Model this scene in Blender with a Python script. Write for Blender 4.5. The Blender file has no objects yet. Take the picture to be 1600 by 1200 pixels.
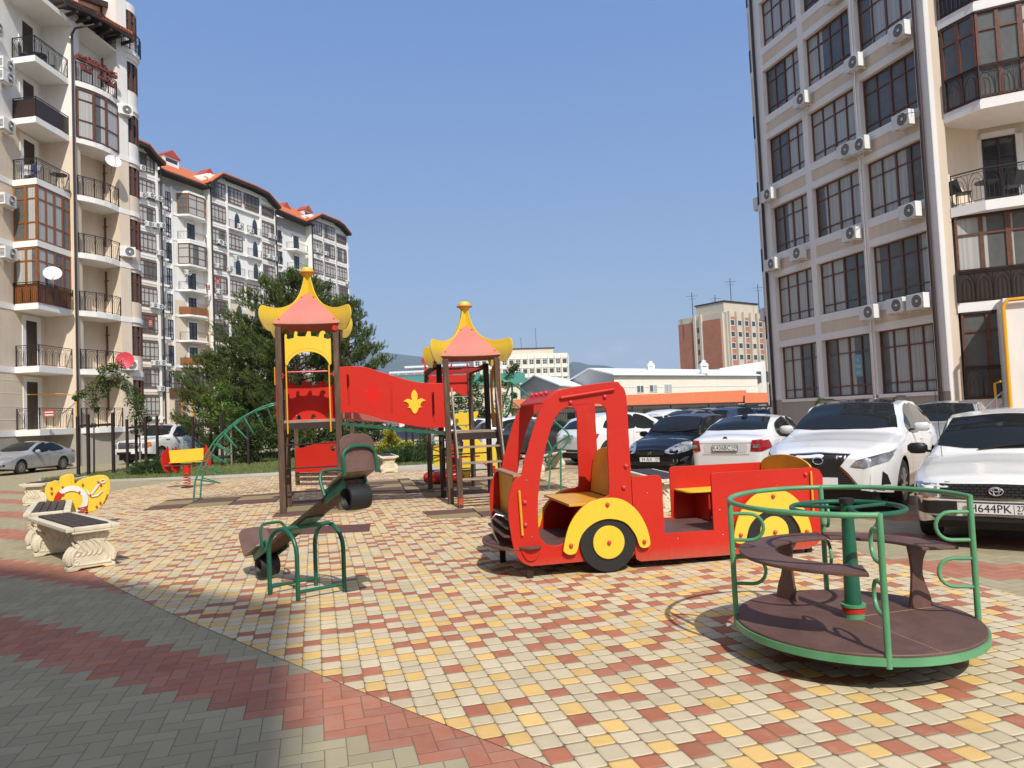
import bpy, bmesh, math, random
from mathutils import Vector, Matrix
from mathutils.bvhtree import BVHTree
R = math.radians; PI = math.pi
random.seed(7)
S = bpy.context.scene; COL = S.collection
# ------------------------------------------------------------------ camera
FPX = 1115.0; HC = 1.56
zc = Vector((-.0435, 1, 50/FPX)).normalized()          # world up seen in camera axes (right, up, forward)
yc = (Vector((0, 0, 1)) - zc.z*zc).normalized()
xc = yc.cross(zc)
if xc.x < 0: xc = -xc
cam_d = bpy.data.cameras.new('camera'); cam = bpy.data.objects.new('camera', cam_d); COL.objects.link(cam)
cam_d.sensor_fit = 'HORIZONTAL'; cam_d.sensor_width = 36; cam_d.lens = 36*FPX/1600
cam_d.clip_start = .05; cam_d.clip_end = 30000
right = Vector((xc.x, yc.x, zc.x)); up = Vector((xc.y, yc.y, zc.y)); fwd = Vector((xc.z, yc.z, zc.z))
m = Matrix((right, up, -fwd)).transposed().to_4x4(); m.translation = Vector((0, 0, HC))
cam.matrix_world = m
S.camera = cam
def ray(px, py):
    r = Vector((px-800, 600-py, FPX)); return right*r.x+up*r.y+fwd*r.z
def G(px, py, z=0.0):
    d = ray(px, py); t = (z-HC)/d.z; return Vector((d.x*t, d.y*t, z))
def at(px, py, Y):
    d = ray(px, py); t = Y/d.y; return Vector((d.x*t, Y, HC+d.z*t))
# ------------------------------------------------------------------ light
SUN_AZ = 16.5; SUN_EL = 45.5      # behind the camera, a little to the right
sdir = Vector((math.sin(R(SUN_AZ))*math.cos(R(SUN_EL)), -math.cos(R(SUN_AZ))*math.cos(R(SUN_EL)), math.sin(R(SUN_EL))))
sl = bpy.data.lights.new('sun', 'SUN'); sl.energy = 4.6; sl.angle = R(.53); sl.color = (1, .95, .87)
so = bpy.data.objects.new('sun', sl); COL.objects.link(so); so.rotation_euler = sdir.to_track_quat('Z', 'Y').to_euler()
W = bpy.data.worlds.new('World'); S.world = W; W.use_nodes = True
wn = W.node_tree; wn.nodes.clear()
sky = wn.nodes.new('ShaderNodeTexSky'); sky.sky_type = 'NISHITA'; sky.sun_disc = False
sky.sun_elevation = R(SUN_EL); sky.sun_rotation = R(180-SUN_AZ)
sky.altitude = 0; sky.air_density = 1.0; sky.dust_density = .35; sky.ozone_density = 1.2
bg = wn.nodes.new('ShaderNodeBackground'); bg.inputs[1].default_value = .14
wo = wn.nodes.new('ShaderNodeOutputWorld')
wn.links.new(sky.outputs[0], bg.inputs[0])
# hazy blue of this summer sky, paler towards the horizon, two faint cloud puffs low down
tc = wn.nodes.new('ShaderNodeTexCoord'); sep = wn.nodes.new('ShaderNodeSeparateXYZ'); wn.links.new(tc.outputs['Generated'], sep.inputs[0])
rp = wn.nodes.new('ShaderNodeValToRGB'); cr = rp.color_ramp
def lin(*c): return tuple((v/255/12.92 if v/255 <= .04045 else ((v/255+.055)/1.055)**2.4) for v in c)
cols = [(0, (160, 180, 199)), (.06, (153, 177, 205)), (.16, (143, 173, 213)), (.32, (128, 163, 216)), (.55, (109, 148, 212)), (1, (96, 136, 203))]
while len(cr.elements) < len(cols): cr.elements.new(.5)
for e, (p, c) in zip(cr.elements, cols): e.position = p; e.color = (*lin(*c), 1)
wn.links.new(sep.outputs[2], rp.inputs[0])
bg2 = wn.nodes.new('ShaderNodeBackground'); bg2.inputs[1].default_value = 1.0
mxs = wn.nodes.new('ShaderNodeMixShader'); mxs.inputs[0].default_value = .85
# broad warm sky glow added round the sun, behind the camera, to fill shade
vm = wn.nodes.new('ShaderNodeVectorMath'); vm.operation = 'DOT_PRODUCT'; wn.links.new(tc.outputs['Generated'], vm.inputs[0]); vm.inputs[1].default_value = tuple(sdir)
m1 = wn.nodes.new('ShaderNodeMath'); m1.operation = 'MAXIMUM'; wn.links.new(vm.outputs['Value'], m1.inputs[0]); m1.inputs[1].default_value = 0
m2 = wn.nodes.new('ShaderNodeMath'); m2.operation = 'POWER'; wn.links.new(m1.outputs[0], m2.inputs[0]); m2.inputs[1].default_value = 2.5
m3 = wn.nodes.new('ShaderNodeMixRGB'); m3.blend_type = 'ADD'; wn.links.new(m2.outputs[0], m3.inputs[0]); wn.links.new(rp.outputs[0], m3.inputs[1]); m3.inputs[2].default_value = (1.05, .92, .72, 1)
nzc = wn.nodes.new('ShaderNodeTexNoise'); nzc.inputs['Scale'].default_value = 55; nzc.inputs['Detail'].default_value = 5; wn.links.new(tc.outputs['Generated'], nzc.inputs[0])
prev = m3.outputs[0]
for (cpx, cpy, wd_) in ((968, 545, .022), (930, 556, .020), (1003, 566, .012)):
    cd = ray(cpx, cpy).normalized()
    sb_ = wn.nodes.new('ShaderNodeVectorMath'); sb_.operation = 'SUBTRACT'; wn.links.new(tc.outputs['Generated'], sb_.inputs[0]); sb_.inputs[1].default_value = tuple(cd)
    ms = wn.nodes.new('ShaderNodeVectorMath'); ms.operation = 'MULTIPLY'; wn.links.new(sb_.outputs[0], ms.inputs[0]); ms.inputs[1].default_value = (1, 1, 1.9)
    ln_ = wn.nodes.new('ShaderNodeVectorMath'); ln_.operation = 'LENGTH'; wn.links.new(ms.outputs[0], ln_.inputs[0])
    a_ = wn.nodes.new('ShaderNodeMath'); a_.operation = 'MULTIPLY_ADD'; wn.links.new(ln_.outputs['Value'], a_.inputs[0]); a_.inputs[1].default_value = -1/wd_; a_.inputs[2].default_value = .45
    b__ = wn.nodes.new('ShaderNodeMath'); b__.operation = 'ADD'; b__.use_clamp = True; wn.links.new(a_.outputs[0], b__.inputs[0]); wn.links.new(nzc.outputs[0], b__.inputs[1])
    c__ = wn.nodes.new('ShaderNodeMath'); c__.operation = 'MULTIPLY'; c__.inputs[1].default_value = .42; wn.links.new(b__.outputs[0], c__.inputs[0])
    mm = wn.nodes.new('ShaderNodeMixRGB'); wn.links.new(c__.outputs[0], mm.inputs[0]); wn.links.new(prev, mm.inputs[1]); mm.inputs[2].default_value = (.58, .64, .72, 1); prev = mm.outputs[0]
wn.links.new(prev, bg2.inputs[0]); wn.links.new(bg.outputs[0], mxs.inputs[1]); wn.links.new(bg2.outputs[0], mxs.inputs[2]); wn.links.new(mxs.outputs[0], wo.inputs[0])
S.view_settings.view_transform = 'Standard'; S.view_settings.look = 'None'
S.view_settings.exposure = 0.0; S.view_settings.gamma = 1
S.render.engine = 'CYCLES'
S.cycles.max_bounces = 6; S.cycles.transparent_max_bounces = 8
# ------------------------------------------------------------------ mesh helpers
def tag(o, label=None, cat=None, group=None, kind=None):
    if label: o['label'] = label
    if cat: o['category'] = cat
    if group: o['group'] = group
    if kind: o['kind'] = kind
    return o
def empty(name, label, cat, loc=(0, 0, 0), rz=0, group=None):
    o = bpy.data.objects.new(name, None); COL.objects.link(o); o.location = loc; o.rotation_euler = (0, 0, rz)
    o.empty_display_size = .2
    return tag(o, label, cat, group)
def copy_tree(o, parent=None, link=True):
    c = o.copy(); COL.objects.link(c)
    if parent is not None:
        c.parent = parent; c.matrix_parent_inverse = o.matrix_parent_inverse.copy()
    for ch in list(o.children): copy_tree(ch, c)
    return c
class MB:
    def __init__(s, M=None): s.v = []; s.f = []; s.M = M
    def add(s, vs, fs):
        n = len(s.v)
        if s.M is not None: vs = [s.M @ Vector(v) for v in vs]
        s.v.extend([tuple(v) for v in vs]); s.f.extend([tuple(i+n for i in f) for f in fs]); return s
    def box(s, x0, x1, y0, y1, z0, z1, M=None):
        if x0 > x1: x0, x1 = x1, x0
        if y0 > y1: y0, y1 = y1, y0
        if z0 > z1: z0, z1 = z1, z0
        vs = [Vector(p) for p in ((x0,y0,z0),(x1,y0,z0),(x1,y1,z0),(x0,y1,z0),(x0,y0,z1),(x1,y0,z1),(x1,y1,z1),(x0,y1,z1))]
        if M is not None: vs = [M @ v for v in vs]
        return s.add(vs, [(0,3,2,1),(4,5,6,7),(0,1,5,4),(1,2,6,5),(2,3,7,6),(3,0,4,7)])
    def prism(s, poly, z0, z1):
        n = len(poly); a = sum(poly[i][0]*poly[(i+1) % n][1]-poly[(i+1) % n][0]*poly[i][1] for i in range(n))
        if a < 0: poly = poly[::-1]
        vs = [(p[0], p[1], z0) for p in poly]+[(p[0], p[1], z1) for p in poly]
        fs = [tuple(range(n))[::-1], tuple(range(n, 2*n))]+[(i, (i+1) % n, (i+1) % n+n, i+n) for i in range(n)]
        return s.add(vs, fs)
    def beam(s, p, q, w, h=None, roll=Vector((0, 0, 1))):
        p = Vector(p); q = Vector(q); h = h or w; d = (q-p).normalized()
        a = d.cross(roll)
        if a.length < 1e-4: a = d.cross(Vector((0, 1, 0)))
        a.normalize(); b = a.cross(d).normalized(); a *= w/2; b *= h/2
        return s.add([p-a-b, p+a-b, p+a+b, p-a+b, q-a-b, q+a-b, q+a+b, q-a+b], [(0,1,2,3),(7,6,5,4),(0,4,5,1),(1,5,6,2),(2,6,7,3),(3,7,4,0)])
    def tube(s, pts, r, seg=8, closed=False, cap=True):
        pts = [Vector(p) for p in pts]; n = len(pts); rr = r if isinstance(r, (list, tuple)) else [r]*n
        vs = []; prev = None
        for i in range(n):
            a = pts[(i-1) % n] if (closed or i > 0) else pts[i]; b = pts[(i+1) % n] if (closed or i < n-1) else pts[i]
            d = (b-a).normalized()
            if prev is None:
                u = d.cross(Vector((0, 0, 1)))
                if u.length < .05: u = d.cross(Vector((0, 1, 0)))
            else: u = prev-d*prev.dot(d)
            u.normalize(); prev = u; w = d.cross(u)
            for k in range(seg):
                t = 2*PI*k/seg; vs.append(pts[i]+(u*math.cos(t)+w*math.sin(t))*rr[i])
        fs = []
        for i in range(n if closed else n-1):
            j = (i+1) % n
            for k in range(seg):
                l = (k+1) % seg; fs.append((i*seg+k, j*seg+k, j*seg+l, i*seg+l))
        if not closed and cap: fs.append(tuple(range(seg))); fs.append(tuple(range((n-1)*seg, n*seg))[::-1])
        return s.add(vs, fs)
    def cyl(s, p, q, r, r2=None, seg=16): return s.tube([p, q], [r, r if r2 is None else r2], seg)
    def lathe(s, prof, seg=24, c=(0, 0, 0), a0=0, a1=2*PI):
        full = abs(a1-a0-2*PI) < 1e-6; n = seg if full else seg+1; vs = []
        for k in range(n):
            t = a0+(a1-a0)*k/seg
            for (r, z) in prof: vs.append((c[0]+r*math.cos(t), c[1]+r*math.sin(t), c[2]+z))
        m_ = len(prof); fs = []
        for k in range(seg):
            l = (k+1) % n
            for i in range(m_-1): fs.append((k*m_+i, l*m_+i, l*m_+i+1, k*m_+i+1))
        return s.add(vs, fs)
    def ball(s, c, r, seg=10, rings=6, sz=1):
        return s.lathe([(max(r*math.sin(PI*i/rings), 1e-4), -r*math.cos(PI*i/rings)*sz) for i in range(rings+1)], seg, c)
    def mesh(s, name='mesh'):
        me = bpy.data.meshes.new(name); me.from_pydata(s.v, [], s.f); me.validate(); me.update(); return me
    def build(s, name, mat, parent=None, smooth=False, bevel=0, loc=None):
        me = s.mesh(name)
        return link(name, me, mat, parent, smooth, bevel, loc)
def shade(me, ang=35):
    me.polygons.foreach_set('use_smooth', [True]*len(me.polygons))
    try: me.set_sharp_from_angle(angle=R(ang))
    except Exception: pass
def link(name, me, mat, parent=None, smooth=False, bevel=0, loc=None):
    if mat is not None and not me.materials: me.materials.append(mat)
    if bevel:
        bm = bmesh.new(); bm.from_mesh(me)
        es = [e for e in bm.edges if len(e.link_faces) == 2 and e.calc_face_angle(0) > R(40)]
        bmesh.ops.bevel(bm, geom=es, offset=bevel, segments=2, affect='EDGES', clamp_overlap=True, profile=.6)
        bm.to_mesh(me); bm.free()
    if smooth: shade(me)
    o = bpy.data.objects.new(name, me); COL.objects.link(o)
    if parent is not None: o.parent = parent
    if loc is not None: o.location = loc
    return o
def smooth_poly(pts, n=4, closed=True, corners=()):
    out = []; N = len(pts)
    for i in range(N if closed else N-1):
        p0 = pts[(i-1) % N] if closed or i > 0 else pts[i]; p1 = pts[i]; p2 = pts[(i+1) % N]; p3 = pts[(i+2) % N] if closed or i+2 < N else p2
        if i in corners: p0 = p1
        if (i+1) % N in corners: p3 = p2
        for k in range(n):
            t = k/n
            out.append(tuple(.5*((2*b)+(-a+c)*t+(2*a-5*b+4*c-d)*t*t+(-a+3*b-3*c+d)*t**3) for a, b, c, d in zip(p0, p1, p2, p3)))
    if not closed: out.append(tuple(pts[-1]))
    return out
def circle(cx, cy, r, n=32, a0=0, a1=360):
    full = abs(a1-a0) >= 360; k = n if full else n+1
    return [(cx+r*math.cos(R(a0+(a1-a0)*i/n)), cy+r*math.sin(R(a0+(a1-a0)*i/n))) for i in range(k)]
def flat_mesh(outlines, thick, bevel=.004):
    """filled outline with holes (even-odd), in local XY, centred on z=0"""
    cu = bpy.data.curves.new('c', 'CURVE'); cu.dimensions = '2D'; cu.fill_mode = 'BOTH'
    cu.extrude = max(thick/2-bevel, 1e-4); cu.bevel_depth = bevel; cu.bevel_resolution = 1; cu.offset = -bevel
    for pts in outlines:
        sp = cu.splines.new('POLY'); sp.points.add(len(pts)-1); sp.use_cyclic_u = True
        for i, p in enumerate(pts): sp.points[i].co = (p[0], p[1], 0, 1)
    o = bpy.data.objects.new('c', cu); COL.objects.link(o)
    dg = bpy.context.evaluated_depsgraph_get(); me = bpy.data.meshes.new_from_object(o.evaluated_get(dg))
    bpy.data.objects.remove(o); bpy.data.curves.remove(cu)
    return me
def panel(name, outlines, thick, M, mat, parent, bevel=.004):
    me = flat_mesh(outlines, thick, bevel); me.transform(M); me.name = name; shade(me, 40)
    return link(name, me, mat, parent)
def XZ(y=0.0, x=0.0, z=0.0):     # outline (a,b) -> (x+a, y, z+b)
    return Matrix(((1, 0, 0, x), (0, 0, -1, y), (0, 1, 0, z), (0, 0, 0, 1)))
def YZ(x=0.0, y=0.0, z=0.0):     # outline (a,b) -> (x, y+a, z+b)
    return Matrix(((0, 0, 1, x), (1, 0, 0, y), (0, 1, 0, z), (0, 0, 0, 1)))
def XY(z=0.0, x=0.0, y=0.0): return Matrix.Translation((x, y, z))
_tc = {}
def text(name, s, size, M, mat, parent, depth=.002, xs=1.0, align='CENTER'):
    key = (s, size, depth, xs, align)
    if key not in _tc:
        cu = bpy.data.curves.new('t', 'FONT'); cu.body = s; cu.size = size; cu.extrude = depth; cu.align_x = align; cu.align_y = 'CENTER'
        cu.resolution_u = 3
        o = bpy.data.objects.new('t', cu); COL.objects.link(o)
        dg = bpy.context.evaluated_depsgraph_get(); me = bpy.data.meshes.new_from_object(o.evaluated_get(dg))
        bpy.data.objects.remove(o); bpy.data.curves.remove(cu)
        me.transform(Matrix.Diagonal((xs, 1, 1, 1))); _tc[key] = me
    me = _tc[key].copy(); me.materials.clear(); me.transform(M)
    return link(name, me, mat, parent)
# ------------------------------------------------------------------ materials
class NT:
    """tiny expression layer over shader math nodes"""
    def __init__(s, mat): s.t = mat.node_tree; s.n = s.t.nodes
    def node(s, typ, **kw):
        nd = s.n.new(typ)
        for k, v in kw.items(): setattr(nd, k, v)
        return nd
    def inp(s, nd, i, v):
        if isinstance(v, NV): s.t.links.new(v.o, nd.inputs[i])
        elif hasattr(v, 'is_output'): s.t.links.new(v, nd.inputs[i])
        elif v is not None: nd.inputs[i].default_value = v
    def math(s, op, a, b=None, c=None, clamp=False):
        nd = s.n.new('ShaderNodeMath'); nd.operation = op; nd.use_clamp = clamp
        s.inp(nd, 0, a); s.inp(nd, 1, b) if b is not None else None
        if c is not None: s.inp(nd, 2, c)
        return NV(s, nd.outputs[0])
    def coord(s, which='Object', obj=None):
        tc = s.n.new('ShaderNodeTexCoord')
        sp = s.n.new('ShaderNodeSeparateXYZ'); s.t.links.new(tc.outputs[which], sp.inputs[0])
        return [NV(s, sp.outputs[i]) for i in range(3)], tc.outputs[which]
    def comb(s, x, y, z=0.0):
        nd = s.n.new('ShaderNodeCombineXYZ')
        for i, v in enumerate((x, y, z)): s.inp(nd, i, v)
        return nd.outputs[0]
    def white(s, vec, dim='3D'):
        nd = s.n.new('ShaderNodeTexWhiteNoise'); nd.noise_dimensions = dim; s.inp(nd, 0, vec); return NV(s, nd.outputs[0]), nd.outputs[1]
    def noise(s, vec, scale, detail=3, rough=.55):
        nd = s.n.new('ShaderNodeTexNoise'); s.inp(nd, 0, vec); nd.inputs['Scale'].default_value = scale; nd.inputs['Detail'].default_value = detail; nd.inputs['Roughness'].default_value = rough
        return NV(s, nd.outputs[0])
    def ramp(s, f, stops, interp='LINEAR'):
        nd = s.n.new('ShaderNodeValToRGB'); cr = nd.color_ramp; cr.interpolation = interp
        while len(cr.elements) < len(stops): cr.elements.new(.5)
        for e, (p, c) in zip(cr.elements, stops): e.position = p; e.color = (*c, 1) if len(c) == 3 else c
        s.inp(nd, 0, f); return nd.outputs[0]
    def mix(s, f, a, b, blend='MIX'):
        nd = s.n.new('ShaderNodeMix'); nd.data_type = 'RGBA'; nd.blend_type = blend; nd.clamp_factor = True
        s.inp(nd, 0, f)
        for i, v in ((6, a), (7, b)):
            if isinstance(v, (tuple, list)): nd.inputs[i].default_value = (*v, 1) if len(v) == 3 else v
            else: s.inp(nd, i, v)
        return nd.outputs[2]
    def bump(s, h, dist=.01, strength=1.0):
        nd = s.n.new('ShaderNodeBump'); nd.inputs['Distance'].default_value = dist; nd.inputs['Strength'].default_value = strength
        s.inp(nd, 'Height', h); return nd.outputs[0]
class NV:
    def __init__(s, nt, o): s.nt = nt; s.o = o
    def _b(s, op, a, b): return s.nt.math(op, a, b)
    def __add__(s, b): return s._b('ADD', s, b)
    __radd__ = __add__
    def __sub__(s, b): return s._b('SUBTRACT', s, b)
    def __rsub__(s, b): return s._b('SUBTRACT', b, s)
    def __mul__(s, b): return s._b('MULTIPLY', s, b)
    __rmul__ = __mul__
    def __truediv__(s, b): return s._b('DIVIDE', s, b)
    def floor(s): return s.nt.math('FLOOR', s)
    def frac(s): return s.nt.math('FRACT', s)
    def mod(s, m_): return s.nt.math('FLOORED_MODULO', s, m_)
    def gt(s, b): return s._b('GREATER_THAN', s, b)
    def lt(s, b): return s._b('LESS_THAN', s, b)
    def min(s, b): return s._b('MINIMUM', s, b)
    def max(s, b): return s._b('MAXIMUM', s, b)
    def abs(s): return s.nt.math('ABSOLUTE', s)
def sel(c, a, b):  # c is 0/1
    return c*a+(1-c)*b
MATS = {}
def mat(name, col=(.5, .5, .5), rough=.5, metal=0.0, spec=.5, coat=0.0, build=None, noise=None, bump=None, emit=None):
    if name in MATS: return MATS[name]
    m_ = bpy.data.materials.new(name); m_.use_nodes = True; MATS[name] = m_
    b = m_.node_tree.nodes['Principled BSDF']
    b.inputs['Base Color'].default_value = (*col, 1); b.inputs['Roughness'].default_value = rough; b.inputs['Metallic'].default_value = metal
    b.inputs['Specular IOR Level'].default_value = spec
    if coat: b.inputs['Coat Weight'].default_value = coat; b.inputs['Coat Roughness'].default_value = .03
    nt = NT(m_)
    if noise:                                    # (scale, amount[, second colour])
        (x, y, z), v = nt.coord('Object'); n = nt.noise(v, noise[0], 5, .6)
        c2 = noise[2] if len(noise) > 2 else tuple(max(c*(1-noise[1]), 0) for c in col)
        c1 = tuple(min(c*(1+noise[1]*.6), 1) for c in col)
        m_.node_tree.links.new(nt.ramp(n, [(.3, c2), (.7, c1)]), b.inputs['Base Color'])
        if bump: m_.node_tree.links.new(nt.bump(nt.noise(v, bump[0], 4), bump[1], .6), b.inputs['Normal'])
    if build: build(nt, b)
    return m_
def board(name, col, fade, rough):
    def f(nt, b):
        (x, y, z), v = nt.coord('Object')
        big = nt.noise(v, .9, 4, .6); sc = nt.noise(nt.comb(x*3, y*3, z*3), 9, 6, .75); st = nt.noise(nt.comb(x*14, y*14, z*1.2), 2.2, 4, .6)
        c = nt.mix(nt.math('MULTIPLY', (big-.42)*2.0, 1, clamp=True)*.8, (*col, 1), (*fade, 1))
        c = nt.mix(nt.math('MULTIPLY', (sc-.63)*8, 1, clamp=True)*.5, c, tuple(.5*a+.25 for a in fade))
        c = nt.mix(nt.math('MULTIPLY', (st-.60)*5, 1, clamp=True)*.28, c, (.16, .10, .06))
        low = nt.math('SUBTRACT', 1.0, nt.math('MULTIPLY', z, 5.0, clamp=True)); c = nt.mix(low*st*1.1, c, (.24, .17, .11))
        nt.t.links.new(c, b.inputs['Base Color']); nt.inp(b, 'Roughness', sc*.35+(rough-.16)); nt.t.links.new(nt.bump(nt.noise(v, 4, 3), .01, .12), b.inputs['Normal'])
    return mat(name, col, rough, spec=.35, build=f)
red = board('red_board', (.49, .018, .008), (.55, .034, .017), .42)
pale_red = board('faded_red_board', (.62, .165, .13), (.68, .25, .20), .55)
yellow = board('yellow_board', (.72, .49, .035), (.74, .54, .08), .42)
ochre = mat('yellow_plywood', (.68, .33, .02), .45, noise=(6, .12))
pink_bolt = mat('red_plastic', (.62, .04, .05), .3)
white_p = mat('white_plastic', (.66, .66, .64), .4, noise=(3, .08))
black_p = mat('black_rubber', (.012, .012, .012), .6, noise=(20, .3))
def ply_b(nt, b):
    (x, y, z), v = nt.coord('Object'); n = nt.noise(v, 4, 5, .7); f = nt.noise(v, 90, 3, .7); sc = nt.noise(nt.comb(x*2+y, y*9, z*9), 4, 6, .75)
    c = nt.ramp(n*.6+f*.4, [(.32, (.075, .036, .027)), (.52, (.118, .060, .046)), (.72, (.165, .095, .075))])
    c = nt.mix(nt.math('MULTIPLY', (sc-.60)*6, 1, clamp=True)*.45, c, (.27, .20, .16)); nt.t.links.new(c, b.inputs['Base Color']); nt.inp(b, 'Roughness', n*.4+.38)
brownply = mat('brown_film_plywood', rough=.55, build=ply_b)
plyedge = mat('plywood_edge', (.36, .22, .12), .7, noise=(60, .3))
steel = mat('galvanised_steel', (.45, .46, .47), .35, metal=.9)
def wood_b(nt, b):
    (x, y, z), v = nt.coord('Object')
    st = nt.noise(nt.comb(x*9, y*9, z*.8), 3.0, 6, .65); st2 = nt.noise(nt.comb(x*50, y*50, z*1.5), 2.0, 4, .6)
    c = nt.ramp(st*.6+st2*.4, [(.30, (.024, .012, .007)), (.5, (.080, .045, .025)), (.70, (.175, .118, .074))])
    nt.t.links.new(c, b.inputs['Base Color']); nt.t.links.new(nt.bump(st2, .004, .6), b.inputs['Normal'])
wood = mat('weathered_brown_timber', rough=.75, build=wood_b)
def woodh_b(nt, b):
    (x, y, z), v = nt.coord('Object')
    st = nt.noise(nt.comb(x*1.2, y*14, z*30), 3.0, 6, .65)
    nt.t.links.new(nt.ramp(st, [(.3, (.16, .11, .075)), (.7, (.42, .33, .25))]), b.inputs['Base Color'])
wood_pale = mat('worn_timber_tread', rough=.8, build=woodh_b)
wood_dark = mat('dark_stained_timber', (.024, .011, .007), .7, noise=(14, .35))
def green_b(nt, b):
    (x, y, z), v = nt.coord('Object'); n = nt.noise(v, 34, 6, .78); n2 = nt.noise(v, 4, 3)
    base = nt.ramp(n2, [(.35, (.075, .255, .115)), (.65, (.12, .34, .17))])
    nt.t.links.new(nt.mix(nt.math('MULTIPLY', (n-.63)*16, 1, clamp=True), base, (.055, .03, .015)), b.inputs['Base Color'])
green_old = mat('chipped_light_green_paint', rough=.42, build=green_b)
green_dk = mat('dark_green_paint', (.012, .105, .058), .35, noise=(5, .25))
green_md = mat('green_paint', (.035, .21, .115), .38, noise=(5, .2))
# ------------------------------------------------------------------ ground
TH = R(-15.587); CT, ST = math.cos(TH), math.sin(TH)
def herring_b(nt, b):
    (x, y, z), vec = nt.coord('Object'); w = .104
    u = (x*CT-y*ST)/w; v = (x*ST+y*CT)/w
    i = u.floor(); j = v.floor(); fu = u-i; fv = v-j
    k = (i-j).mod(4.0)
    hor = k.lt(1.5); k0 = k.lt(.5); k1 = k.gt(.5)*hor; k2 = k.gt(1.5)*k.lt(2.5); k3 = k.gt(2.5)
    big = 9.0
    dl = fu+k1*big; dr = (1-fu)+k0*big; db = fv+k2*big; dt = (1-fv)+k3*big
    d = dl.min(dr).min(db).min(dt)*w
    bi = i-k1; bj = j-k2                                  # id of the brick
    ci = sel(hor, bi+1.0, bi+.5); cj = sel(hor, bj+.5, bj+1.0)
    s = (ci+cj)*w
    bandzone = nt.math('MAXIMUM', s.lt(16.3), x.gt(-1.0))
    band = (s-3.85).mod(2.2).lt(.86)*bandzone
    rnd, rc = nt.white(nt.comb(bi+.5, bj+.5, 0.5))
    n = nt.noise(vec, 7, 5, .65); nb = nt.noise(vec, .8, 4, .6)
    grey = nt.ramp(rnd*.5+nb*.5, [(.2, (.30, .258, .155)), (.55, (.345, .298, .18)), (.85, (.39, .337, .205))])
    redc = nt.ramp(rnd*.5+nb*.5, [(.2, (.33, .12, .07)), (.55, (.40, .15, .085)), (.85, (.45, .19, .115))])
    c = nt.mix(band, grey, redc)
    c = nt.mix(nt.math('MULTIPLY', (n-.35)*1.6, .5, clamp=True), c, (.36, .31, .25))
    joint = nt.math('SUBTRACT', 1.0, nt.math('MULTIPLY', d, 330, clamp=True))
    st = nt.noise(vec, 1.1, 6, .75); c = nt.mix(nt.math('MULTIPLY', (st-.52)*3, 1, clamp=True)*.35, c, (.17, .14, .10))
    c = nt.mix(joint*.85, c, (.07, .06, .045))
    nt.t.links.new(c, b.inputs['Base Color'])
    h = nt.math('MULTIPLY', d, 150, clamp=True)+n*.25+rnd*.35
    nt.t.links.new(nt.bump(h, .004, .7), b.inputs['Normal'])
herring = mat('herringbone_pavers', rough=.85, spec=.25, build=herring_b)
def cobble_b(nt, b):
    (x, y, z), vec = nt.coord('Object'); w = .121
    wob = nt.noise(vec, 1.2, 2)
    u = (x*CT-y*ST)/w; v = (x*ST+y*CT)/.262
    i = u.floor(); fu = u-i
    r0, _ = nt.white(nt.comb(i+.5, .5, .5))
    v = v+r0*7.0
    j = v.floor(); fv = v-j
    r1, _ = nt.white(nt.comb(i+.5, j+.5, 1.5)); sp = .36+r1*.24
    top = fv.gt(sp); lo = fv-sel(top, sp, 0.0); ln = sel(top, 1-sp, sp)
    a_ = lo*.262; b_ = (ln-lo)*.262
    du = fu.min(1-fu)*w; dv = nt.math('MINIMUM', a_, b_)
    r = .022
    aa = nt.math('MAXIMUM', r-du, 0.0); bb = nt.math('MAXIMUM', r-dv, 0.0)
    d = r-nt.math('SQRT', aa*aa+bb*bb)
    r2, _ = nt.white(nt.comb(i+.5, j+top*.5, 2.5)); r3, _ = nt.white(nt.comb(i+.5, j+top*.5, 4.5))
    t_ = ((j*2+top)*.38197+i*.2764+r2*.26+.58).frac()
    c = nt.ramp(t_, [(0, (.585, .49, .32)), (.58, (.42, .155, .088)), (.79, (.70, .46, .165))], 'CONSTANT')
    n = nt.noise(vec, 9, 5, .65); nf = nt.noise(vec, 180, 2, .6); nb = nt.noise(vec, .5, 4, .6)
    dk = .84+r3*.2+(n-.5)*.3+(nf-.5)*.26+(nb-.5)*.22
    c = nt.mix(1.0, c, nt.comb(dk, dk, dk), 'MULTIPLY')
    c = nt.mix(nt.math('MULTIPLY', (n-.55)*3, .35, clamp=True), c, (.50, .42, .30))
    st = nt.noise(vec, .33, 6, .7); st2 = nt.noise(nt.comb(x*1.0, y*1.0, 7.0), 2.6, 6, .75)
    c = nt.mix(nt.math('MULTIPLY', (st-.50)*2.2, 1, clamp=True)*.42, c, (.33, .26, .17)); c = nt.mix(nt.math('MULTIPLY', (st2-.60)*4.5, 1, clamp=True)*.38, c, (.22, .165, .11))
    chip = nt.noise(vec, 34, 4, .8); c = nt.mix(nt.math('MULTIPLY', (chip-.70)*12, 1, clamp=True)*.6, c, (.30, .25, .18))
    wj = nt.noise(vec, 5, 3)
    joint = nt.math('SUBTRACT', 1.0, nt.math('MULTIPLY', d-.0002-wj*.0016, 300, clamp=True))
    c = nt.mix(joint*.82, c, nt.ramp(wj, [(.4, (.07, .052, .03)), (.6, (.19, .14, .085))]))
    nt.t.links.new(c, b.inputs['Base Color'])
    h = nt.math('MULTIPLY', d, 70, clamp=True)+n*.12+nf*.08
    nt.t.links.new(nt.bump(h, .007, .8), b.inputs['Normal'])
cobble = mat('multicolour_cobble_pavers', rough=.85, spec=.25, build=cobble_b)
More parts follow.
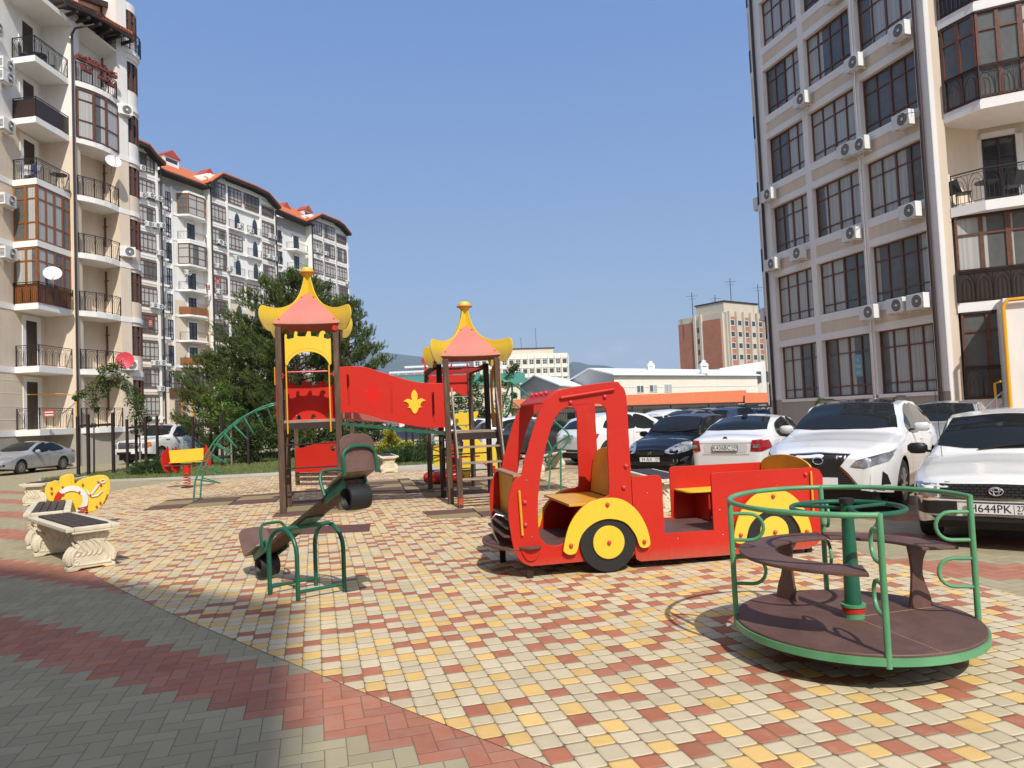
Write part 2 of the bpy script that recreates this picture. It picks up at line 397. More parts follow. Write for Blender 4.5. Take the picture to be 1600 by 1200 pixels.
def mats_b(nt, b):
    (x, y, z), vec = nt.coord('Object'); c, s = math.cos(R(12)), math.sin(R(12))
    u = (x*c+y*s)/.9; v = (y*c-x*s)/.9
    fu, fv = u.frac(), v.frac(); d = nt.math('MINIMUM', fu.min(1-fu), fv.min(1-fv))
    r, _ = nt.white(nt.comb(u.floor()+.5, v.floor()+.5, .5)); n = nt.noise(vec, 120, 3)
    par = (u.floor()+v.floor()).mod(2.0); pick = nt.math('GREATER_THAN', par*.6+r*.4, .5)
    cc = nt.mix(pick, (.13, .068, .058), (.30, .235, .115))
    cc = nt.mix(nt.math('MULTIPLY', n, .35), cc, (.16, .12, .09))
    cc = nt.mix(d.lt(.015), cc, (.02, .015, .012))
    nt.t.links.new(cc, b.inputs['Base Color'])
rubber = mat('rubber_tiles', rough=.95, spec=.15, build=mats_b)
rubber_br = mat('brown_rubber_tile', (.13, .065, .058), .95, spec=.15, noise=(60, .3))
far_ground = mat('far_ground', (.16, .15, .12), .95, noise=(.02, .4, (.07, .09, .05)))
asph = mat('asphalt', (.14, .135, .125), .92, noise=(1.2, .15), bump=(80, .01))
def sheet(name, pts, z, material, label=None, cat=None, kind='structure', group=None, parent=None, thick=0.0):
    mb = MB(); n = len(pts)
    if thick: mb.prism([(p[0], p[1]) for p in pts], z-thick, z)
    else:
        a = sum(pts[i][0]*pts[(i+1) % n][1]-pts[(i+1) % n][0]*pts[i][1] for i in range(n))
        q = pts if a > 0 else pts[::-1]
        mb.add([(p[0], p[1], z) for p in q], [tuple(range(n))])
    o = mb.build(name, material, parent)
    if kind: o['kind'] = kind
    return tag(o, label, cat, group)
sheet('ground', circle(0, 0, 14000, 64), -.012, far_ground)
sheet('pavement', [(-60, -30), (40, -30), (40, 75), (-60, 75)], -.004, herring)
plaza = [(.12, 3.22), (-.63, 3.92), (-1.62, 4.86), (-3.2, 6.39), (-4.67, 7.94), (-6.4, 9.9), (-8.6, 12.6), (-9.9, 14.9), (-10.9, 18.6), (-10.6, 22.0), (-9.6, 22.5),
         (-4.3, 22.5), (0, 21.6), (1.7, 18.3), (2.9, 13), (3.5, 9.5), (3.62, 8.4), (3.5, 7.4), (3.78, 5.95), (4.1, 4.6), (4.3, 3.2), (3.9, 1.9), (2.6, 1.3), (1.2, 2.1)]
sheet('playground_paving', smooth_poly(plaza, 5, corners=(9, 10, 11, 17)), .0, cobble)
# rubber tiles lying on the paving
def rmat(pts, label, m_=None, z=.012):
    o = sheet('rubber_mat', pts, z, m_ or rubber, label, 'rubber mat', kind=None, group='rubber mats under the play equipment', thick=.010)
    return o
rmat([(-4.05, 10.95), (-2.25, 10.98), (-2.13, 10.28), (-3.85, 10.25)], 'plain dark brown rubber mat on the paving behind the seesaw', rubber_br)
TA = R(12); TO = Vector((-4.14, 12.7, 0)); ca, sa = math.cos(TA), math.sin(TA)
def TL(x, y, z=0): return Vector((TO.x+x*ca-y*sa, TO.y+x*sa+y*ca, z))
def tl_rect(x0, x1, y0, y1): return [TL(x0, y0), TL(x1, y0), TL(x1, y1), TL(x0, y1)]
rmat(tl_rect(-2.9, -.15, 2.2, 4.2), 'brown and olive checked rubber mat under the feet of the left climbing arch')
rmat(tl_rect(-.15, 1.3, -.35, 2.1), 'checked rubber mat between the posts of the taller turret')
rmat(tl_rect(1.35, 2.6, 2.3, 6.2), 'large checked rubber mat on open paving between the two turrets')
rmat(tl_rect(2.62, 5.6, 1.0, 5.6), 'checked rubber mat under the smaller turret and beside the giraffe')
rmat([G(660, 800), G(770, 793), G(785, 806), G(675, 811)], 'brown and olive strip of rubber mat in front of the turret stairs')
# lawn, its kerb, the road beyond
lawn = [(-15.6, 23.6), (-9.7, 23.1), (-4.4, 23.8), (-1.6, 24.4), (-.4, 26.5), (-1.5, 40), (-9.6, 44), (-14.5, 43), (-16.4, 33), (-16.9, 25.5)]
grass_base = mat('lawn_soil', (.07, .085, .03), .95, noise=(2.2, .4, (.13, .11, .05)))
sheet('lawn', lawn, .03, grass_base)
kerb = mat('concrete_kerb', (.42, .39, .33), .9, noise=(3, .12))
mb = MB(); q = [Vector((p[0], p[1], 0)) for p in lawn]
for i in range(len(q)): mb.beam(q[i]+Vector((0, 0, .0)), q[(i+1) % len(q)]+Vector((0, 0, .0)), .16, .12)
o = mb.build('kerb', kerb); o['kind'] = 'structure'
sheet('concrete_strip', [(-10.4, 22.55), (-4.3, 22.55), (-.2, 21.75), (-1.4, 24.3), (-4.4, 23.75), (-9.7, 23.05), (-12, 23.2)], .004, kerb)
# ------------------------------------------------------------------ grass
grassm = mat('grass_blades', (.085, .13, .03), .8, noise=(.7, .5, (.15, .15, .05)))
def inside(p, poly):
    c = False; n = len(poly)
    for i in range(n):
        a, b = poly[i], poly[i-1]
        if (a[1] > p[1]) != (b[1] > p[1]) and p[0] < (b[0]-a[0])*(p[1]-a[1])/(b[1]-a[1])+a[0]: c = not c
    return c
rg = random.Random(3); mb = MB(); vs = []; fs = []
while len(fs) < 45000:
    x, y = rg.uniform(-17, 0), rg.uniform(23, 44)
    if rg.random() > (1 if y < 28 else .35): continue
    if not inside((x, y), lawn): continue
    a = rg.uniform(0, 2*PI); h = rg.uniform(.03, .11); w = .02; n = len(vs)
    dx, dy = math.cos(a)*w, math.sin(a)*w; lx, ly = rg.uniform(-.03, .03), rg.uniform(-.03, .03)
    vs += [(x-dx, y-dy, .03), (x+dx, y+dy, .03), (x+lx, y+ly, .03+h)]; fs.append((n, n+1, n+2))
mb.v = vs; mb.f = fs
tag(mb.build('grass', grassm), 'short green grass with dry patches on the lawn behind the playground', 'grass', kind='stuff')
# ------------------------------------------------------------------ toy truck
def bolt(mb, x, y, z, r=.02, dy=-1): mb.ball((x, y, z), r, 10, 6)
def each(name, m_, parent, fns, smooth=True, bevel=0):
    for fn in fns:
        mb = MB(); fn(mb); mb.build(name, m_, parent, smooth, bevel)
tr = empty('playground_truck', 'red wooden play truck with yellow mudguards and an open cab', 'play truck', (.936, 7.05, 0), R(12))
cab_out = [(-.843, .123), (-.93, .164), (-1.0, .264), (-1.032, .437), (-1.05, .66), (-1.026, .831), (-.974, .949), (-.906, .99), (-.86, 1.16), (-.744, 1.493), (-.66, 1.655), (-.575, 1.745), (-.44, 1.805), (.055, 1.855), (.14, 1.82), (.19, 1.73), (.2, 1.415), (.2, .6), (.2, .16), (.17, .125)]
cab_out = smooth_poly(cab_out, 4, corners=(7, 17, 18, 19, 0))
cab_hole = [(-.76, .451), (-.752, .762), (-.705, 1.037), (-.645, 1.27), (-.565, 1.485), (-.484, 1.59), (-.372, 1.632), (-.1, 1.645), (-.045, 1.61), (-.02, 1.53), (-.028, 1.2), (-.033, .80), (-.07, .735), (-.16, .715), (-.30, .66), (-.42, .54), (-.475, .40), (-.50, .335), (-.56, .303), (-.655, .305), (-.73, .36)]
cab_hole = smooth_poly(cab_hole, 4)
rear_out = [(.205, .912), (.48, .912), (.512, .895), (.524, .86), (.526, .33), (1.056, .322), (1.056, .86), (1.068, .888), (1.10, .898), (2.215, .888), (2.29, .86), (2.325, .79), (2.31, .18), (2.22, .10), (2.12, .052), (1.2, .06), (.26, .075), (.215, .10), (.205, .15)]
for yy, nm in ((0, 'near'), (1.0, 'far')):
    panel('side_panel', [cab_out, cab_hole], .022, XZ(yy), red, tr)
    panel('side_panel', [rear_out], .022, XZ(yy), red, tr)
def arch_out(cx, cz, ro, ri, a0=-12, a1=192, lobe=.048):
    o_ = circle(cx, cz, ro, 28, a0, a1); i_ = circle(cx, cz, ri, 28, a1, a0)
    o_ = o_ if a0 < a1 else o_
    mid = (ro+ri)/2; l1 = [(cx+mid*math.cos(R(a1))+lobe*math.cos(R(t)), cz-.0+mid*math.sin(R(a1))+lobe*math.sin(R(t))) for t in range(170, 371, 20)]
    l0 = [(cx+mid*math.cos(R(a0))+lobe*math.cos(R(t)), cz+mid*math.sin(R(a0))+lobe*math.sin(R(t))) for t in range(170, 371, 20)]
    return o_+l1+i_+l0
for (wx, wz) in ((-.078, .298), (1.70, .262)):
    for yy in (-.03, 1.03):
        w = panel('wheel', [circle(wx, wz, .285, 48)], .024, XZ(yy), black_p, tr, .003)
        h = panel('hub', [circle(0, 0, .160, 40)], .02, XZ(yy-.022 if yy < 0 else yy+.022, wx, wz), yellow, w)
        f = panel('mudguard', [smooth_poly([(wx-.458, wz-.02), (wx-.40, wz+.17), (wx-.30, wz+.31), (wx-.17, wz+.40), (wx, wz+.428), (wx+.16, wz+.40), (wx+.30, wz+.29), (wx+.39, wz+.13), (wx+.425, wz-.03), (wx+.40, wz-.075), (wx+.35, wz-.082), (wx+.31, wz-.055), (wx+.27, wz+.06), (wx+.17, wz+.18), (wx, wz+.225), (wx-.15, wz+.19), (wx-.27, wz+.09), (wx-.325, wz-.055), (wx-.36, wz-.085), (wx-.41, wz-.085), (wx-.45, wz-.06)], 4)],
                  .022, XZ(yy-.024 if yy < 0 else yy+.024), yellow, tr)
        s_ = -1 if yy < 0 else 1
        each('bolt_cap', pink_bolt, tr, [lambda mb, p=(bx, yy+s_*.042, bz): mb.ball(p, .021, 12, 8) for (bx, bz) in ((wx, wz), (wx, wz+.365), (wx-.385, wz), (wx+.36, wz-.02))])
pts_ = [(bx, -.018, bz) for (bx, bz) in ((-.385, 1.668), (-.033, 1.712), (.15, 1.02), (.116, .811), (-.886, .733), (-.89, .521), (2.12, .82))]+[(-.575, .2+.2*k, 1.775) for k in range(4)]
each('bolt_cap', pink_bolt, tr, [lambda mb, p=p: mb.ball(p, .022, 12, 8) for p in pts_])
pts_ = [(bx, -.012, bz) for (bx, bz) in ((-.86, .62+.32), (-.83, .40), (.36, .74), (.66, .27), (.24, .20), (1.15, .27), (1.13, .52), (1.28, .12))]
each('screw', steel, tr, [lambda mb, p=p: mb.ball(p, .008, 8, 4) for p in pts_])
mb = MB(); mb.cyl((-.482, -.03, 1.715), (.055, -.03, 1.778), .017); mb.ball((-.482, -.03, 1.715), .017); mb.ball((.055, -.03, 1.778), .017)
mb.build('roof_bar', red, tr, True)
for (a, b_) in (((-.938, .84), (-.925, .43)), ((2.175, .84), (2.175, .44))):
    mb = MB(); mb.cyl((a[0], -.03, a[1]), (b_[0], -.03, b_[1]), .0125); mb.ball((a[0], -.03, a[1]), .0125); mb.ball((b_[0], -.03, b_[1]), .0125)
    mb.build('handle_bar', ochre, tr, True)
# cab inside
MB().box(-.80, .18, .015, .985, .285, .305).build('floor', brownply, tr)
MB().box(.22, 2.28, .015, .985, .285, .305).build('floor', brownply, tr)
MB().box(-.44, .10, .015, .985, .655, .68).build('seat', ochre, tr, bevel=.004)
MB().box(-.12, -.095, .015, .985, .31, .652).build('seat_front', red, tr)
sb = MB(Matrix.Translation((.07, 0, .69)) @ Matrix.Rotation(R(9), 4, 'Y'))
sb.prism([(0, 0)], 0, 0) if False else None
panel('seat_back', [smooth_poly([(.06, 0), (.94, 0), (.95, .36), (.80, .47), (.5, .5), (.2, .47), (.05, .36)], 4, corners=(0, 1))], .02, Matrix.Translation((.09, 0, .69)) @ Matrix.Rotation(R(9), 4, 'Y') @ YZ(), ochre, tr)
mb = MB(); mb.box(-.80, -.775, .015, .985, .30, .60); mb.build('cab_front_board', red, tr)
panel('cab_front_board', [[(.25, 0), (.98, 0), (.98, .62), (.25, .62)]], .02, YZ(-.93, 0, .35), ochre, tr)
mb = MB(); mb.box(-.985, -.90, .0, 1.0, .975, .998); mb.build('dashboard', plyedge, tr, bevel=.004)
mb = MB(Matrix.Translation((-.585, 0, 1.73)) @ Matrix.Rotation(R(-38), 4, 'Y')); mb.box(-.10, .10, .012, .988, -.01, .012); mb.build('roof_board', red, tr, bevel=.003)
mb = MB(); mb.box(.14, .165, .012, .988, .35, .9); mb.build('cab_back', red, tr)
for k in range(3): MB().prism([(-1.09+.03*k, .06), (-.96, .0), (-.96, 1.0), (-1.09+.03*k, .94)], .40+.075*k, .42+.075*k).build('grille_slat', brownply, tr, bevel=.003)
panel('bumper', [smooth_poly([(-.95, -.02), (-1.06, .02), (-1.17, .2), (-1.22, .5), (-1.17, .8), (-1.06, .98), (-.95, 1.02)], 4, corners=(0, 6))], .022, XY(.29), brownply, tr)
panel('step', [smooth_poly([(-.955, 0), (-.95, -.03), (-.86, -.085), (-.765, -.06), (-.74, 0)], 4, corners=(0, 4))], .02, XY(.305), brownply, tr)
panel('step_bracket', [smooth_poly([(-.944, .295), (-.75, .295), (-.765, .25), (-.81, .185), (-.88, .18), (-.925, .24)], 3, corners=(0, 1))], .016, XZ(-.022), red, tr)
mb = MB(); mb.tube([(-1.0, .28, .56), (-1.12, .28, .60), (-1.165, .28, .55), (-1.15, .28, .42), (-1.10, .28, .31)], .008, 8); mb.build('bumper_hoop', steel, tr, True)
for (x, y) in ((-.85, .06), (-.95, .9), (2.15, .06), (2.15, .94), (.6, .94)): MB().box(x-.03, x+.03, y-.02, y+.02, 0, .29).build('foot', wood_dark, tr)
mb = MB(); mb.tube([(-.70, .5, .95), (-.86, .5, .88)], .02); mb.build('steering_column', ochre, tr)
mb = MB(Matrix.Translation((-.69, .5, .955)) @ Matrix.Rotation(R(65), 4, 'Y')); mb.tube([(.15*math.cos(2*PI*k/20), .15*math.sin(2*PI*k/20), 0) for k in range(20)], .014, 8, closed=True); mb.box(-.14, .14, -.01, .01, -.008, .008); mb.box(-.01, .01, -.14, .14, -.008, .008)
mb.build('steering_wheel', ochre, tr, True)
# load bed
panel('bench_seat', [smooth_poly([(1.10, .985), (1.10, .70), (1.25, .62), (2.2, .62), (2.2, .985)], 3, corners=(0, 1, 3, 4))], .02, XY(.635), yellow, tr)
panel('bench_seat', [smooth_poly([(1.35, .40), (1.42, .25), (2.2, .25), (2.2, .52), (1.42, .52)], 3, corners=(2, 3))], .02, XY(.575), yellow, tr)
for q_ in ((1.35, 1.37, .65, .985, .31, .62), (1.95, 1.97, .65, .985, .31, .62), (1.8, 1.82, .3, .5, .31, .56)): MB().box(*q_).build('bench_support', red, tr)
panel('tailboard', [[(.015, .33), (.985, .33)]+[(.5+.485*math.cos(R(t)), .86+.14*math.sin(R(t))) for t in range(0, 181, 12)]], .02, YZ(2.22), ochre, tr)
panel('bed_front', [[(.015, .33), (.985, .33), (.985, .88), (.015, .88)]], .02, YZ(.235), red, tr)
# ------------------------------------------------------------------ merry-go-round
mg = empty('merry_go_round', 'chipped green merry-go-round with brown plywood deck and curved bench', 'merry-go-round', (2.06, 4.5, 0), 0)
RR = .70
mb = MB(); mb.lathe([(.62, .135), (RR+.012, .162), (RR+.012, .204), (RR-.02, .204), (RR-.03, .165), (.62, .15)], 72); mb.build('rim', green_old, mg, True)
mb = MB(); mb.lathe([(1e-3, .193), (RR-.005, .193), (RR, .199), (RR, .215), (RR-.004, .220), (1e-3, .220)], 72); deck = mb.build('deck', brownply, mg, True)
mb = MB()
for a in (104, 14, -78): mb.box(.0, RR-.01, -.003, .003, .2195, .2212, M=Matrix.Rotation(R(a), 4, 'Z'))
mb.build('deck_seam', plyedge, deck)
mb = MB(); mb.cyl((0, 0, 0), (0, 0, .15), .07, seg=24); mb.lathe([(.01, .08), (.5, .12), (.6, .145), (.6, .11), (.01, .05)], 32); mb.build('turntable', wood_dark, mg)
mb = MB(); mb.cyl((0, 0, .2), (0, 0, .27), .062, seg=24); mb.build('hub_base', green_old, mg, True)
mb = MB(); mb.cyl((0, 0, .255), (0, 0, .29), .066, seg=24); mb.build('hub_ring', red, mg, True)
mb = MB(); mb.cyl((0, 0, .29), (0, 0, .305), .074, seg=24); mb.build('hub_ring', green_old, mg, True)
mb = MB(); mb.cyl((0, 0, .30), (0, 0, .93), .050, .034, seg=24); mb.build('pole', green_dk, mg, True)
mb = MB(); mb.cyl((0, 0, .925), (0, 0, .955), .044, seg=24); mb.build('pole_cap', black_p, mg, True)
mb = MB(Matrix.Translation((0, 0, .895))); mb.tube([(.325*math.cos(2*PI*k/40), .325*math.sin(2*PI*k/40), 0) for k in range(40)], .015, 10, closed=True)
for a in (20, 140, 260): mb.cyl((0, 0, 0), (.325*math.cos(R(a)), .325*math.sin(R(a)), 0), .011, seg=8)
mb.build('turning_wheel', green_dk, mg, True)
PA = {'left': 163, 'front': -102, 'right': -11, 'back': 79}; ZR = .95
mb = MB(); a0, a1 = -11, 258
mb.tube([(RR*math.cos(R(a0+(a1-a0)*k/60)), RR*math.sin(R(a0+(a1-a0)*k/60)), ZR) for k in range(61)], .0165, 12); mb.build('top_rail', green_old, mg, True)
for k_, a in PA.items():
    cx, cy = math.cos(R(a)), math.sin(R(a)); mb = MB()
    mb.cyl((cx*RR, cy*RR, .15), (cx*RR, cy*RR, ZR+.01), .0175, seg=14); post = mb.build('post', green_old, mg, True)
    for (z0, z1) in ((.69, .86), (.41, .58)):
        mb = MB(); L = .20; r = (z1-z0)/2; pts = [(0, z0), (L-r, z0)]+[(L-r+r*math.sin(R(t)), (z0+z1)/2-r*math.cos(R(t))) for t in range(20, 180, 20)]+[(L-r, z1), (0, z1)]
        mb.tube([(cx*(RR-p[0]), cy*(RR-p[0]), p[1]) for p in pts], .0115, 10); mb.build('hand_loop', green_old, post, True)
def crescent(a0, a1, ro, ri, n=40):
    return [(ro*math.cos(R(a0+(a1-a0)*k/n)), ro*math.sin(R(a0+(a1-a0)*k/n))) for k in range(n+1)]+[(ri*math.cos(R(a1+(a0-a1)*k/n)), ri*math.sin(R(a1+(a0-a1)*k/n))) for k in range(n+1)]
panel('bench_seat', [crescent(83, 253, .66, .44)], .02, XY(.625), brownply, mg, .003)
panel('bench_seat', [crescent(-3, 81, .66, .44)], .02, XY(.625), brownply, mg, .003)
for a in (116, 17):
    prof = smooth_poly([(.43, .205), (.62, .205), (.60, .30), (.555, .42), (.57, .53), (.63, .615), (.45, .615), (.47, .48), (.455, .32)], 3, corners=(0, 1, 5, 6))
    panel('bench_support', [prof], .02, Matrix.Rotation(R(a), 4, 'Z') @ XZ(0), brownply, mg, .003)
# ------------------------------------------------------------------ seesaw
ss = empty('seesaw', 'green-framed seesaw with brown plywood seats and half tyres beneath them', 'seesaw', (0, 0, 0), 0)
f = [G(422, 929.5), G(466, 939), G(494, 915), G(538.5, 924.7)]
for (a, b_) in ((f[0], f[1]), (f[2], f[3])):
    a = a.copy(); b_ = b_.copy(); mid = (a+b_)/2; h = .62; d = (b_-a)/2; pts = [a, a*.5+a*.5+Vector((0, 0, .38))]
    for t in range(0, 181, 18): pts.append(mid-d*math.cos(R(t))+Vector((0, 0, .40+.22*math.sin(R(t)))))
    pts.append(b_+Vector((0, 0, .38))); pts.append(b_)
    mb = MB(); mb.tube(pts, .0205, 12); mb.build('frame_hoop', green_dk, ss, True)
mb = MB(); z = Vector((0, 0, .075)); mb.cyl(f[0]+z, f[2]+z, .016, seg=10); mb.cyl(f[1]+z, f[3]+z, .016, seg=10); mb.build('base_bar', green_dk, ss, True)
ax0 = (f[0]+f[1])/2+Vector((0, 0, .62)); ax1 = (f[2]+f[3])/2+Vector((0, 0, .62))
mb = MB(); mb.cyl(ax0, ax1, .021, seg=12); mb.build('axle', green_dk, ss, True)
C0 = (ax0+ax1)/2
lo = G(412, 868, .30); hi = G(548, 752, 1.04)
dxy = Vector((hi.x-lo.x, hi.y-lo.y, 0)).normalized(); tilt = R(23)
# beam direction through the axle
hd = Vector((.66, -.75, 0)).normalized(); bd = hd*math.cos(tilt)+Vector((0, 0, math.sin(tilt)))
side = Vector((bd.y, -bd.x, 0)).normalized()*-1; upv = side.cross(bd)
if upv.z < 0: upv = -upv
MS = Matrix((bd, side, upv)).transposed().to_4x4(); MS.translation = C0+upv*.04
LH = 1.05
mb = MB(MS); mb.box(-LH, LH, -.095, .095, -.02, .02); mb.build('plank', wood, ss, bevel=.004)
mb = MB(MS); mb.box(-.24, .24, -.085, .085, -.036, -.021); mb.box(-.12, .12, -.06, .06, .021, .034); mb.build('axle_plate', green_dk, ss, bevel=.003)
for sg in (-1, 1):
    mb = MB(MS); x0 = sg*(LH-.36); x1 = sg*(LH+.02)
    mb.box(min(x0, x1), max(x0, x1), -.115, -.096, -.05, .055); mb.box(min(x0, x1), max(x0, x1), .096, .115, -.05, .055); mb.build('seat_bracket', green_dk, ss)
    xs_ = LH-.30 if sg > 0 else -(LH-.30)
    mb = MB(MS); a, b_ = sg*(LH-.20), sg*(LH+.14); mb.box(min(a, b_), max(a, b_), -.15, .15, .045, .062); mb.build('seat', wood_pale, ss, bevel=.004)
    Mb = MS @ Matrix.Translation((sg*(LH+.14), 0, .06)) @ Matrix.Rotation(R(12*sg), 4, 'Y') @ YZ()
    panel('backrest', [smooth_poly([(-.16, -.02), (.16, -.02), (.16, .20), (.13, .27), (.07, .295), (-.07, .295), (-.13, .27), (-.16, .20)], 4, corners=(0, 1))], .016, Mb, brownply, ss)
    mb = MB(MS); xx = sg*(LH-.30); pts = [(xx, -.13, .0), (xx-sg*.02, -.13, .14), (xx-sg*.02, -.11, .205), (xx-sg*.02, -.07, .23), (xx-sg*.02, .07, .23), (xx-sg*.02, .11, .205), (xx-sg*.02, .13, .14), (xx, .13, 0)]
    mb.tube(smooth_poly(pts, 4, closed=False), .0145, 10); mb.build('handlebar', green_dk, ss, True)
    if sg > 0:
        mb = MB(MS); xx = sg*(LH+.16); pts = [(xx-.02, -.15, .02), (xx+.02, -.15, .12), (xx+.03, -.14, .19), (xx+.05, -.07, .235), (xx+.05, .07, .235), (xx+.03, .14, .19), (xx+.02, .15, .12), (xx-.02, .15, .02)]
        mb.tube(smooth_poly(pts, 4, closed=False), .015, 10); mb.build('back_hoop', green_dk, ss, True)
    cx = sg*(LH-.02)
    mb = MB(MS @ Matrix.Translation((cx, 0, -.125)) @ Matrix.Rotation(R(90), 4, 'X'))
    mb.lathe([(.085, -.10), (.102, -.095), (.107, -.04), (.107, .04), (.102, .095), (.085, .10), (.078, .09), (.078, -.09), (.085, -.10)], 32); mb.build('tyre', black_p, ss, True)
# ------------------------------------------------------------------ play structure with two turrets
ps = empty('play_structure', 'two-turret castle play structure with red panels, yellow pagoda roofs and a red bridge', 'play structure', tuple(TO), TA)
def post(x, y, z1, w=.105, m_=None, z0=0):
    MB().box(x-w/2, x+w/2, y-w/2, y+w/2, z0, z1).build('post', m_ or wood, ps, bevel=.014)
def rung(p, q, r=.014, m_=None, name='rung'):
    mb = MB(); mb.cyl(p, q, r, seg=10); return mb.build(name, m_ or green_dk, ps, True)
def roof(cx, cy, z0, s=1.0, top=True):
    """pagoda roof: four faded red slopes, crossing yellow hip fins, a capped finial"""
    rf = empty('roof', None, None); rf.parent = ps; rf.location = (cx, cy, z0)
    h = .62*s; e = .60*s; t = .06*s
    for k in range(4):
        M_ = Matrix.Rotation(k*PI/2, 4, 'Z'); ln = math.hypot(e-t, h)
        tri = [(-e, 0), (-e*.5, -.018), (0, -.024), (e*.5, -.018), (e, 0), (t, ln), (-t, ln)]
        Mt = M_ @ Matrix.Translation((0, -e, .02)) @ Matrix.Rotation(math.atan2(h, e-t), 4, 'X')
        panel('roof_slope', [tri], .014, Mt, pale_red, rf, .002)
        for sx in (-1, 1):
            for (u, w_) in ((e*.80, .10), (t+.05, ln-.10)):
                mb = MB(Mt); mb.ball((sx*u, w_, .012), .016, 8, 4); mb.build('bolt_cap', red, rf, True)
    fin = [(0, 1.00), (.075, .98), (.11, .86), (.20, .64), (.36, .45), (.58, .345), (.76, .315), (.92, .322), (1.04, .335), (1.10, .27), (1.115, .15), (1.06, .01), (.97, -.09), (.87, -.12), (.78, -.09), (.73, .03), (.30, .42), (.12, .60), (0, .66)]
    fin = smooth_poly([(a*s, b*s) for a, b in fin], 4, corners=(0, 13, 14, 18))
    for k in range(4):
        panel('hip_fin', [fin], .022, Matrix.Rotation(PI/4+k*PI/2, 4, 'Z') @ XZ(0), yellow, rf, .004)
    mb = MB(); mb.lathe([(1e-3, .90*s), (.05*s, .94*s), (.115*s, 1.035*s), (.12*s, 1.05*s)], 24); mb.build('finial_cone', yellow, rf, True)
    mb = MB(); mb.lathe([(1e-3, 1.045*s), (.155*s, 1.045*s), (.158*s, 1.06*s), (1e-3, 1.062*s)], 32); mb.build('finial_rim', pale_red, rf, True)
    mb = MB(); mb.lathe([(.12*s, 1.06*s), (.118*s, 1.10*s), (.10*s, 1.135*s), (.06*s, 1.155*s), (1e-3, 1.16*s)], 32); mb.build('finial_cap', yellow, rf, True)
    return rf
# --- taller turret
for (x, y) in ((0, 0), (1.0, 0), (0, 1.05), (1.0, 1.05)): post(x, y, 3.33)
roof(.5, .52, 3.36)
for k in range(8): MB().box(.05, .95, .03+.125*k, .145+.125*k, 1.605, 1.64).build('deck_plank', wood_pale, ps)
MB().box(-.02, 1.02, -.035, -.005, 1.49, 1.60).build('deck_beam', wood_dark, ps, bevel=.004)
MB().box(-.02, 1.02, 1.06, 1.09, 1.49, 1.60).build('deck_beam', wood_dark, ps, bevel=.004)
for xx in (-.02, .99): MB().box(xx, xx+.03, .06, 1.0, 1.49, 1.60).build('deck_beam', wood_dark, ps)
cre = [(.02, 0), (.98, 0), (.98, .64), (.90, .64), (.90, .58), (.76, .58), (.76, .645), (.60, .645), (.60, .58), (.455, .58), (.455, .645), (.30, .645), (.30, .58), (.16, .58), (.16, .645), (.02, .645)]
holes = [[(cx-.045, .012), (cx+.045, .012)]+[(cx+.045*math.cos(R(t)), .055+.045*math.sin(R(t))) for t in range(0, 181, 20)] for cx in (.22, .5, .79)]
cre = [(a, b*1.14) for a, b in cre]
panel('castle_panel', [cre]+holes, .018, XZ(.99, 0, 1.66), red, ps)
MB().box(.06, .94, .06, .975, 1.642, 1.656).build('deck_cover', pale_red, ps)
crown = [(.055, 2.735), (.055, 3.30), (.075, 3.335), (.105, 3.31), (.095, 3.25), (.135, 3.225), (.235, 3.255), (.245, 3.36), (.275, 3.385), (.31, 3.36), (.30, 3.29), (.36, 3.275), (.46, 3.28), (.50, 3.375), (.56, 3.375), (.57, 3.28), (.64, 3.275), (.71, 3.26), (.745, 3.36), (.80, 3.385), (.85, 3.36), (.85, 3.32), (.82, 3.31), (.82, 3.24), (.90, 3.215), (.95, 3.235), (.95, 2.735)]
arc = [(.5+.42*math.cos(R(t)), 2.62+.36*math.sin(R(t))) for t in range(12, 169, 8)]
fx = lambda x: .11+(x-.055)/.895*.80
crown = [(fx(a), 1.56+(b-1.56)*.925) for a, b in crown]; arc = [(fx(a), 1.56+(b-1.56)*.925) for a, b in arc]
panel('crown_board', [crown+arc], .018, XZ(-.03), yellow, ps)
mb = MB(); mb.tube([(fx(.5+.44*math.cos(R(t))), -.04, 1.56+(1.12+.36*math.sin(R(t)))*.925) for t in range(6, 176, 8)], .003, 4); mb.build('crown_line', ochre, ps)
# handles in front
for xx in (.125, .865): rung((xx, -.07, 1.42), (xx, -.07, 2.62), .014, ochre, 'grab_handle')
purple = mat('violet_bar', (.30, .03, .05), .25, metal=.3)
for (p, q) in (((.15, -.07, 2.51), (.84, -.07, 2.51)), ((.04, -.05, 2.45), (.12, -.07, 2.45)), ((.87, -.07, 2.45), (.97, -.05, 2.45))): rung(p, q, .016, purple, 'cross_bar')
each('bolt_cap', pink_bolt, ps, [lambda mb, p=p: mb.ball(p, .016, 8, 5) for p in ((.06, -.06, 2.48), (.06, -.06, 2.42), (.94, -.06, 2.48), (.94, -.06, 2.42), (.97, -.065, 3.30))])
MB().cyl((.99, -.075, 3.29), (.99, -.055, 3.29), .05, seg=20).build('bolt_plate', red, ps, True)
for z in (.38, .80, 1.22): rung((.04, 0, z), (.96, 0, z), .013, wood_dark)
# left side panel with yellow edge
panel('castle_panel', [[(.06, 1.62), (1.0, 1.62), (1.0, 2.62), (.06, 2.62)]], .018, YZ(-.065), red, ps)
panel('edge_board', [[(.08, 2.30), (.5, 2.30), (.5, 2.62), (.08, 2.62)]], .018, YZ(-.088), ochre, ps)
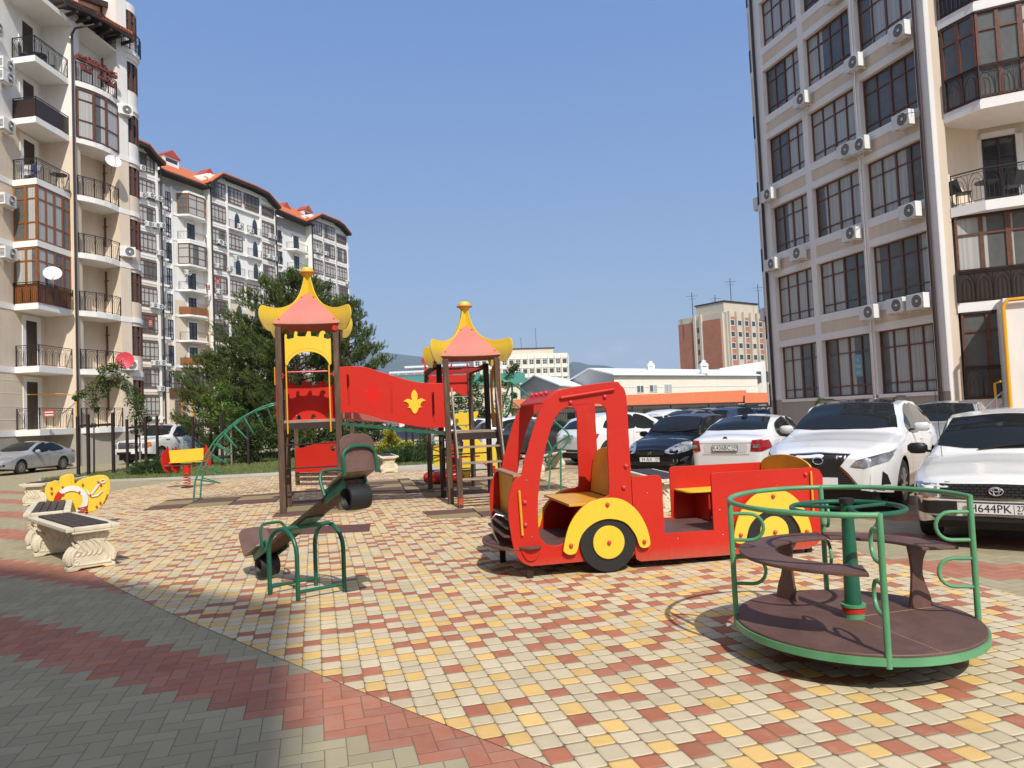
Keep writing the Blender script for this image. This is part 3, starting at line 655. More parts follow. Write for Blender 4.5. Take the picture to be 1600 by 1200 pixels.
# --- rear low bay
rb = [TL(0, 0)]
def loc(wx, wy): d = Vector((wx-TO.x, wy-TO.y)); return d.x*ca+d.y*sa, -d.x*sa+d.y*ca
for (wx, wy) in ((-5.70, 18.7), (-4.12, 18.2)): x, y = loc(wx, wy); post(x, y, 1.78)
xa, ya = loc(-5.70, 18.62); xb, yb = loc(-4.2, 18.12)
Mr = Matrix.Translation((xa, ya-.05, 0)) @ Matrix.Rotation(math.atan2(yb-ya, xb-xa), 4, 'Z')
ph = [(0, .34), (1.32, .34), (1.32, 1.11), (1.0, 1.11), (.75, 1.10), (.45, 1.03), (.2, .975), (.08, .985), (0, 1.0)]
panel('counter_panel', [ph, circle(1.12, .93, .068, 20)], .018, Mr @ XZ(0), red, ps)
for z in (.12, .24): mb = MB(Mr); mb.box(0, 1.35, .02, .06, z, z+.09); mb.build('bench_board', wood, ps, bevel=.004)
# pink slide chute leaving the tall turret towards the rear right
mb = MB(); mb.beam((.75, 1.15, 1.72), (1.75, 3.0, 1.58), .5, .02); mb.build('slide_bed', pale_red, ps)
mb = MB(); mb.beam((1.02, 1.1, 1.78), (2.0, 2.95, 1.64), .02, .22); mb.build('slide_side', pale_red, ps)
# --- bridge
ang = math.atan2(-.17-.0, 2.957-1.0); MBr = Matrix.Translation((1.0, 0, 0)) @ Matrix.Rotation(ang, 4, 'Z')
bo = [(.03, 2.585), (.37, 2.582), (.55, 2.55), (.73, 2.485), (1.13, 2.345), (1.37, 2.275), (1.55, 2.24), (1.76, 2.225), (1.93, 2.215), (1.93, 1.405), (1.73, 1.405), (1.55, 1.42), (1.33, 1.46), (.86, 1.58), (.54, 1.69), (.30, 1.745), (.03, 1.755)]
bo = smooth_poly(bo, 3, corners=(0, 8, 9, 16))
def slot(x, z0, z1, w=.022): return [(x-w, z0), (x+w, z0), (x+w, z1), (x-w, z1)]
flr = smooth_poly([(0, .225), (.045, .17), (.06, .10), (.05, .035), (.10, .055), (.15, .05), (.20, .01), (.155, .005), (.115, -.03), (.105, -.085), (.14, -.10), (.075, -.115), (.055, -.16), (.03, -.20), (0, -.22)], 3, closed=False)
fl = [(1.375+a, 1.895+b) for a, b in flr]+[(1.375-a, 1.895+b) for a, b in flr[::-1][1:-1]]
for yy in (-.03, .92):
    p_ = panel('bridge_panel', [bo, slot(.195, 1.88, 2.44)]+([slot(.955, 1.70, 2.27, .02), slot(1.71, 1.50, 2.06)] if yy < 0 else []), .02, MBr @ XZ(yy), red, ps)
    if yy < 0:
        panel('flower_emblem', [fl], .018, MBr @ XZ(yy-.02), yellow, p_)
        # faded place where the twin emblem was
        f2 = [(.62+a, 2.08+b) for a, b in flr]+[(.62-a, 2.08+b) for a, b in flr[::-1][1:-1]]
        panel('emblem_mark', [f2], .0015, MBr @ XZ(yy-.0112), mat('fresh_red_mark', (.60, .012, .006), .34), p_, .0004)
for k in range(13):
    t = k/13; z = 1.585-.27*t
    mb = MB(MBr); mb.box(.06+1.84*t, .06+1.84*t+.125, -.0, .9, z-.04, z); mb.build('bridge_plank', wood, ps)
for yy in (-.015, .9):
    mb = MB(MBr); mb.beam((.03, yy, 1.555), (1.90, yy, 1.285), .03, .045); mb.build('bridge_beam', green_dk, ps)
# --- smaller turret
X2, Y2 = 2.957, -.18
for (x, y, h) in ((X2, Y2, 2.66), (X2+.96, Y2, 2.66), (X2, Y2+1.17, 2.66), (X2+.98, Y2+1.3, 2.66), (X2-.09, Y2+3.0, 2.66), (X2+.9, Y2+3.05, 2.66)): post(x, y, h, .105, wood_dark if 0 < y < 2 else None)
roof(X2+.48, Y2+.58, 2.70, .97)
for k in range(8): MB().box(X2+.04, X2+.93, Y2+.06+.13*k, Y2+.185+.13*k, 1.285, 1.32).build('deck_plank', wood_pale, ps)
MB().box(X2+.06, X2+.90, Y2-.04, Y2-.01, 1.16, 1.285).build('deck_beam', wood_dark, ps)
MB().box(X2+.06, X2+.93, Y2+1.2, Y2+1.23, 1.16, 1.285).build('deck_beam', wood_dark, ps)
# stairs
sy0, sy1 = Y2-.10, Y2-.62
for k, z in enumerate((1.05, .77, .49, .21)):
    yy = sy0+(sy1-sy0)*(k+1)/4.3
    MB().box(X2+.10, X2+.90, yy-.09, yy+.07, z-.035, z).build('stair_tread', wood_pale, ps, bevel=.006)
for xx in (X2+.09, X2+.92):
    mb = MB(); mb.beam((xx, sy0+.05, 1.30), (xx, sy1-.03, .02), .03, .14); mb.build('stair_stringer', wood, ps)
    for dz, wd in ((.82, .045), (.60, .035), (.42, .035)):
        mb = MB(); mb.beam((xx, Y2-.02, 1.30+dz), (xx, sy1+.0, .18+dz*.62), .025, wd); mb.build('stair_rail', wood_pale, ps)
post(X2+.09, sy1-.03, .86, .095); MB().box(X2+.05, X2+.13, sy1-.082, sy1-.079, .05, .17).build('post_shoe', red, ps)
post(X2+.92, sy1-.03, .86, .095)
# back bay top: beams, red bars and flag board
for (p, q) in (((X2-.09, Y2+1.15, 2.60), (X2-.09, Y2+3.0, 2.60)), ((X2+.95, Y2+1.25, 2.60), (X2+.92, Y2+3.0, 2.60))):
    mb = MB(); mb.beam(p, q, .06, .09); mb.build('top_beam', wood_dark, ps)
for k in range(6): rung((X2-.06, Y2+1.35+.3*k, 2.585), (X2+.93, Y2+1.35+.3*k, 2.585), .017, red, 'overhead_bar')
panel('banner_board', [[(0, 2.17), (.62, 2.17), (.98, 1.96), (.98, 2.55), (0, 2.55)]], .018, XZ(Y2+3.08, X2-.06), red, ps)
for xx, sx in ((X2-.12, 1), (X2+.52, -1), (X2+.85, 1)):
    panel('pennant', [[(0, 2.55), (sx*.16, 2.55), (sx*.03, 2.80), (0, 2.84)], circle(-.0, 2.90, .06, 20)], .018, XZ(Y2+3.11, xx), red, ps)
for z in (.42, .75, 1.08, 1.40, 1.72, 2.05):
    rung((X2-.05, Y2+3.0, z), (X2+.86, Y2+3.03, z), .014, green_md if z > 1 else green_dk)
for z in (.42, .90, 1.30, 1.98): rung((X2-.05, Y2+3.0, z), (X2, Y2+1.17, z), .014, green_dk)
for z in (.5, .84): rung((X2, Y2+1.17, z), (X2+.98, Y2+1.3, z), .014, green_dk)
# ring panel on the right side
panel('ring_panel', [smooth_poly([(.06, 1.35), (1.1, 1.35), (1.12, 2.2), (.95, 2.5), (.6, 2.58), (.2, 2.5), (.04, 2.2)], 4, corners=(0, 1)), circle(.58, 1.98, .36, 28)], .02, YZ(X2+1.03, Y2), ochre, ps)
# --- right climbing arch of green pipes
def T2L(px, py, Y):
    w = at(px, py, Y); x, y = loc(w.x, w.y); return Vector((x, y, w.z))
ra = [T2L(772, 596, 13.9), T2L(798, 596, 13.95), T2L(838, 629, 14.1), T2L(868, 660, 14.25), T2L(890, 681, 14.35), T2L(878, 703, 14.4)]
rb_ = [T2L(772, 627, 14.8), T2L(800, 627, 14.8), T2L(826, 650, 14.85), T2L(847, 672, 14.9), T2L(862, 702, 14.9)]
rc = [T2L(798, 596, 13.95), T2L(784, 640, 14.3), T2L(787, 650, 14.35), T2L(800, 627, 14.8)]
pipes = [ra, rb_, rc,
         [T2L(800, 598, 14), T2L(800, 625, 14.3), T2L(796, 643, 14.5), T2L(790, 652, 14.6), T2L(785, 645, 14.7)],
         [T2L(838, 629, 14.1), T2L(812, 655, 14.5), T2L(797, 665, 14.7), T2L(803, 672, 14.8), T2L(826, 650, 14.85)],
         [T2L(868, 660, 14.25), T2L(840, 680, 14.5), T2L(828, 700, 14.6), T2L(836, 706, 14.8), T2L(847, 672, 14.9)],
         [T2L(890, 681, 14.35), T2L(872, 692, 14.5), T2L(858, 710, 14.6), T2L(852, 720, 14.7), T2L(860, 722, 14.8), T2L(874, 706, 14.6)],
         [T2L(876, 700, 14.4), T2L(876.6, 768, 14.55)], [T2L(862, 702, 14.9), T2L(857, 770, 14.75)]]
for p in pipes:
    if len(p) > 4 or p is rc: p = smooth_poly([tuple(q) for q in p], 3, closed=False, corners=(1,) if p in (ra, rb_) else ())
    mb = MB(); mb.tube(p, .019, 10); mb.build('climbing_pipe', green_md, ps, True)
# --- left climbing arch with V rungs
org = (250, 620); sc = 7.06
r1 = [(1265, 70), (1150, 105), (1050, 150), (950, 205), (850, 265), (750, 350), (650, 435), (570, 535), (510, 640), (450, 760), (410, 870), (385, 960), (370, 1160)]
r2 = [(1265, 90), (1080, 150), (945, 215), (830, 305), (720, 400), (630, 510), (560, 640), (510, 740), (475, 860), (455, 960), (445, 1120)]
def onplane(px, py, y0):
    d = ray(px, py); n = Vector((-sa, ca, 0)); o_ = TL(0, y0); c = Vector((0, 0, HC)); t = (o_-c).dot(n)/d.dot(n); w = c+d*t; x, y = loc(w.x, w.y); return Vector((x, y, w.z))
RA = [onplane(org[0]+x/sc, org[1]+y/sc, 3.25) for x, y in r1]; RB = [onplane(org[0]+x/sc, org[1]+y/sc, 3.85) for x, y in r2]
RA[-1].z = 0; RB[-1].z = 0
RA = smooth_poly([tuple(p) for p in RA], 4, closed=False); RB = smooth_poly([tuple(p) for p in RB], 4, closed=False)
tA = [(-.03, .95, 2.08), (-.12, 1.6, 2.10)]; tB = [(-.03, 1.05, 2.08), (-.05, 2.2, 2.10)]
for rail, tt in ((RA, tA), (RB, tB)):
    mb = MB(); mb.tube(tt+rail, .019, 10); mb.build('arch_rail', green_md, ps, True)
def arclen(P):
    L = [0]
    for a, b_ in zip(P, P[1:]): L.append(L[-1]+(Vector(b_)-Vector(a)).length)
    return L
def atlen(P, s):
    L = arclen(P); s = s*L[-1]
    for i in range(len(P)-1):
        if L[i+1] >= s:
            k = (s-L[i])/max(L[i+1]-L[i], 1e-6); return Vector(P[i]).lerp(Vector(P[i+1]), k), (Vector(P[i+1])-Vector(P[i])).normalized()
    return Vector(P[-1]), Vector((0, 0, -1))
for k in range(9):
    s = .06+.085*k*1.13
    a, ta_ = atlen(RA, s); b_, tb_ = atlen(RB, s)
    nrm = Vector((-ta_.z, 0, ta_.x)); nrm = -nrm if nrm.x < 0 else nrm
    tip = (a+b_)/2+nrm.normalized()*.44
    pts = smooth_poly([tuple(a), tuple(a.lerp(tip, .8)+(tip-b_)*.03), tuple(tip), tuple(b_.lerp(tip, .8)+(tip-a)*.03), tuple(b_)], 3, closed=False, corners=(1, 3))
    mb = MB(); mb.tube(pts, .015, 8); mb.build('v_rung', green_md, ps, True)
# ------------------------------------------------------------------ giraffe panel
gi = empty('giraffe_seat', 'yellow plywood giraffe play seat behind the small turret', 'play seat', (-1.2, 17.7, 0), R(0))
def gp(px, py): w = at(px, py, 17.7); return (w.x+1.2, w.z)
go = [gp(*p) for p in ((721, 752), (722, 716), (724, 690), (722, 672), (714, 664), (708, 656), (709, 648), (716, 646), (717, 641), (722, 641), (723, 645), (729, 645), (731, 640), (735, 640), (736, 644), (746, 643), (744, 652), (738, 658), (737, 672), (738, 684), (744, 686), (752, 693), (758, 694), (768, 697), (774, 702), (776, 722), (776, 741), (768, 738), (757, 725), (748, 722), (738, 726), (734, 740), (732, 752))]
for yy in (0, .34): panel('giraffe_side', [smooth_poly(go, 3)], .02, XZ(yy), yellow, gi)
MB().box(.05, .75, .01, .33, .50, .52).build('seat', red, gi)
panel('seat_side', [[gp(752, 722), gp(772, 738), gp(776, 741), gp(774, 728)]], .02, XZ(-.03), red, gi)
mb = MB(); mb.tube([(.1+.0*k+.06*math.cos(k*.7), .17+.06*math.sin(k*.7), .01+.0065*k) for k in range(60)], .008, 6); mb.build('spring', red, gi, True)
for k in range(3): mb = MB(); mb.ball((.02+.03*k, -.012, 1.35-.12*k), .02, 8, 5); mb.build('spot', red, gi, True)
# ------------------------------------------------------------------ springs
def spring(parent, h=.4, r=.07, m_=None):
    mb = MB(); mb.tube([(r*math.cos(k*.55), r*math.sin(k*.55), .02+h*k/70) for k in range(71)], .012, 6); mb.build('spring', m_ or red, parent, True)
    mb = MB(); mb.cyl((0, 0, 0), (0, 0, .02), .16, seg=20); mb.build('base_plate', wood_dark, parent, True)
# boat rocker
br = empty('boat_spring_rocker', 'yellow boat-shaped spring rocker with white lifebuoy and anchor, left of the seesaw', 'spring rocker', (-7.2, 11.9, 0), R(24))
def bp(px, py): w = at(px, py, 11.9); return ((w.x+7.2)*.87, w.z)
o5 = lambda x, y: bp(x/5, 720+y/5)
bo_ = smooth_poly([o5(*p) for p in ((395, 310), (365, 260), (358, 215), (375, 175), (400, 158), (425, 165), (445, 195), (465, 190), (470, 130), (490, 112), (540, 112), (556, 135), (558, 185), (590, 182), (610, 155), (700, 130), (780, 122), (825, 140), (842, 180), (840, 240), (822, 310), (790, 360), (760, 385), (700, 400), (560, 400), (440, 370))], 3)
for yy in (0, .36):
    s_ = panel('boat_side', [bo_], .022, XZ(yy), yellow, br)
rc_ = o5(560, 310)
ro, ri = .265, .185
panel('lifebuoy', [circle(rc_[0], rc_[1], ro*.92, 40), circle(rc_[0], rc_[1], ri*.88, 40)], .02, XZ(-.022), white_p, br)
panel('lifebuoy_band', [circle(rc_[0], rc_[1], ro*.93, 10, 135, 180)+circle(rc_[0], rc_[1], ri*.87, 10, 180, 135)], .024, XZ(-.0225), red, br)
mb = MB(); a = [o5(*p) for p in ((778, 180), (710, 268))]
mb.beam((a[0][0], -.022, a[0][1]), (a[1][0], -.022, a[1][1]), .016, .03); mb.build('anchor', white_p, br)
mb = MB(); mb.tube([(o5(*p)[0], -.022, o5(*p)[1]) for p in ((680, 228), (692, 258), (720, 280), (760, 276), (800, 240))], .013, 8); mb.build('anchor_arm', white_p, br, True)
mb = MB(); c_ = o5(806, 164); mb.tube([(c_[0]+.035*math.cos(2*PI*k/14), -.022, c_[1]+.028*math.sin(2*PI*k/14)) for k in range(14)], .009, 6, closed=True); mb.build('anchor_ring', white_p, br, True)
each('bolt_cap', pink_bolt, br, [lambda mb, p=o5(*p): mb.ball((p[0], -.035, p[1]), .018, 8, 6) for p in ((410, 205), (412, 243), (495, 200), (648, 185), (770, 168), (790, 188), (497, 255), (624, 243), (709, 268), (785, 330), (757, 358))])
MB().box(-.25, .35, .01, .35, .50, .52).build('seat', yellow, br)
MB().box(-.3, .3, .12, .24, .38, .42).build('beam', red, br)
spring(br, .36)
# red rocker with yellow board
sr = empty('spring_rocker', 'red two-headed spring rocker with a yellow board, left of the green climbing arch', 'spring rocker', (-8.95, 19.5, 0), R(6))
spring(sr, .45, .085)
MB().cyl((0, 0, .40), (0, 0, .62), .10, seg=18).build('collar', red, sr, True)
MB().box(-.55, .55, -.10, .10, .60, .64).build('beam', brownply, sr, bevel=.005)
panel('seat_board', [[(-.36, .70), (.50, .73), (.50, 1.06), (-.40, 1.03)]], .02, XZ(-.16), yellow, sr)
MB().box(-.40, .50, -.17, .17, .69, .71).build('seat', yellow, sr)
for xx in (-.52, -.30, .50):
    hd_ = smooth_poly([(-.10, .52), (.02, .44), (.12, .52), (.17, .70), (.16, .92), (.08, 1.05), (.03, 1.15), (-.02, 1.05), (-.12, .98), (-.17, .78)], 4)
    h_ = panel('head_board', [hd_], .02, Matrix.Translation((xx, 0, 0)) @ Matrix.Rotation(R(-35), 4, 'Z') @ YZ(), red, sr)
    if xx < -.4: panel('face_ring', [circle(0, .86, .10, 20), circle(0, .86, .05, 16)], .01, Matrix.Translation((xx-.02, -.0, 0)) @ Matrix.Rotation(R(-35), 4, 'Z') @ YZ(-.012), white_p, h_)
# red roller rocker behind the small turret
rr = empty('roller_rocker', 'red roller-bodied rocker with an upright yellow board behind the small turret', 'spring rocker', (-1.75, 17.2, 0), R(0))
mb = MB(); mb.lathe([(1e-3, -.50), (.09, -.47), (.135, -.40), (.15, -.3), (.15, .35), (.135, .44), (1e-3, .5)], 24); me_o = mb.build('roller', mat('plain_red_plastic', (.50, .02, .012), .4), rr, True); me_o.rotation_euler = (0, PI/2, 0); me_o.location = (.02, 0, .17)
panel('back_board', [smooth_poly([(-.08, .45), (.0, .42), (.08, .45), (.10, .6), (.10, .85), (.05, .95), (-.05, .95), (-.10, .85), (-.10, .6)], 4)], .03, XZ(.05, -.12), yellow, rr)
panel('red_side', [[(.05, .2), (.35, .2), (.32, .95), (.12, .98)]], .02, XZ(.0, .02), red, rr)
MB().box(.0, .9, -.15, .15, .62, .65).build('seat', red, rr)
MB().box(-.1, .1, -.1, .1, .0, .05).build('base_plate', wood_dark, rr)
# ------------------------------------------------------------------ stone benches
def stone_b(nt, b):
    (x, y, z), v = nt.coord('Object'); n = nt.noise(v, 5, 5); n2 = nt.noise(v, 70, 3)
    nt.t.links.new(nt.ramp(n*.7+n2*.3, [(.3, (.50, .43, .30)), (.6, (.66, .59, .44)), (.8, (.74, .68, .54))]), b.inputs['Base Color'])
    nt.t.links.new(nt.bump(n2, .003, .5), b.inputs['Normal'])
stone = mat('cream_cast_stone', rough=.8, build=stone_b)
slat = mat('dark_bench_slat', (.045, .03, .024), .55, noise=(8, .3))
def spiral(cx, cz, r0, turns, a0, dirn=1, n=26):
    return [(cx+r0*(1-k/n*.86)*math.cos(a0+dirn*turns*2*PI*k/n), cz+r0*(1-k/n*.86)*math.sin(a0+dirn*turns*2*PI*k/n)) for k in range(n+1)]
def make_pedestal(parent, x):
    W2 = .25
    prof = [(-.25, 0), (-.25, .035), (-.235, .05), (-.20, .06), (-.215, .11), (-.225, .16), (-.20, .22), (-.155, .26), (-.135, .30), (-.17, .34), (-.19, .375), (-.18, .415), (-.15, .43)]
    out = smooth_poly(prof, 4, closed=False, corners=(0, 1, 3))
    out = out+[(-a, b) for a, b in out[::-1]]
    foot = [(-.25, 0), (-.15, 0), (-.12, .02), (.12, .02), (.15, 0), (.25, 0)]
    base = out+[(.15, 0), (.11, .022), (-.11, .022), (-.15, 0)]
    Mp = Matrix.Translation((x, 0, 0)) @ YZ()
    p = panel('pedestal', [base], .17, Mp, stone, parent, .012)
    MB().box(x-.12, x+.12, -.255, .255, .012, .05).build('plinth', stone, p, bevel=.012) if False else None
    mb = MB()
    for sd in (-1, 1):
        xo = x+sd*.082
        def tb(pts, r):
            mb.tube([(xo, a, b) for a, b in pts], [r*(.5+.5*math.sin(PI*min(1, (i+1)/len(pts)*1.2))) for i in range(len(pts))], 7)
        tb(spiral(-.125, .365, .05, 1.4, -PI/2, 1), .014); tb(spiral(.125, .365, .05, 1.4, -PI/2, -1), .014)
        tb(smooth_poly([(-.16, .09), (-.15, .18), (-.07, .30), (.03, .37), (.12, .415)], 5, closed=False), .020)
        for q in range(5):
            a = -.09+.055*q
            tb(smooth_poly([(a+.07, .37-.01*q), (a+.0, .30-.02*q), (a-.015, .21), (a+.02, .165), (a+.045, .20)], 4, closed=False), .019)
        tb(spiral(-.16, .10, .045, 1.3, PI/2, 1), .013); tb(spiral(.16, .10, .045, 1.3, PI/2, -1), .013)
        tb([(-.2, .062), (.2, .062)], .018)
        tb(smooth_poly([(.20, .10), (.19, .19), (.14, .26), (.10, .30)], 4, closed=False), .020)
    for sd in (-1, 1):      # leaf on the narrow faces
        for q in (-.05, .0, .05):
            mb.tube(smooth_poly([(x+q, sd*.13, .30), (x+q*1.1, sd*.205, .22), (x+q*1.2, sd*.235, .14), (x+q*1.3, sd*.225, .07)], 3, closed=False), [.02, .024, .028, .03, .032, .034, .034, .03, .025, .02], 7)
    mb.build('relief', stone, p, True)
def make_bench(label, p0, p1, group='stone benches round the playground'):
    p0 = Vector((*p0, 0)); p1 = Vector((*p1, 0)); d = p1-p0; L = d.length
    b_ = empty('stone_bench', label, 'bench', tuple((p0+p1)/2), math.atan2(d.y, d.x), group)
    make_pedestal(b_, -L/2); make_pedestal(b_, L/2)
    hl, hw = L/2+.17, .28
    mb = MB(); mb.box(-hl, hl, -hw+.06, hw-.06, .43, .455)
    fr = [(-hl, -hw), (hl, -hw), (hl, hw), (-hl, hw)]
    mb.box(-hl, hl, -hw, -hw+.09, .455, .505); mb.box(-hl, hl, hw-.09, hw, .455, .505); mb.box(-hl, -hl+.09, -hw+.09, hw-.09, .455, .505); mb.box(hl-.09, hl, -hw+.09, hw-.09, .455, .505)
    mb.build('seat_frame', stone, b_, bevel=.012)
    for k in range(4): MB().box(-hl+.10, hl-.10, -hw+.10+.092*k, -hw+.10+.092*k+.082, .49, .52).build('slat', slat, b_, bevel=.004)
    return b_
make_bench('cream carved stone bench with dark slats, nearest the camera at the left', (-5.02, 8.42), (-6.15, 9.55))
make_bench('second carved stone bench, directly behind the nearest one', (-6.64, 10.15), (-7.45, 11.5))
make_bench('carved stone bench at the far left, in front of the silver sedan', (-10.95, 16.35), (-11.15, 18.1))
make_bench('carved stone bench on the far paving edge behind the seesaw', (-3.86, 21.9), (-4.25, 23.2))
make_bench('carved stone bench partly hidden behind the load bed of the red truck', (2.42, 11.0), (2.22, 12.7))
make_bench('far carved stone bench seen through the windscreen opening of the red truck', (.5, 18.9), (1.15, 20.5))
# ------------------------------------------------------------------ building materials
def stucco(name, col, sc=1.5, amt=.10):
    def f(nt, b):
        (x, y, z), v = nt.coord('Object'); n = nt.noise(v, sc*.35, 5, .65); n2 = nt.noise(nt.comb(x*3, y*3, z*.22), 1.5, 6, .7); n3 = nt.noise(v, 60, 2)
        k = .92+(n-.5)*amt*2.2+(n2-.5)*amt*2.4; nt.t.links.new(nt.mix(1.0, (*col, 1), nt.comb(k, k, k), 'MULTIPLY'), b.inputs['Base Color'])
        nt.t.links.new(nt.bump(n3, .01, .35), b.inputs['Normal'])
    return mat(name, col, .9, spec=.2, build=f)
beige = stucco('beige_stucco', (.75, .63, .49)); whitew = stucco('white_stucco', (.84, .81, .75)); trim = stucco('white_trim', (.88, .86, .82), amt=.06)
greyst = stucco('grey_base_stucco', (.44, .40, .34)); cream_w = stucco('cream_wall', (.74, .67, .55))
frame_br = mat('brown_window_frame', (.15, .060, .034), .4, noise=(8, .3)); frame_or = mat('orange_brown_frame', (.27, .095, .025), .4, noise=(8, .25))
frame_dk = mat('dark_window_frame', (.035, .018, .013), .4); iron = mat('black_wrought_iron', (.012, .011, .011), .45); pipe_br = mat('brown_drainpipe', (.035, .022, .018), .4)
soff = mat('dark_roof_boards', (.03, .018, .013), .7); yellow_pipe = mat('yellow_gas_pipe', (.70, .36, .02), .4); room = mat('dim_room', (.05, .048, .042), .9)
def glass_b(nt, b):
    oi = nt.n.new('ShaderNodeObjectInfo'); (x, y, z), v = nt.coord('Object'); r = NV(nt, oi.outputs['Random'])
    col, _ = nt.white(nt.comb((x*1.1+r*9).floor()+.5, r*37, .5))
    fold = nt.math('SINE', x*38+nt.math('SINE', x*9+r*30)*2)*.5+.5
    cur = nt.mix(fold*.5, (.52, .52, .48), (.32, .325, .30))
    dark = nt.mix(nt.noise(v, 2.5, 3), (.06, .066, .065), (.16, .16, .145))
    has = (col*.6+r*.4).gt(.40)
    nt.t.links.new(nt.mix(has*.85, dark, cur), b.inputs['Base Color'])
    nt.t.links.new(nt.bump(nt.noise(nt.comb(x+r*20, z, 0), 1.1, 2), .05, .25), b.inputs['Coat Normal'])
glass = mat('curtained_window_glass', rough=.25, spec=.4, coat=.45, build=glass_b)
glass_dk = mat('dark_window_glass', (.03, .034, .036), .08, coat=1.0)
def tile_b(nt, b, scale=5.5):
    (x, y, z), v = nt.coord('Object'); f = (x*scale).frac(); h = nt.math('SINE', x*scale*2*PI)*.5+.5; rr_ = (z*3.2+y*3.0).frac(); n = nt.noise(v, 3, 4)
    k = .72+h*.35+(n-.5)*.4-(rr_.lt(.14))*.25
    nt.t.links.new(nt.mix(1.0, (.62, .165, .055, 1), nt.comb(k, k, k), 'MULTIPLY'), b.inputs['Base Color']); nt.t.links.new(nt.bump(h, .04, .7), b.inputs['Normal'])
tile = mat('orange_roof_tiles', rough=.7, build=tile_b); tile_red = mat('red_metal_roof', (.40, .07, .035), .6, noise=(2, .2))
# ------------------------------------------------------------------ facade kit: local +x along the wall, +y out of it
def frame_obj(name, label, cat, O, d):
    """d = wall direction so that rotating it +90 degrees gives the outward normal"""
    e = empty(name, label, cat, (O[0], O[1], 0), math.atan2(d[1], d[0])); e['_'] = 0; del e['_']
    return e
class Fr:
    def __init__(s, O, d): s.O = Vector((O[0], O[1], 0)); s.d = Vector((d[0], d[1], 0)).normalized(); s.n = Vector((-s.d.y, s.d.x, 0))
    def hit(s, px, py, y=0.0):
        r = ray(px, py); c = Vector((0, 0, HC)); t = (s.O+s.n*y-c).dot(s.n)/r.dot(s.n); w = c+r*t; return (w-s.O).dot(s.d), w.z
    def x(s, px, py, y=0.0): return s.hit(px, py, y)[0]
    def w(s, x, y, z=0): return s.O+s.d*x+s.n*y+Vector((0, 0, z))
    def M(s): return Matrix(((s.d.x, s.n.x, 0, s.O.x), (s.d.y, s.n.y, 0, s.O.y), (0, 0, 1, 0), (0, 0, 0, 1)))
def bx(name, m_, parent, *b, bevel=0): return MB().box(*b).build(name, m_, parent, bevel=bevel)
def boxes(name, m_, parent, L, M=None):
    mb = MB(M)
    for b in L: mb.box(*b)
    return mb.build(name, m_, parent)
_wc = {}
def window(parent, x0, x1, z0, z1, y=0.0, cols=4, tr_=(.16, .74), fm=None, gm=None, name='window', th=.05, screens=True):
    """framed window, its panes a child; meshes shared between equal sizes"""
    w, h = round(x1-x0, 2), round(z1-z0, 2); fm = fm or frame_br; gm = gm or glass
    key = (w, h, cols, tr_, fm.name, gm.name, th)
    if key not in _wc:
        mb = MB(); t = th
        mb.box(0, w, -.03, .05, 0, t); mb.box(0, w, -.03, .05, h-t, h); mb.box(0, t, -.03, .05, t, h-t); mb.box(w-t, w, -.03, .05, t, h-t)
        for k in range(1, cols): ww = t*(.9 if k != cols//2 else 1.5); mb.box(w*k/cols-ww/2, w*k/cols+ww/2, -.028, .045, t, h-t)
        for q in tr_: mb.box(t, w-t, -.026, .04, h*q-t*.4, h*q+t*.4)
        me = mb.mesh('window'); me.materials.append(fm)
        g = MB(); g.add([(t, 0, t), (w-t, 0, t), (w-t, 0, h-t), (t, 0, h-t)], [(3, 2, 1, 0)]); gme = g.mesh('pane'); gme.materials.append(gm)
        _wc[key] = (me, gme)
    me, gme = _wc[key]
    o = bpy.data.objects.new(name, me); COL.objects.link(o); o.parent = parent; o.location = (x0, y, z0)
    p = bpy.data.objects.new('pane', gme); COL.objects.link(p); p.parent = o
    return o
def rail_path(pts, h=1.0, arches=True, unit=.46, seg=4, simple=False):
    """wrought iron balustrade along a polyline: rails, posts, bars and interlaced arches"""
    mb = MB(); pts = [Vector((*p, 0)) for p in pts]
    for a, b in zip(pts, pts[1:]):
        L = (b-a).length; d = (b-a)/L; Z = Vector((0, 0, 1))
        for z, r in ((h, .022), (h-.08, .010), (.07, .012)): mb.beam(a+Z*z, b+Z*z, r*2, r*1.4)
        if simple:
            n = max(2, int(L/.14))
            for k in range(1, n): p = a+d*(L*k/n); mb.beam(p+Z*.07, p+Z*(h-.08), .012)
            continue
        n = max(1, round(L/unit)); u = L/n; zt = h-.08
        for k in range(n):
            for c, rad in ((.5, .46), (.5, .26)):
                p0 = u*(k+c-rad); p1 = u*(k+c+rad); zs = zt-.42*(rad/.46)-.02 if rad > .3 else zt-.40
                P = [a+d*p0+Z*.07, a+d*p0+Z*zs]
                for t in range(20, 180, 20): P.append(a+d*(u*(k+c)-u*rad*math.cos(R(t)))+Z*(zs+(zt-zs-(.0 if rad > .3 else .16))*math.sin(R(t))))
                P += [a+d*p1+Z*zs, a+d*p1+Z*.07]
                for i in range(len(P)-1): mb.beam(P[i], P[i+1], .012)
            p = a+d*(u*(k+.5)); mb.beam(p+Z*.07, p+Z*(zt-.25), .010)
            p = a+d*(u*k); mb.beam(p+Z*.07, p+Z*zt, .010)
    for p in pts: mb.beam(p, p+Vector((0, 0, h+.02)), .04)
    return mb
def railing(parent, pts, z, h=1.0, m_=None, simple=False, name='railing'):
    mb = rail_path(pts, h, simple=simple); return mb.build(name, m_ or iron, parent, loc=(0, 0, z))
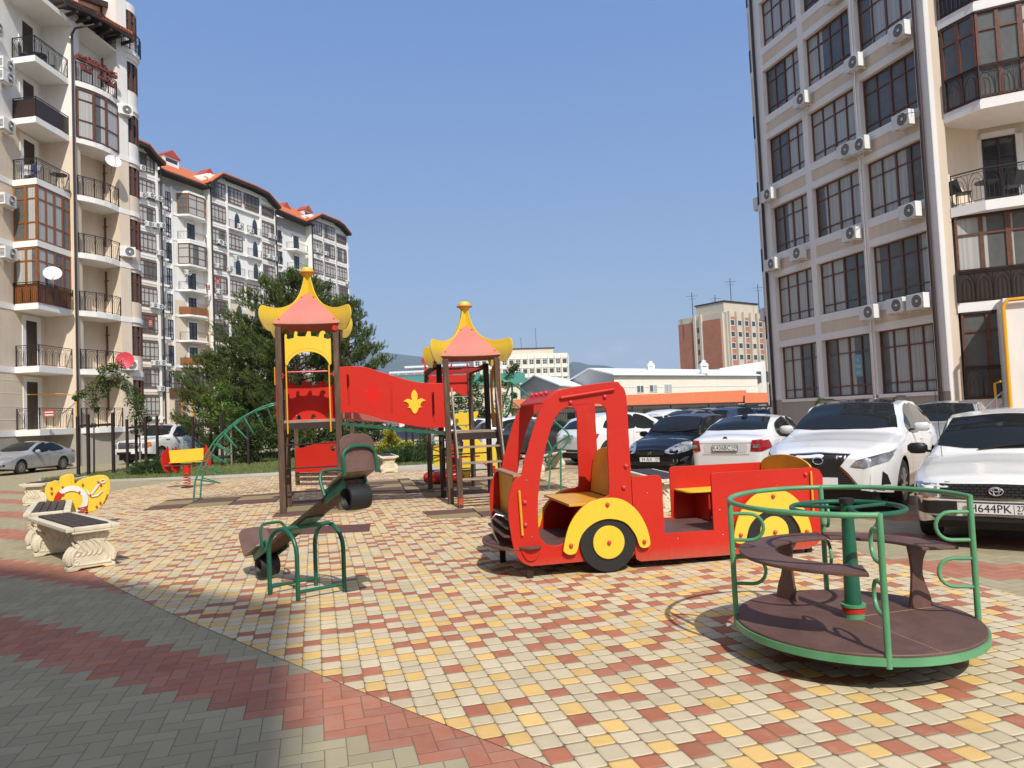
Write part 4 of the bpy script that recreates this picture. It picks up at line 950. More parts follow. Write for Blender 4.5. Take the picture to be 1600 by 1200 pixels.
# air conditioner template (copied everywhere)
ac_w = mat('ac_white_metal', (.72, .72, .69), .45, noise=(4, .06)); ac_g = mat('ac_grille', (.05, .05, .05), .6)
def make_ac():
    e = empty('air_conditioner', 'x', 'air conditioner')
    MB().box(-.40, .40, .14, .44, 0, .56).build('casing', ac_w, e, bevel=.02)
    g = MB(); g.M = Matrix.Translation((-.10, .441, .28)) @ Matrix.Rotation(R(-90), 4, 'X'); g.lathe([(1e-3, .004), (.23, .004), (.235, .0)], 24); gr = g.build('fan_grille', ac_g, e)
    mb = MB()
    for r in (.06, .12, .18, .235): mb.tube([(-.10+r*math.cos(2*PI*k/20), .452, .28+r*math.sin(2*PI*k/20)) for k in range(20)], .006, 4, closed=True)
    mb.cyl((-.10, .44, .28), (-.10, .46, .28), .05, seg=12); mb.build('grille_ring', ac_w, gr)
    mb = MB()
    for q in range(6): mb.box(.401, .405, .18, .40, .10+.06*q, .13+.06*q)
    mb.build('side_vent', ac_g, e)
    for xx in (-.28, .28): MB().box(xx-.02, xx+.02, .0, .42, -.05, -.01).build('bracket', ac_w, e)
    return e
AC0 = make_ac(); ac_used = [False]
FLN = ['ground', 'first', 'second', 'third', 'fourth', 'fifth', 'sixth', 'seventh', 'eighth', 'ninth']
ac_seen = {}
def ac(fr, x, y, z, label, s=1.0, rot=0.0, group='air conditioners on the facades'):
    label = label.replace('ground storey', 'ground floor')
    ac_seen[label] = ac_seen.get(label, 0)+1
    o = AC0 if not ac_used[0] else copy_tree(AC0)
    ac_used[0] = True
    o.location = fr.w(x, y, z); o.rotation_euler = (0, 0, math.atan2(fr.d.y, fr.d.x)+rot); o.scale = (s, s, s)
    tag(o, label, 'air conditioner', group); return o
# ================================================================== right-hand block
dC = (-.2690, .9631); fC = Fr((12.75, 25.5), dC)
C = empty('apartment_building', 'beige apartment block on the right with white piers and brown-framed windows', 'building', tuple(fC.O), math.atan2(dC[1], dC[0]))
xe = fC.x(1472, 600)            # near end of the window grid (smallest x)
xf = fC.x(1208, 600)            # far end
cw = [(fC.x(1463, 570), fC.x(1371, 570)), (fC.x(1362, 570), fC.x(1286, 570)), (fC.x(1278, 570), fC.x(1219, 570))]
TOPZ = 25.5
boxes('wall', beige, C, [(xe-.3, xf+.15, -9, -.45, 0, TOPZ)])
piers = [(xe-.30, cw[0][0]), (cw[0][1], cw[1][0]), (cw[1][1], cw[2][0]), (cw[2][1], xf+.15)]
for (a, b) in piers: bx('pier', trim, C, a, b, -.45, .02, 1.75, TOPZ)
for k in range(-1, 8):
    z1 = 1.97+3*k+3; z0 = 3.97+3*(k)
    if k == -1: z0 = 0; z1 = 1.76
    for (a, b) in cw:
        if k == -1: bx('spandrel', greyst, C, a, b, -.45, .0, z0, z1-.12); bx('sill', trim, C, a, b, -.45, .03, z1-.12, z1)
        else:
            bx('lintel', trim, C, a, b, -.45, -.01, z0, z0+.26)
            bx('spandrel', whitew if k > 5 else beige, C, a, b, -.45, -.035, z0+.26, z1-.30)
            bx('sill', trim, C, a, b, -.45, -.01, z1-.30, z1)
    if k >= 0:
        for i, (a, b) in enumerate(cw):
            s0 = 1.76 if k == 0 else 1.97+3*k
            window(C, a, b, s0, 3.97+3*k, -.22, 4, (.17, .73), frame_br)
boxes('base', greyst, C, [(xe-.3, xf+.15, -.45, .03, 0, 1.60)]) if False else None
for (a, b) in piers: bx('pier_base', greyst, C, a, b, -.45, .015, 0, 1.75)
for px, nm in ((1472, 0), (1211, 1)):
    mb = MB(); x_ = fC.x(px, 600); mb.cyl((x_, .09, .1), (x_, .09, TOPZ), .06, seg=10); mb.build('drainpipe', pipe_br, C, True)
mb = MB(); x_ = (cw[0][1]+cw[1][0])/2; mb.cyl((x_, .06, 1.4), (x_, .06, TOPZ), .028, seg=8); mb.build('cable_duct', white_p, C, True)
bx('roof', tile_red, C, xe-1, xf+1.2, -9.3, .9, TOPZ, TOPZ+.3)
# blue advert in a ground-floor window
adv = mat('light_blue_advert', (.16, .38, .45), .6)
xa1, za1 = fC.hit(1331, 555, -.1); xa0, za0 = fC.hit(1345, 588, -.1)
bx('advert_sheet', adv, C, xa0, xa1, -.20, -.19, za0, za1)
for i, s in enumerate(('8', '938', '408')): text('advert_text', s, .17, fC.M().inverted() @ fC.M() @ Matrix.Translation(((xa0+xa1)/2, -.186, za1-.2-.24*i)) @ Matrix.Rotation(PI, 4, 'Z') @ Matrix.Rotation(R(90), 4, 'X'), white_p, C, .001)
# far end section with little balconies, seen edge-on
boxes('wall', beige, C, [(xf+.15, xf+.72, -9, -.30, 0, TOPZ)])
for k in range(0, 8):
    z = 1.45+3*k
    bx('balcony_slab', trim, C, xf+.18, xf+.60, -.3, -.20, z-.25, z)
    railing(C, [(xf+.20, -.22), (xf+.58, -.22)], z, 1.0)
    bx('band', trim, C, xf+.15, xf+.64, -.3, -.27, z-.2, z)
# near end facet turned towards the camera
cor = fC.w(xe-.30, 0); dD = (-.9, .436); fD = Fr((cor.x, cor.y), dD)
Mloc = Matrix(((fC.d.x, fC.d.y, 0, 0), (fC.n.x, fC.n.y, 0, 0), (0, 0, 1, 0), (0, 0, 0, 1)))
D = empty('apartment_building', 'corner wing of the right-hand block with iron balconies and glazed bays', 'building', tuple(fD.O), math.atan2(dD[1], dD[0]))
xr = -4.6
boxes('wall', beige, D, [(xr, 0, -8, -1.25, 0, TOPZ), (-.34, 0, -1.25, 0, 0, TOPZ)])
bx('corner_pier', trim, D, -.12, .0, -.02, .012, 0, TOPZ)
for k in range(0, 7):
    z = 1.45+3*k; dpt = (0.05, .05, .45, .75, .75, .75, .75)[k]
    sl_ = [(-.34, 0.02), (-.34, -1.2), (xr, -1.2), (xr, dpt), (-1.2, dpt)] if k > 1 else [(-.34, .05), (-.34, -1.2), (xr, -1.2), (xr, .05)]
    mb = MB(); mb.prism(sl_, z-.30, z); mb.build('balcony_slab', trim, D)
    path = [(-.40, .0), (-1.22, dpt-.06), (xr+.05, dpt-.06)] if k > 1 else [(-.40, .0), (xr+.05, .0)]
    top = z+2.68
    if k == 2:
        railing(D, path, z, 1.0)
        window(D, -2.35, -1.45, z+.02, z+2.35, -1.22, 2, (.72,), frame_dk, glass_dk, 'balcony_door')
        boxes('door_surround', trim, D, [(-2.55, -2.35, -1.25, -1.19, z, z+2.55), (-1.45, -1.25, -1.25, -1.19, z, z+2.55), (-2.55, -1.25, -1.25, -1.19, z+2.35, z+2.55)])
    else:
        fm = frame_br
        P = [Vector((*p, 0)) for p in path]
        for a, b in zip(P, P[1:]):
            L = (b-a).length; ang_ = math.atan2((a-b).y, (a-b).x); sub = 3 if L > 2 else 1
            for q in range(sub):
                s0 = b+(a-b)*(q/sub)
                w = window(D, 0, L/sub, 0, top-z-.02, 0, 2, (.36, .78), fm, glass, 'glazed_bay', .07)
                w.location = (s0.x, s0.y, z+.02); w.rotation_euler = (0, 0, ang_)
        off = [(p[0], p[1]+.09) for p in path]
        railing(D, off, z, 1.0)
        if k in (1, 4):
            mb = MB()
            for a, b in zip(path, path[1:]): mb.beam((a[0], a[1]+.05, z+.5), (b[0], b[1]+.05, z+.5), .02, .9)
            mb.build('balcony_screen', frame_dk, D)
        if k in (0,): pass
        mb = MB(); mb.prism([(p[0], p[1]+.08) for p in path]+[(xr, -1.2), (-.34, -1.2)], top-.04, top+.02); mb.build('lintel', soff, D)
bx('base', greyst, D, xr, -.34, -1.25, .06, 0, 1.15)
bx('roof', tile_red, D, xr-1, 1, -9, 1.3, TOPZ, TOPZ+.3)
# entrance portal with yellow gas pipe
xp, zp = fD.hit(1574, 560, 1.2)
bx('portal_wall', whitew, D, xp-2.6, xp, -1.0, 1.15, 0, 4.35)
mb = MB(); yp = 1.28
mb.tube(smooth_poly([(xp+.02, yp, .1), (xp+.02, yp, 4.1), (xp-.1, yp, 4.28), (xp-2.5, yp, 4.30)], 3, closed=False, corners=(1, 2)), .055, 10); mb.build('gas_pipe', yellow_pipe, D, True)
mb = MB(); mb.tube([(xp+.32, yp-.3, .1), (xp+.32, yp-.3, 1.9), (xp+.15, yp-.3, 1.95)], .035, 8); mb.build('gas_pipe', yellow_pipe, D, True)
# steel handrail by the door
hr = empty('handrail', 'brushed steel handrail rising beside the entrance of the right-hand block', 'handrail', (0, 0, 0))
a = at(1536, 640, 19.5); b_ = at(1566, 612, 21.0); mb = MB()
mb.tube([(a.x, a.y, 0.5), a, b_, (b_.x, b_.y, .5)], .022, 8); mb.build('rail', steel, hr, True)
mb = MB(); mb.tube([(a.x, a.y, a.z-.35), (b_.x, b_.y, b_.z-.35)], .014, 8); mb.build('lower_rail', steel, hr, True)
for t in (.33, .66): p = a.lerp(b_, t); mb = MB(); mb.cyl((p.x, p.y, .5), p, .016, seg=8); mb.build('baluster', steel, hr, True)
# balcony table and chairs
tb_ = empty('balcony_table', 'small black iron table on the second-floor corner balcony at right', 'table', tuple(fD.w(-1.35, -.15, 7.45)))
mb = MB(); mb.cyl((0, 0, .68), (0, 0, .70), .33, seg=24); mb.build('table_top', iron, tb_, True)
mb = MB(); mb.cyl((0, 0, .2), (0, 0, .68), .02, seg=8); mb.build('stem', iron, tb_, True)
for k in range(3): mb = MB(); mb.cyl((0, 0, .22), (.24*math.cos(k*2.1), .24*math.sin(k*2.1), 0), .012, seg=6); mb.build('leg', iron, tb_, True)
for (xx, sg, lb) in ((-.72, 1, 'black iron chair left of the table on the right-hand corner balcony'), (-2.0, -1, 'black iron chair right of the table on the right-hand corner balcony')):
    c_ = empty('balcony_chair', lb, 'chair', tuple(fD.w(xx, -.1, 7.45)), math.atan2(dD[1], dD[0]), 'black iron balcony chairs')
    MB().box(-.2, .2, -.2, .2, .42, .45).build('seat', iron, c_)
    mb = MB(); mb.beam((sg*.2, 0, .45), (sg*.32, 0, .88), .36, .02, Vector((0, 1, 0))); mb.build('backrest', iron, c_)
    for sx in (-.18, .18):
        for sy in (-.18, .18): mb = MB(); mb.cyl((sx, sy, 0), (sx*.9, sy*.9, .43), .012, seg=6); mb.build('leg', iron, c_)
# air conditioners of the right block, at their places on the grid
acs = [(1408, 52), (1414, 190), (1425, 332), (1337, 100), (1347, 228), (1325, 236), (1333, 366), (1255, 156), (1203, 304), (1249, 396), (1361, 489), (1405, 479), (1437, 473), (1209, 412), (1305, -8)]
acl = ['high on the right-hand block, between fourth and fifth storeys by the drainpipe', 'beside the near drainpipe under the antenna on the right block', 'with a green sticker beside the near drainpipe of the right block',
 'highest by the white cable duct on the right block', 'right-hand one of the touching pair by the white cable duct', 'left-hand one of the touching pair by the white cable duct', 'single one by the cable duct above the second-storey windows, right block',
 'alone between first and second window columns, high on the right block', 'by the far drainpipe, upper one, on the right block', 'under the far window column above the red curtained window', 'alone under the middle windows just above the ground-floor row',
 'left one of the pair just above the blue-adverted ground floor', 'right one of the pair next to the near drainpipe, lowest row', 'lower one beside the far drainpipe of the right block', 'cut by the top edge above the middle column of the right block']
for (px, py), lb in zip(acs, acl):
    x_, z_ = fC.hit(px, py+10, .2); ac(fC, x_, .0, z_, 'white air conditioner '+lb, .88)
for (px, py, lb) in ((1178, 300, 'seen edge-on at the far left corner of the right block, upper one'), (1190, 484, 'seen edge-on at the far left corner of the right block, lower one')):
    x_ = fC.x(px, py, .9); z_ = fC.hit(px, py+8, .9)[1]; ac(fC, xf+.73, -.75, z_, 'grey air conditioner '+lb, 1.0, R(-90))
# TV antenna on the right facade
an = empty('tv_antenna', 'comb-shaped TV antenna mounted by the near drainpipe of the right block', 'antenna', (0, 0, 0))
p0 = fC.w(*(lambda h: (h[0], .35, h[1]))(fC.hit(1436, 174, .35))); q0 = fC.w(*(lambda h: (h[0], .45, h[1]))(fC.hit(1402, 180, .45)))
mb = MB(); mb.cyl(p0, q0, .012, seg=6); mb.cyl(p0, fC.w(fC.x(1440, 176), .02, p0.z), .015, seg=6)
for t in range(7): c_ = p0.lerp(q0, t/6); mb.cyl(c_-Vector((0, 0, .16-.012*t)), c_+Vector((0, 0, .16-.012*t)), .006, seg=5)
mb.build('antenna_rods', steel, an)
# ================================================================== left near block
oA = (-21.96, 36.0); dA = (-.3338, -.9426)         # +x towards the camera, +y out (to the street)
fA = Fr(oA, dA)
A = empty('apartment_building', 'near left apartment block with curved balconies and beige lower storeys', 'building', tuple(fA.O), math.atan2(dA[1], dA[0]))
# x<0 lies beyond the corner C1; the second column runs 0 .. -2.6, pier to -3.25, then the round bay
x188 = fA.x(188, 400); x204 = fA.x(204, 400); ZT = 22.3
hiz = lambda k: whitew if k >= 5 else beige
for k in range(0, 8):
    z = 1.9+3*k; zt = min(z+3, 26)
    m_ = hiz(k)
    boxes('wall', m_, A, [(x188-.02, .0, -1.35, -1.2, z, zt), (-.16, .0, -1.2, 0, z, zt)])
    boxes('pier', m_, A, [(x204, x188, -1.3, 0, z, zt)])
    if k < 7:
        pts = [(-.16, -1.2), (-.16, .0), (-.45, .12), (-1.0, .26), (-1.5, .28), (-2.0, .22), (x188, .0), (x188, -1.2)]
        mb = MB(); mb.prism(pts, z-.28, z); mb.build('balcony_slab', trim, A)
        bx('band', trim, A, x204-.0, x188-.001, -1.3, .02, z-.28, z)
        if k != 5 and k != 6: railing(A, [(-.20, .02), (-.45, .08), (-1.0, .21), (-1.5, .23), (-2.0, .17), (x188+.05, .0)], z, 1.0)
    bx('door_frame', trim, A, -.95, -.80, -1.2, -1.17, z, z+2.5); bx('balcony_door', frame_dk, A, -.80, -.30, -1.2, -1.18, z, z+2.4)
# sixth level: glazed loggia; top level: rail hung with flower boxes
P = [(-.2, .03), (-1.0, .24), (-1.75, .24), (x188+.02, .02)]
for a, b in zip(P, P[1:]):
    L = math.hypot(a[0]-b[0], a[1]-b[1]); w = window(A, 0, L, 0, 2.6, 0, 1, (.36, .78), frame_br, glass, 'glazed_loggia', .07)
    w.location = (b[0], b[1], 16.92); w.rotation_euler = (0, 0, math.atan2(a[1]-b[1], a[0]-b[0]))
railing(A, [(-.20, .02), (-.45, .08), (-1.0, .21), (-1.5, .23), (-2.0, .17), (x188+.05, .0)], 19.9, 1.0, simple=True)
flower = mat('red_flowers', (.30, .03, .03), .7, noise=(14, .5, (.10, .02, .02))); fbox = mat('terracotta_planter', (.16, .05, .035), .7)
for i, (a, zz) in enumerate((((-.35, .22), 20.95), ((-.85, .36), 20.9), ((-1.45, .40), 20.9), ((-2.1, .33), 20.85), ((-.6, .30), 20.45), ((-1.5, .38), 20.4), ((-2.0, .32), 20.3))):
    fb = empty('flower_box', ('upper' if i < 4 else 'lower')+' flower box with red flowers on the top left balcony, '+('leftmost', 'second from left', 'third from left', 'rightmost')[i if i < 4 else (i-4)], 'flower box', tuple(fA.w(a[0], a[1], zz)), math.atan2(dA[1], dA[0]), 'flower boxes on the top-floor balcony')
    MB().box(-.28, .28, -.09, .09, 0, .17).build('box', fbox, fb, bevel=.01)
    mb = MB(); rq = random.Random(i)
    for q in range(60):
        c = Vector((rq.uniform(-.3, .3), rq.uniform(-.13, .13), rq.uniform(.14, .30))); s_ = .05; n = Vector((rq.uniform(-1, 1), rq.uniform(-1, 1), rq.uniform(0, 1))).normalized(); u = n.orthogonal().normalized()*s_; v = n.cross(u)
        mb.add([c-u, c-v, c+u, c+v], [(0, 1, 2, 3)])
    mb.build('flowers', flower, fb)
boxes('base', greyst, A, [(x204, 0, -1.35, .0, 0, 1.62)])
mb = MB(); mb.cyl((.06, .10, .2), (.06, .10, 22.2), .055, seg=10); mb.build('drainpipe', pipe_br, A, True)
mb = MB(); mb.tube([(.06, .10, 22.2), (.0, .25, 22.5), (-.7, .75, 22.95)], .055, 10); mb.build('drainpipe', pipe_br, A, True)
mb = MB(); mb.tube([(.22, .16, 1.3), (.22, .16, 3.55), (.9, -.1, 3.62), (2.0, -1.2, 3.62)], .03, 8); mb.build('gas_pipe', yellow_pipe, A, True)
# side wall that faces the camera, and the older plane running to the left
Ai = Matrix(((fA.d.x, fA.d.y, 0, 0), (fA.n.x, fA.n.y, 0, 0), (0, 0, 1, 0), (0, 0, 0, 1))) @ Matrix.Translation((-fA.O.x, -fA.O.y, 0))
def wbox(name, m_, *b): mb = MB(Ai); mb.box(*b); return mb.build(name, m_, A)
XW = -23.55
for k in range(-1, 8):
    z = 1.9+3*k; z0 = max(z, 0); m_ = greyst if k < 0 else hiz(k)
    wbox('wall', m_, XW-8, XW, 24, 36.02, z0, z+3)
    wbox('wall', m_, XW-.01, -21.96, 36.0, 36.6, z0, z+3)
    if k >= 0: wbox('band', trim, XW-8, XW+.025, 24, 36.0, z-.28, z)
for k in range(0, 7):
    z = 1.9+3*k
    sl_ = [(XW, 33.75), (-22.25, 33.55), (-22.15, 36.05), (XW, 36.0)]
    mb = MB(Ai); mb.prism(sl_, z-.29, z+.004); mb.build('balcony_slab', trim, A)
    pth = [Ai @ Vector(p) for p in ((XW+.05, 33.80, 0), (-22.30, 33.62, 0), (-22.20, 36.0, 0))]
    if k in (2, 3):
        Pq = [pth[0], pth[1], pth[2]]
        for a, b in zip(Pq, Pq[1:]):
            L = (a-b).length; sub = 2 if L > 1.5 else 1
            for q in range(sub):
                s0 = a.lerp(b, (q)/sub); e0 = a.lerp(b, (q+1)/sub)
                w = window(A, 0, L/sub, 0, 2.68, 0, 2, (.33, .76), frame_or, glass, 'glazed_bay', .08)
                w.location = (s0.x, s0.y, z+.01); w.rotation_euler = (0, 0, math.atan2(e0.y-s0.y, e0.x-s0.x))
                w.scale = (1, 1, 1)
        if k == 2:
            railing(A, [(p.x+.0, p.y) for p in [Ai @ Vector(q) for q in ((XW+.05, 33.70, 0), (-22.22, 33.52, 0), (-22.10, 36.0, 0))]], z, 1.0, iron)
            mb = MB()
            for a, b in zip(pth, pth[1:]): mb.beam((a.x, a.y, z+.5), (b.x, b.y, z+.5), .03, .9)
            mb.build('balcony_screen', frame_or, A)
    else:
        railing(A, [(p.x, p.y) for p in pth], z, 1.0)
        if k == 5:
            mb = MB()
            for a, b in zip(pth, pth[1:]): mb.beam((a.x, a.y, z+.5), (b.x, b.y, z+.5), .02, .85)
            mb.build('balcony_screen', frame_dk, A)
    mb = MB(Ai); mb.box(XW-.02, XW+.02, 34.55, 35.35, z, z+2.35); mb.build('balcony_door', frame_dk, A)
    mb = MB(Ai); mb.box(XW, XW+.03, 34.30, 34.55, z, z+2.6); mb.box(XW, XW+.03, 35.35, 35.65, z, z+2.6); mb.box(XW, XW+.03, 34.55, 35.35, z+2.35, z+2.6); mb.build('door_surround', trim, A)
    mb = MB(Ai); mb.box(XW, XW+.03, 30.2, 31.75, z+.5, z+2.6); w = mb.build('window', trim, A); mb = MB(Ai); mb.box(XW+.031, XW+.035, 30.2, 31.5, z+.7, z+2.45); mb.build('pane', glass, w)
for q in range(4): wbox('rustication', trim, XW-.0, XW+.008, 31.8, 34.2, 2.4+.62*q, 2.43+.62*q)
# round bay at the far corner
cb = Vector((x204-.28, -1.03, 0)); rb0 = 1.0
for k in range(-1, 8):
    z = 1.9+3*k; z0 = max(z, 0)
    M_ = Matrix.Translation(cb)
    for (u_, v_) in ((z0, z+.9), (z+2.55, z+3)): mb = MB(M_); mb.lathe([(rb0, u_), (rb0, v_)], 28); mb.build('bay_wall', hiz(k) if k >= 0 else greyst, A, True)
    if k >= 0:
        mb = MB(M_); mb.lathe([(rb0+.06, z-.25), (rb0+.06, z), (rb0-.1, z)], 28); mb.lathe([(rb0-.1, z-.25), (rb0+.06, z-.25)], 28); mb.build('band', trim, A, True)
        mb = MB(M_); mb.lathe([(rb0-.08, z+.9), (rb0-.08, z+2.55)], 28); w = mb.build('bay_window', glass_dk, A, True)
        mb = MB(M_)
        for t in range(16): a = 2*PI*t/16; mb.beam((rb0*math.cos(a)*.96, rb0*math.sin(a)*.96, z+.9), (rb0*math.cos(a)*.96, rb0*math.sin(a)*.96, z+2.55), .09)
        mb.lathe([(rb0-.09, z+2.0), (rb0-.03, z+2.0), (rb0-.03, z+2.07), (rb0-.09, z+2.07)], 28); mb.build('frame', frame_br, w)
mb = MB(Matrix.Translation(cb)); mb.lathe([(1e-3, 22.9), (rb0+.15, 22.9), (rb0+.15, 23.1), (1e-3, 23.1)], 28); mb.build('bay_roof', trim, A)
rp_ = [(cb.x+1.2*math.cos(R(t)), cb.y+1.2*math.sin(R(t))) for t in range(20, 200, 20)]
railing(A, rp_, 23.1, 1.0)
wbox('wall', whitew, -33, -25.4, 38.6, 46, 0, 24)
# roof over the second column: dark raked bargeboard, and the pink attic wall with its own roof
def roofslab(name, m_, parent, pts, th=.18):
    mb = MB(); n = len(pts); pts = [Vector(p) for p in pts]
    mb.add(pts+[p+Vector((0, 0, th)) for p in pts], [tuple(range(n)), tuple(range(n, 2*n))[::-1]]+[(i, i+n, (i+1) % n+n, (i+1) % n) for i in range(n)]); return mb.build(name, m_, parent)
def q(px, py, y): x_, z_ = fA.hit(px, py, y); return (x_, y, z_)
r_ = [q(100, 2, .7), q(148, 22, .7), q(205, 58, .7)]
mb = MB()
for a, b in zip(r_, r_[1:]): mb.beam((a[0], .75, a[2]), (b[0], .75, b[2]), .10, .34)
mb.build('bargeboard', soff, A)
mb = MB()
for t in range(7): p = Vector(r_[0]).lerp(Vector(r_[2]), t/6.0); mb.box(p.x-.06, p.x+.06, -1.0, .8, p.z-.30, p.z-.16)
mb.build('rafters', soff, A)
rr0, rr2 = Vector(r_[0]), Vector(r_[2])
roofslab('roof', tile, A, [(rr2.x, .8, rr2.z+.1), (rr0.x, .8, rr0.z+.1), (rr0.x, -3, rr0.z+1.4), (rr2.x, -3, rr2.z+1.4)])
roofslab('soffit', soff, A, [(rr2.x, .8, rr2.z-.02), (rr0.x, .8, rr0.z-.02), (rr0.x, -1.3, rr0.z+.45), (rr2.x, -1.3, rr2.z+.45)], .05)
roofslab('soffit', trim, A, [(x188, .0, 22.6), (0, 0, 23.2), (0, -1.3, 23.2), (x188, -1.3, 22.6)], .1)
pinkw = stucco('pinkish_attic_wall', (.60, .44, .36))
xa0, za0 = fA.hit(128, 20, -1.3); xa1, za1 = fA.hit(193, 40, -1.3)
bx('attic_wall', pinkw, A, xa1, xa0+3, -5, -1.35, 22.9, 27.2)
u0, u1 = fA.hit(112, -10, -.6), fA.hit(211, 24, -.6)
mb = MB(); mb.beam((u0[0], -.6, u0[1]+.1), (u1[0], -.6, u1[1]), .12, .30); mb.build('bargeboard', soff, A)
roofslab('roof', soff, A, [(u1[0], -.6, u1[1]), (u0[0], -.6, u0[1]), (u0[0], -5, u0[1]+.6), (u1[0], -5, u1[1]+.6)])
roofslab('soffit', trim, A, [tuple(Ai @ Vector(p)) for p in ((XW-1, 33.0, 22.7), (-22.0, 33.2, 22.7), (-21.9, 36.3, 22.7), (XW-1, 36.3, 22.7))], .25)
# small things fixed to block A
for (px, py, lb) in ((19, 102, 'upper of the stacked pair at top left'), (19, 121, 'lower of the stacked pair at top left'), (20, 196, 'alone at left below the dark-screened balcony'), (22, 313, 'at left beside the upper glazed bay'), (18, 396, 'at left beside the lower glazed bay'), (2, 42, 'cut by the left picture edge near the top')):
    w = at(px, py+9, 33.0 if px > 5 else 32.3); w.x = XW
    o = ac(fA, 0, 0, w.z, 'white air conditioner '+lb); o.location = w; o.rotation_euler = (0, 0, R(-90)); 
for (px, py, lb) in ((221, 180, 'on the round corner bay against the sky'), (217, 398, 'midway up the round corner bay of the near left block'), (212, 572, 'low on the round corner bay above the pickup')):
    al = R(62); ac(fA, cb.x+rb0*math.cos(al), cb.y+rb0*math.sin(al), at(px, py+8, 39.6).z, 'white air conditioner '+lb, 1.0, al-PI/2)
def dish(px, py, Y, r, m_, label, aim):
    w = at(px, py, Y); e = empty('satellite_dish', label, 'satellite dish', tuple(w)); M_ = Vector(aim).normalized().to_track_quat('Z', 'Y').to_matrix().to_4x4()
    mb = MB(M_); mb.lathe([(1e-3, -.06), (r*.5, -.045), (r*.85, -.01), (r, .02), (r*.98, .03), (r*.5, -.03), (1e-3, -.045)], 28); mb.build('reflector', m_, e, True)
    mb = MB(M_); mb.tube([(0, -r*.95, 0), (0, -r*.9, r*.5), (0, 0, r*.95)], .012, 6); mb.cyl((0, 0, r*.85), (0, 0, r*1.05), .03, seg=8); mb.build('feed_arm', steel, e, True)
    mb = MB(); mb.tube([tuple(-Vector(aim).normalized()*.05), tuple(-Vector(aim).normalized()*.3+Vector((0, 0, -.15))), tuple(-Vector(aim).normalized()*.45+Vector((0, 0, -.4)))], .02, 6); mb.build('mount', steel, e, True); return e
dish(177, 252, 37.5, .40, white_p, 'white satellite dish high beside the curved balconies of the near left block', (.75, -.75, .45))
dish(82, 427, 34.0, .40, white_p, 'white satellite dish on the wooden-screened glazed balcony', (.5, -.9, .5))
rd = dish(195, 563, 37.6, .45, mat('red_dish', (.60, .05, .08), .5), 'red satellite dish at the end of a curved balcony, above the young tree', (.35, -1, .1))
# blurred red sale sign on the ground-floor rail
sg = empty('sale_sign', 'small red sign tied to the ground-floor balcony railing at left', 'sign', tuple(at(77, 646, 33.45)))
MB().box(-.26, .26, -.012, .012, -.17, .17).build('board', red, sg, bevel=.004)
for dz in (.06, -.07): MB().box(-.20, .20, -.016, -.013, dz-.03, dz+.03).build('lettering_band', white_p, sg)
# ================================================================== long white block further back
def pB(px): return px
oB0 = Vector((-26.7, 112.2, 0)); dB = Vector((-39.6+26.7, 77.8-112.2, 0)).normalized()     # +x towards the camera
fB = Fr((oB0.x, oB0.y), (dB.x, dB.y)); angB = math.atan2(dB.y, dB.x)
B1 = empty('apartment_building', 'long white nine-storey block with orange roofs, its near half', 'building', tuple(fB.O), angB)
B2 = empty('apartment_building', 'far end of the long white block, gabled, above the pine', 'building', tuple(fB.O), angB)
def X(px, py=420): return fB.x(px, py)
wz = lambda k: (5.4+3*k-1.95, 5.4+3*k)
bl = stucco('white_block_wall', (.86, .84, .79), .6); bb = stucco('beige_block_wall', (.74, .63, .49), .6)
SEG = [  # (px0, px1, kind, thing)
    (205, 253, 'W', B1), (253, 331, 'M', B1), (331, 433, 'W', B1), (433, 489, 'M', B2), (489, 546, 'W', B2)]
for (p0, p1, kd, T) in SEG:
    xa, xb = X(p1), X(p0); y0 = 0 if kd == 'W' else -.9; top = 31.4 if kd == 'M' else 33.2
    bx('wall', bb, T, xa, xb, y0-9, y0-.30, 0, 16.9); bx('wall', bl, T, xa, xb, y0-9, y0-.30, 16.9, top)
    for k in range(0, 10 if kd == 'W' else 9):
        z = wz(k)[0]-.55; bx('band', trim, T, xa, xb, y0-.30, y0-.24 if kd == 'M' else y0-.02, z, z+.28)
WIN = [(219, 246, B1), (333, 356, B1), (411, 431, B1), (490, 506, B2), (508, 525, B2), (527, 543, B2)]
def wcols(lst, T_all=None):
    for (p0, p1, T) in lst:
        xa, xb = X(p1), X(p0)
        for k in range(10):
            z0, z1 = wz(k)
            if k == 9 and p0 in (411, 527): z1 -= .8
            window(T, xa, xb, z0, z1, -.10, 4, (.2, .72), frame_br, glass, th=.07)
            sp_ = bl if k > 4 else bb
            bx('spandrel', sp_, T, xa, xb, -.30, -.05, z1+.22, z1+1.05-.25)
        bx('mullion_pier', trim, T, xa-.32, xa, -.30, .0, 2.5, 32.6); bx('mullion_pier', trim, T, xb, xb+.32, -.30, .0, 2.5, 32.6)
wcols(WIN)
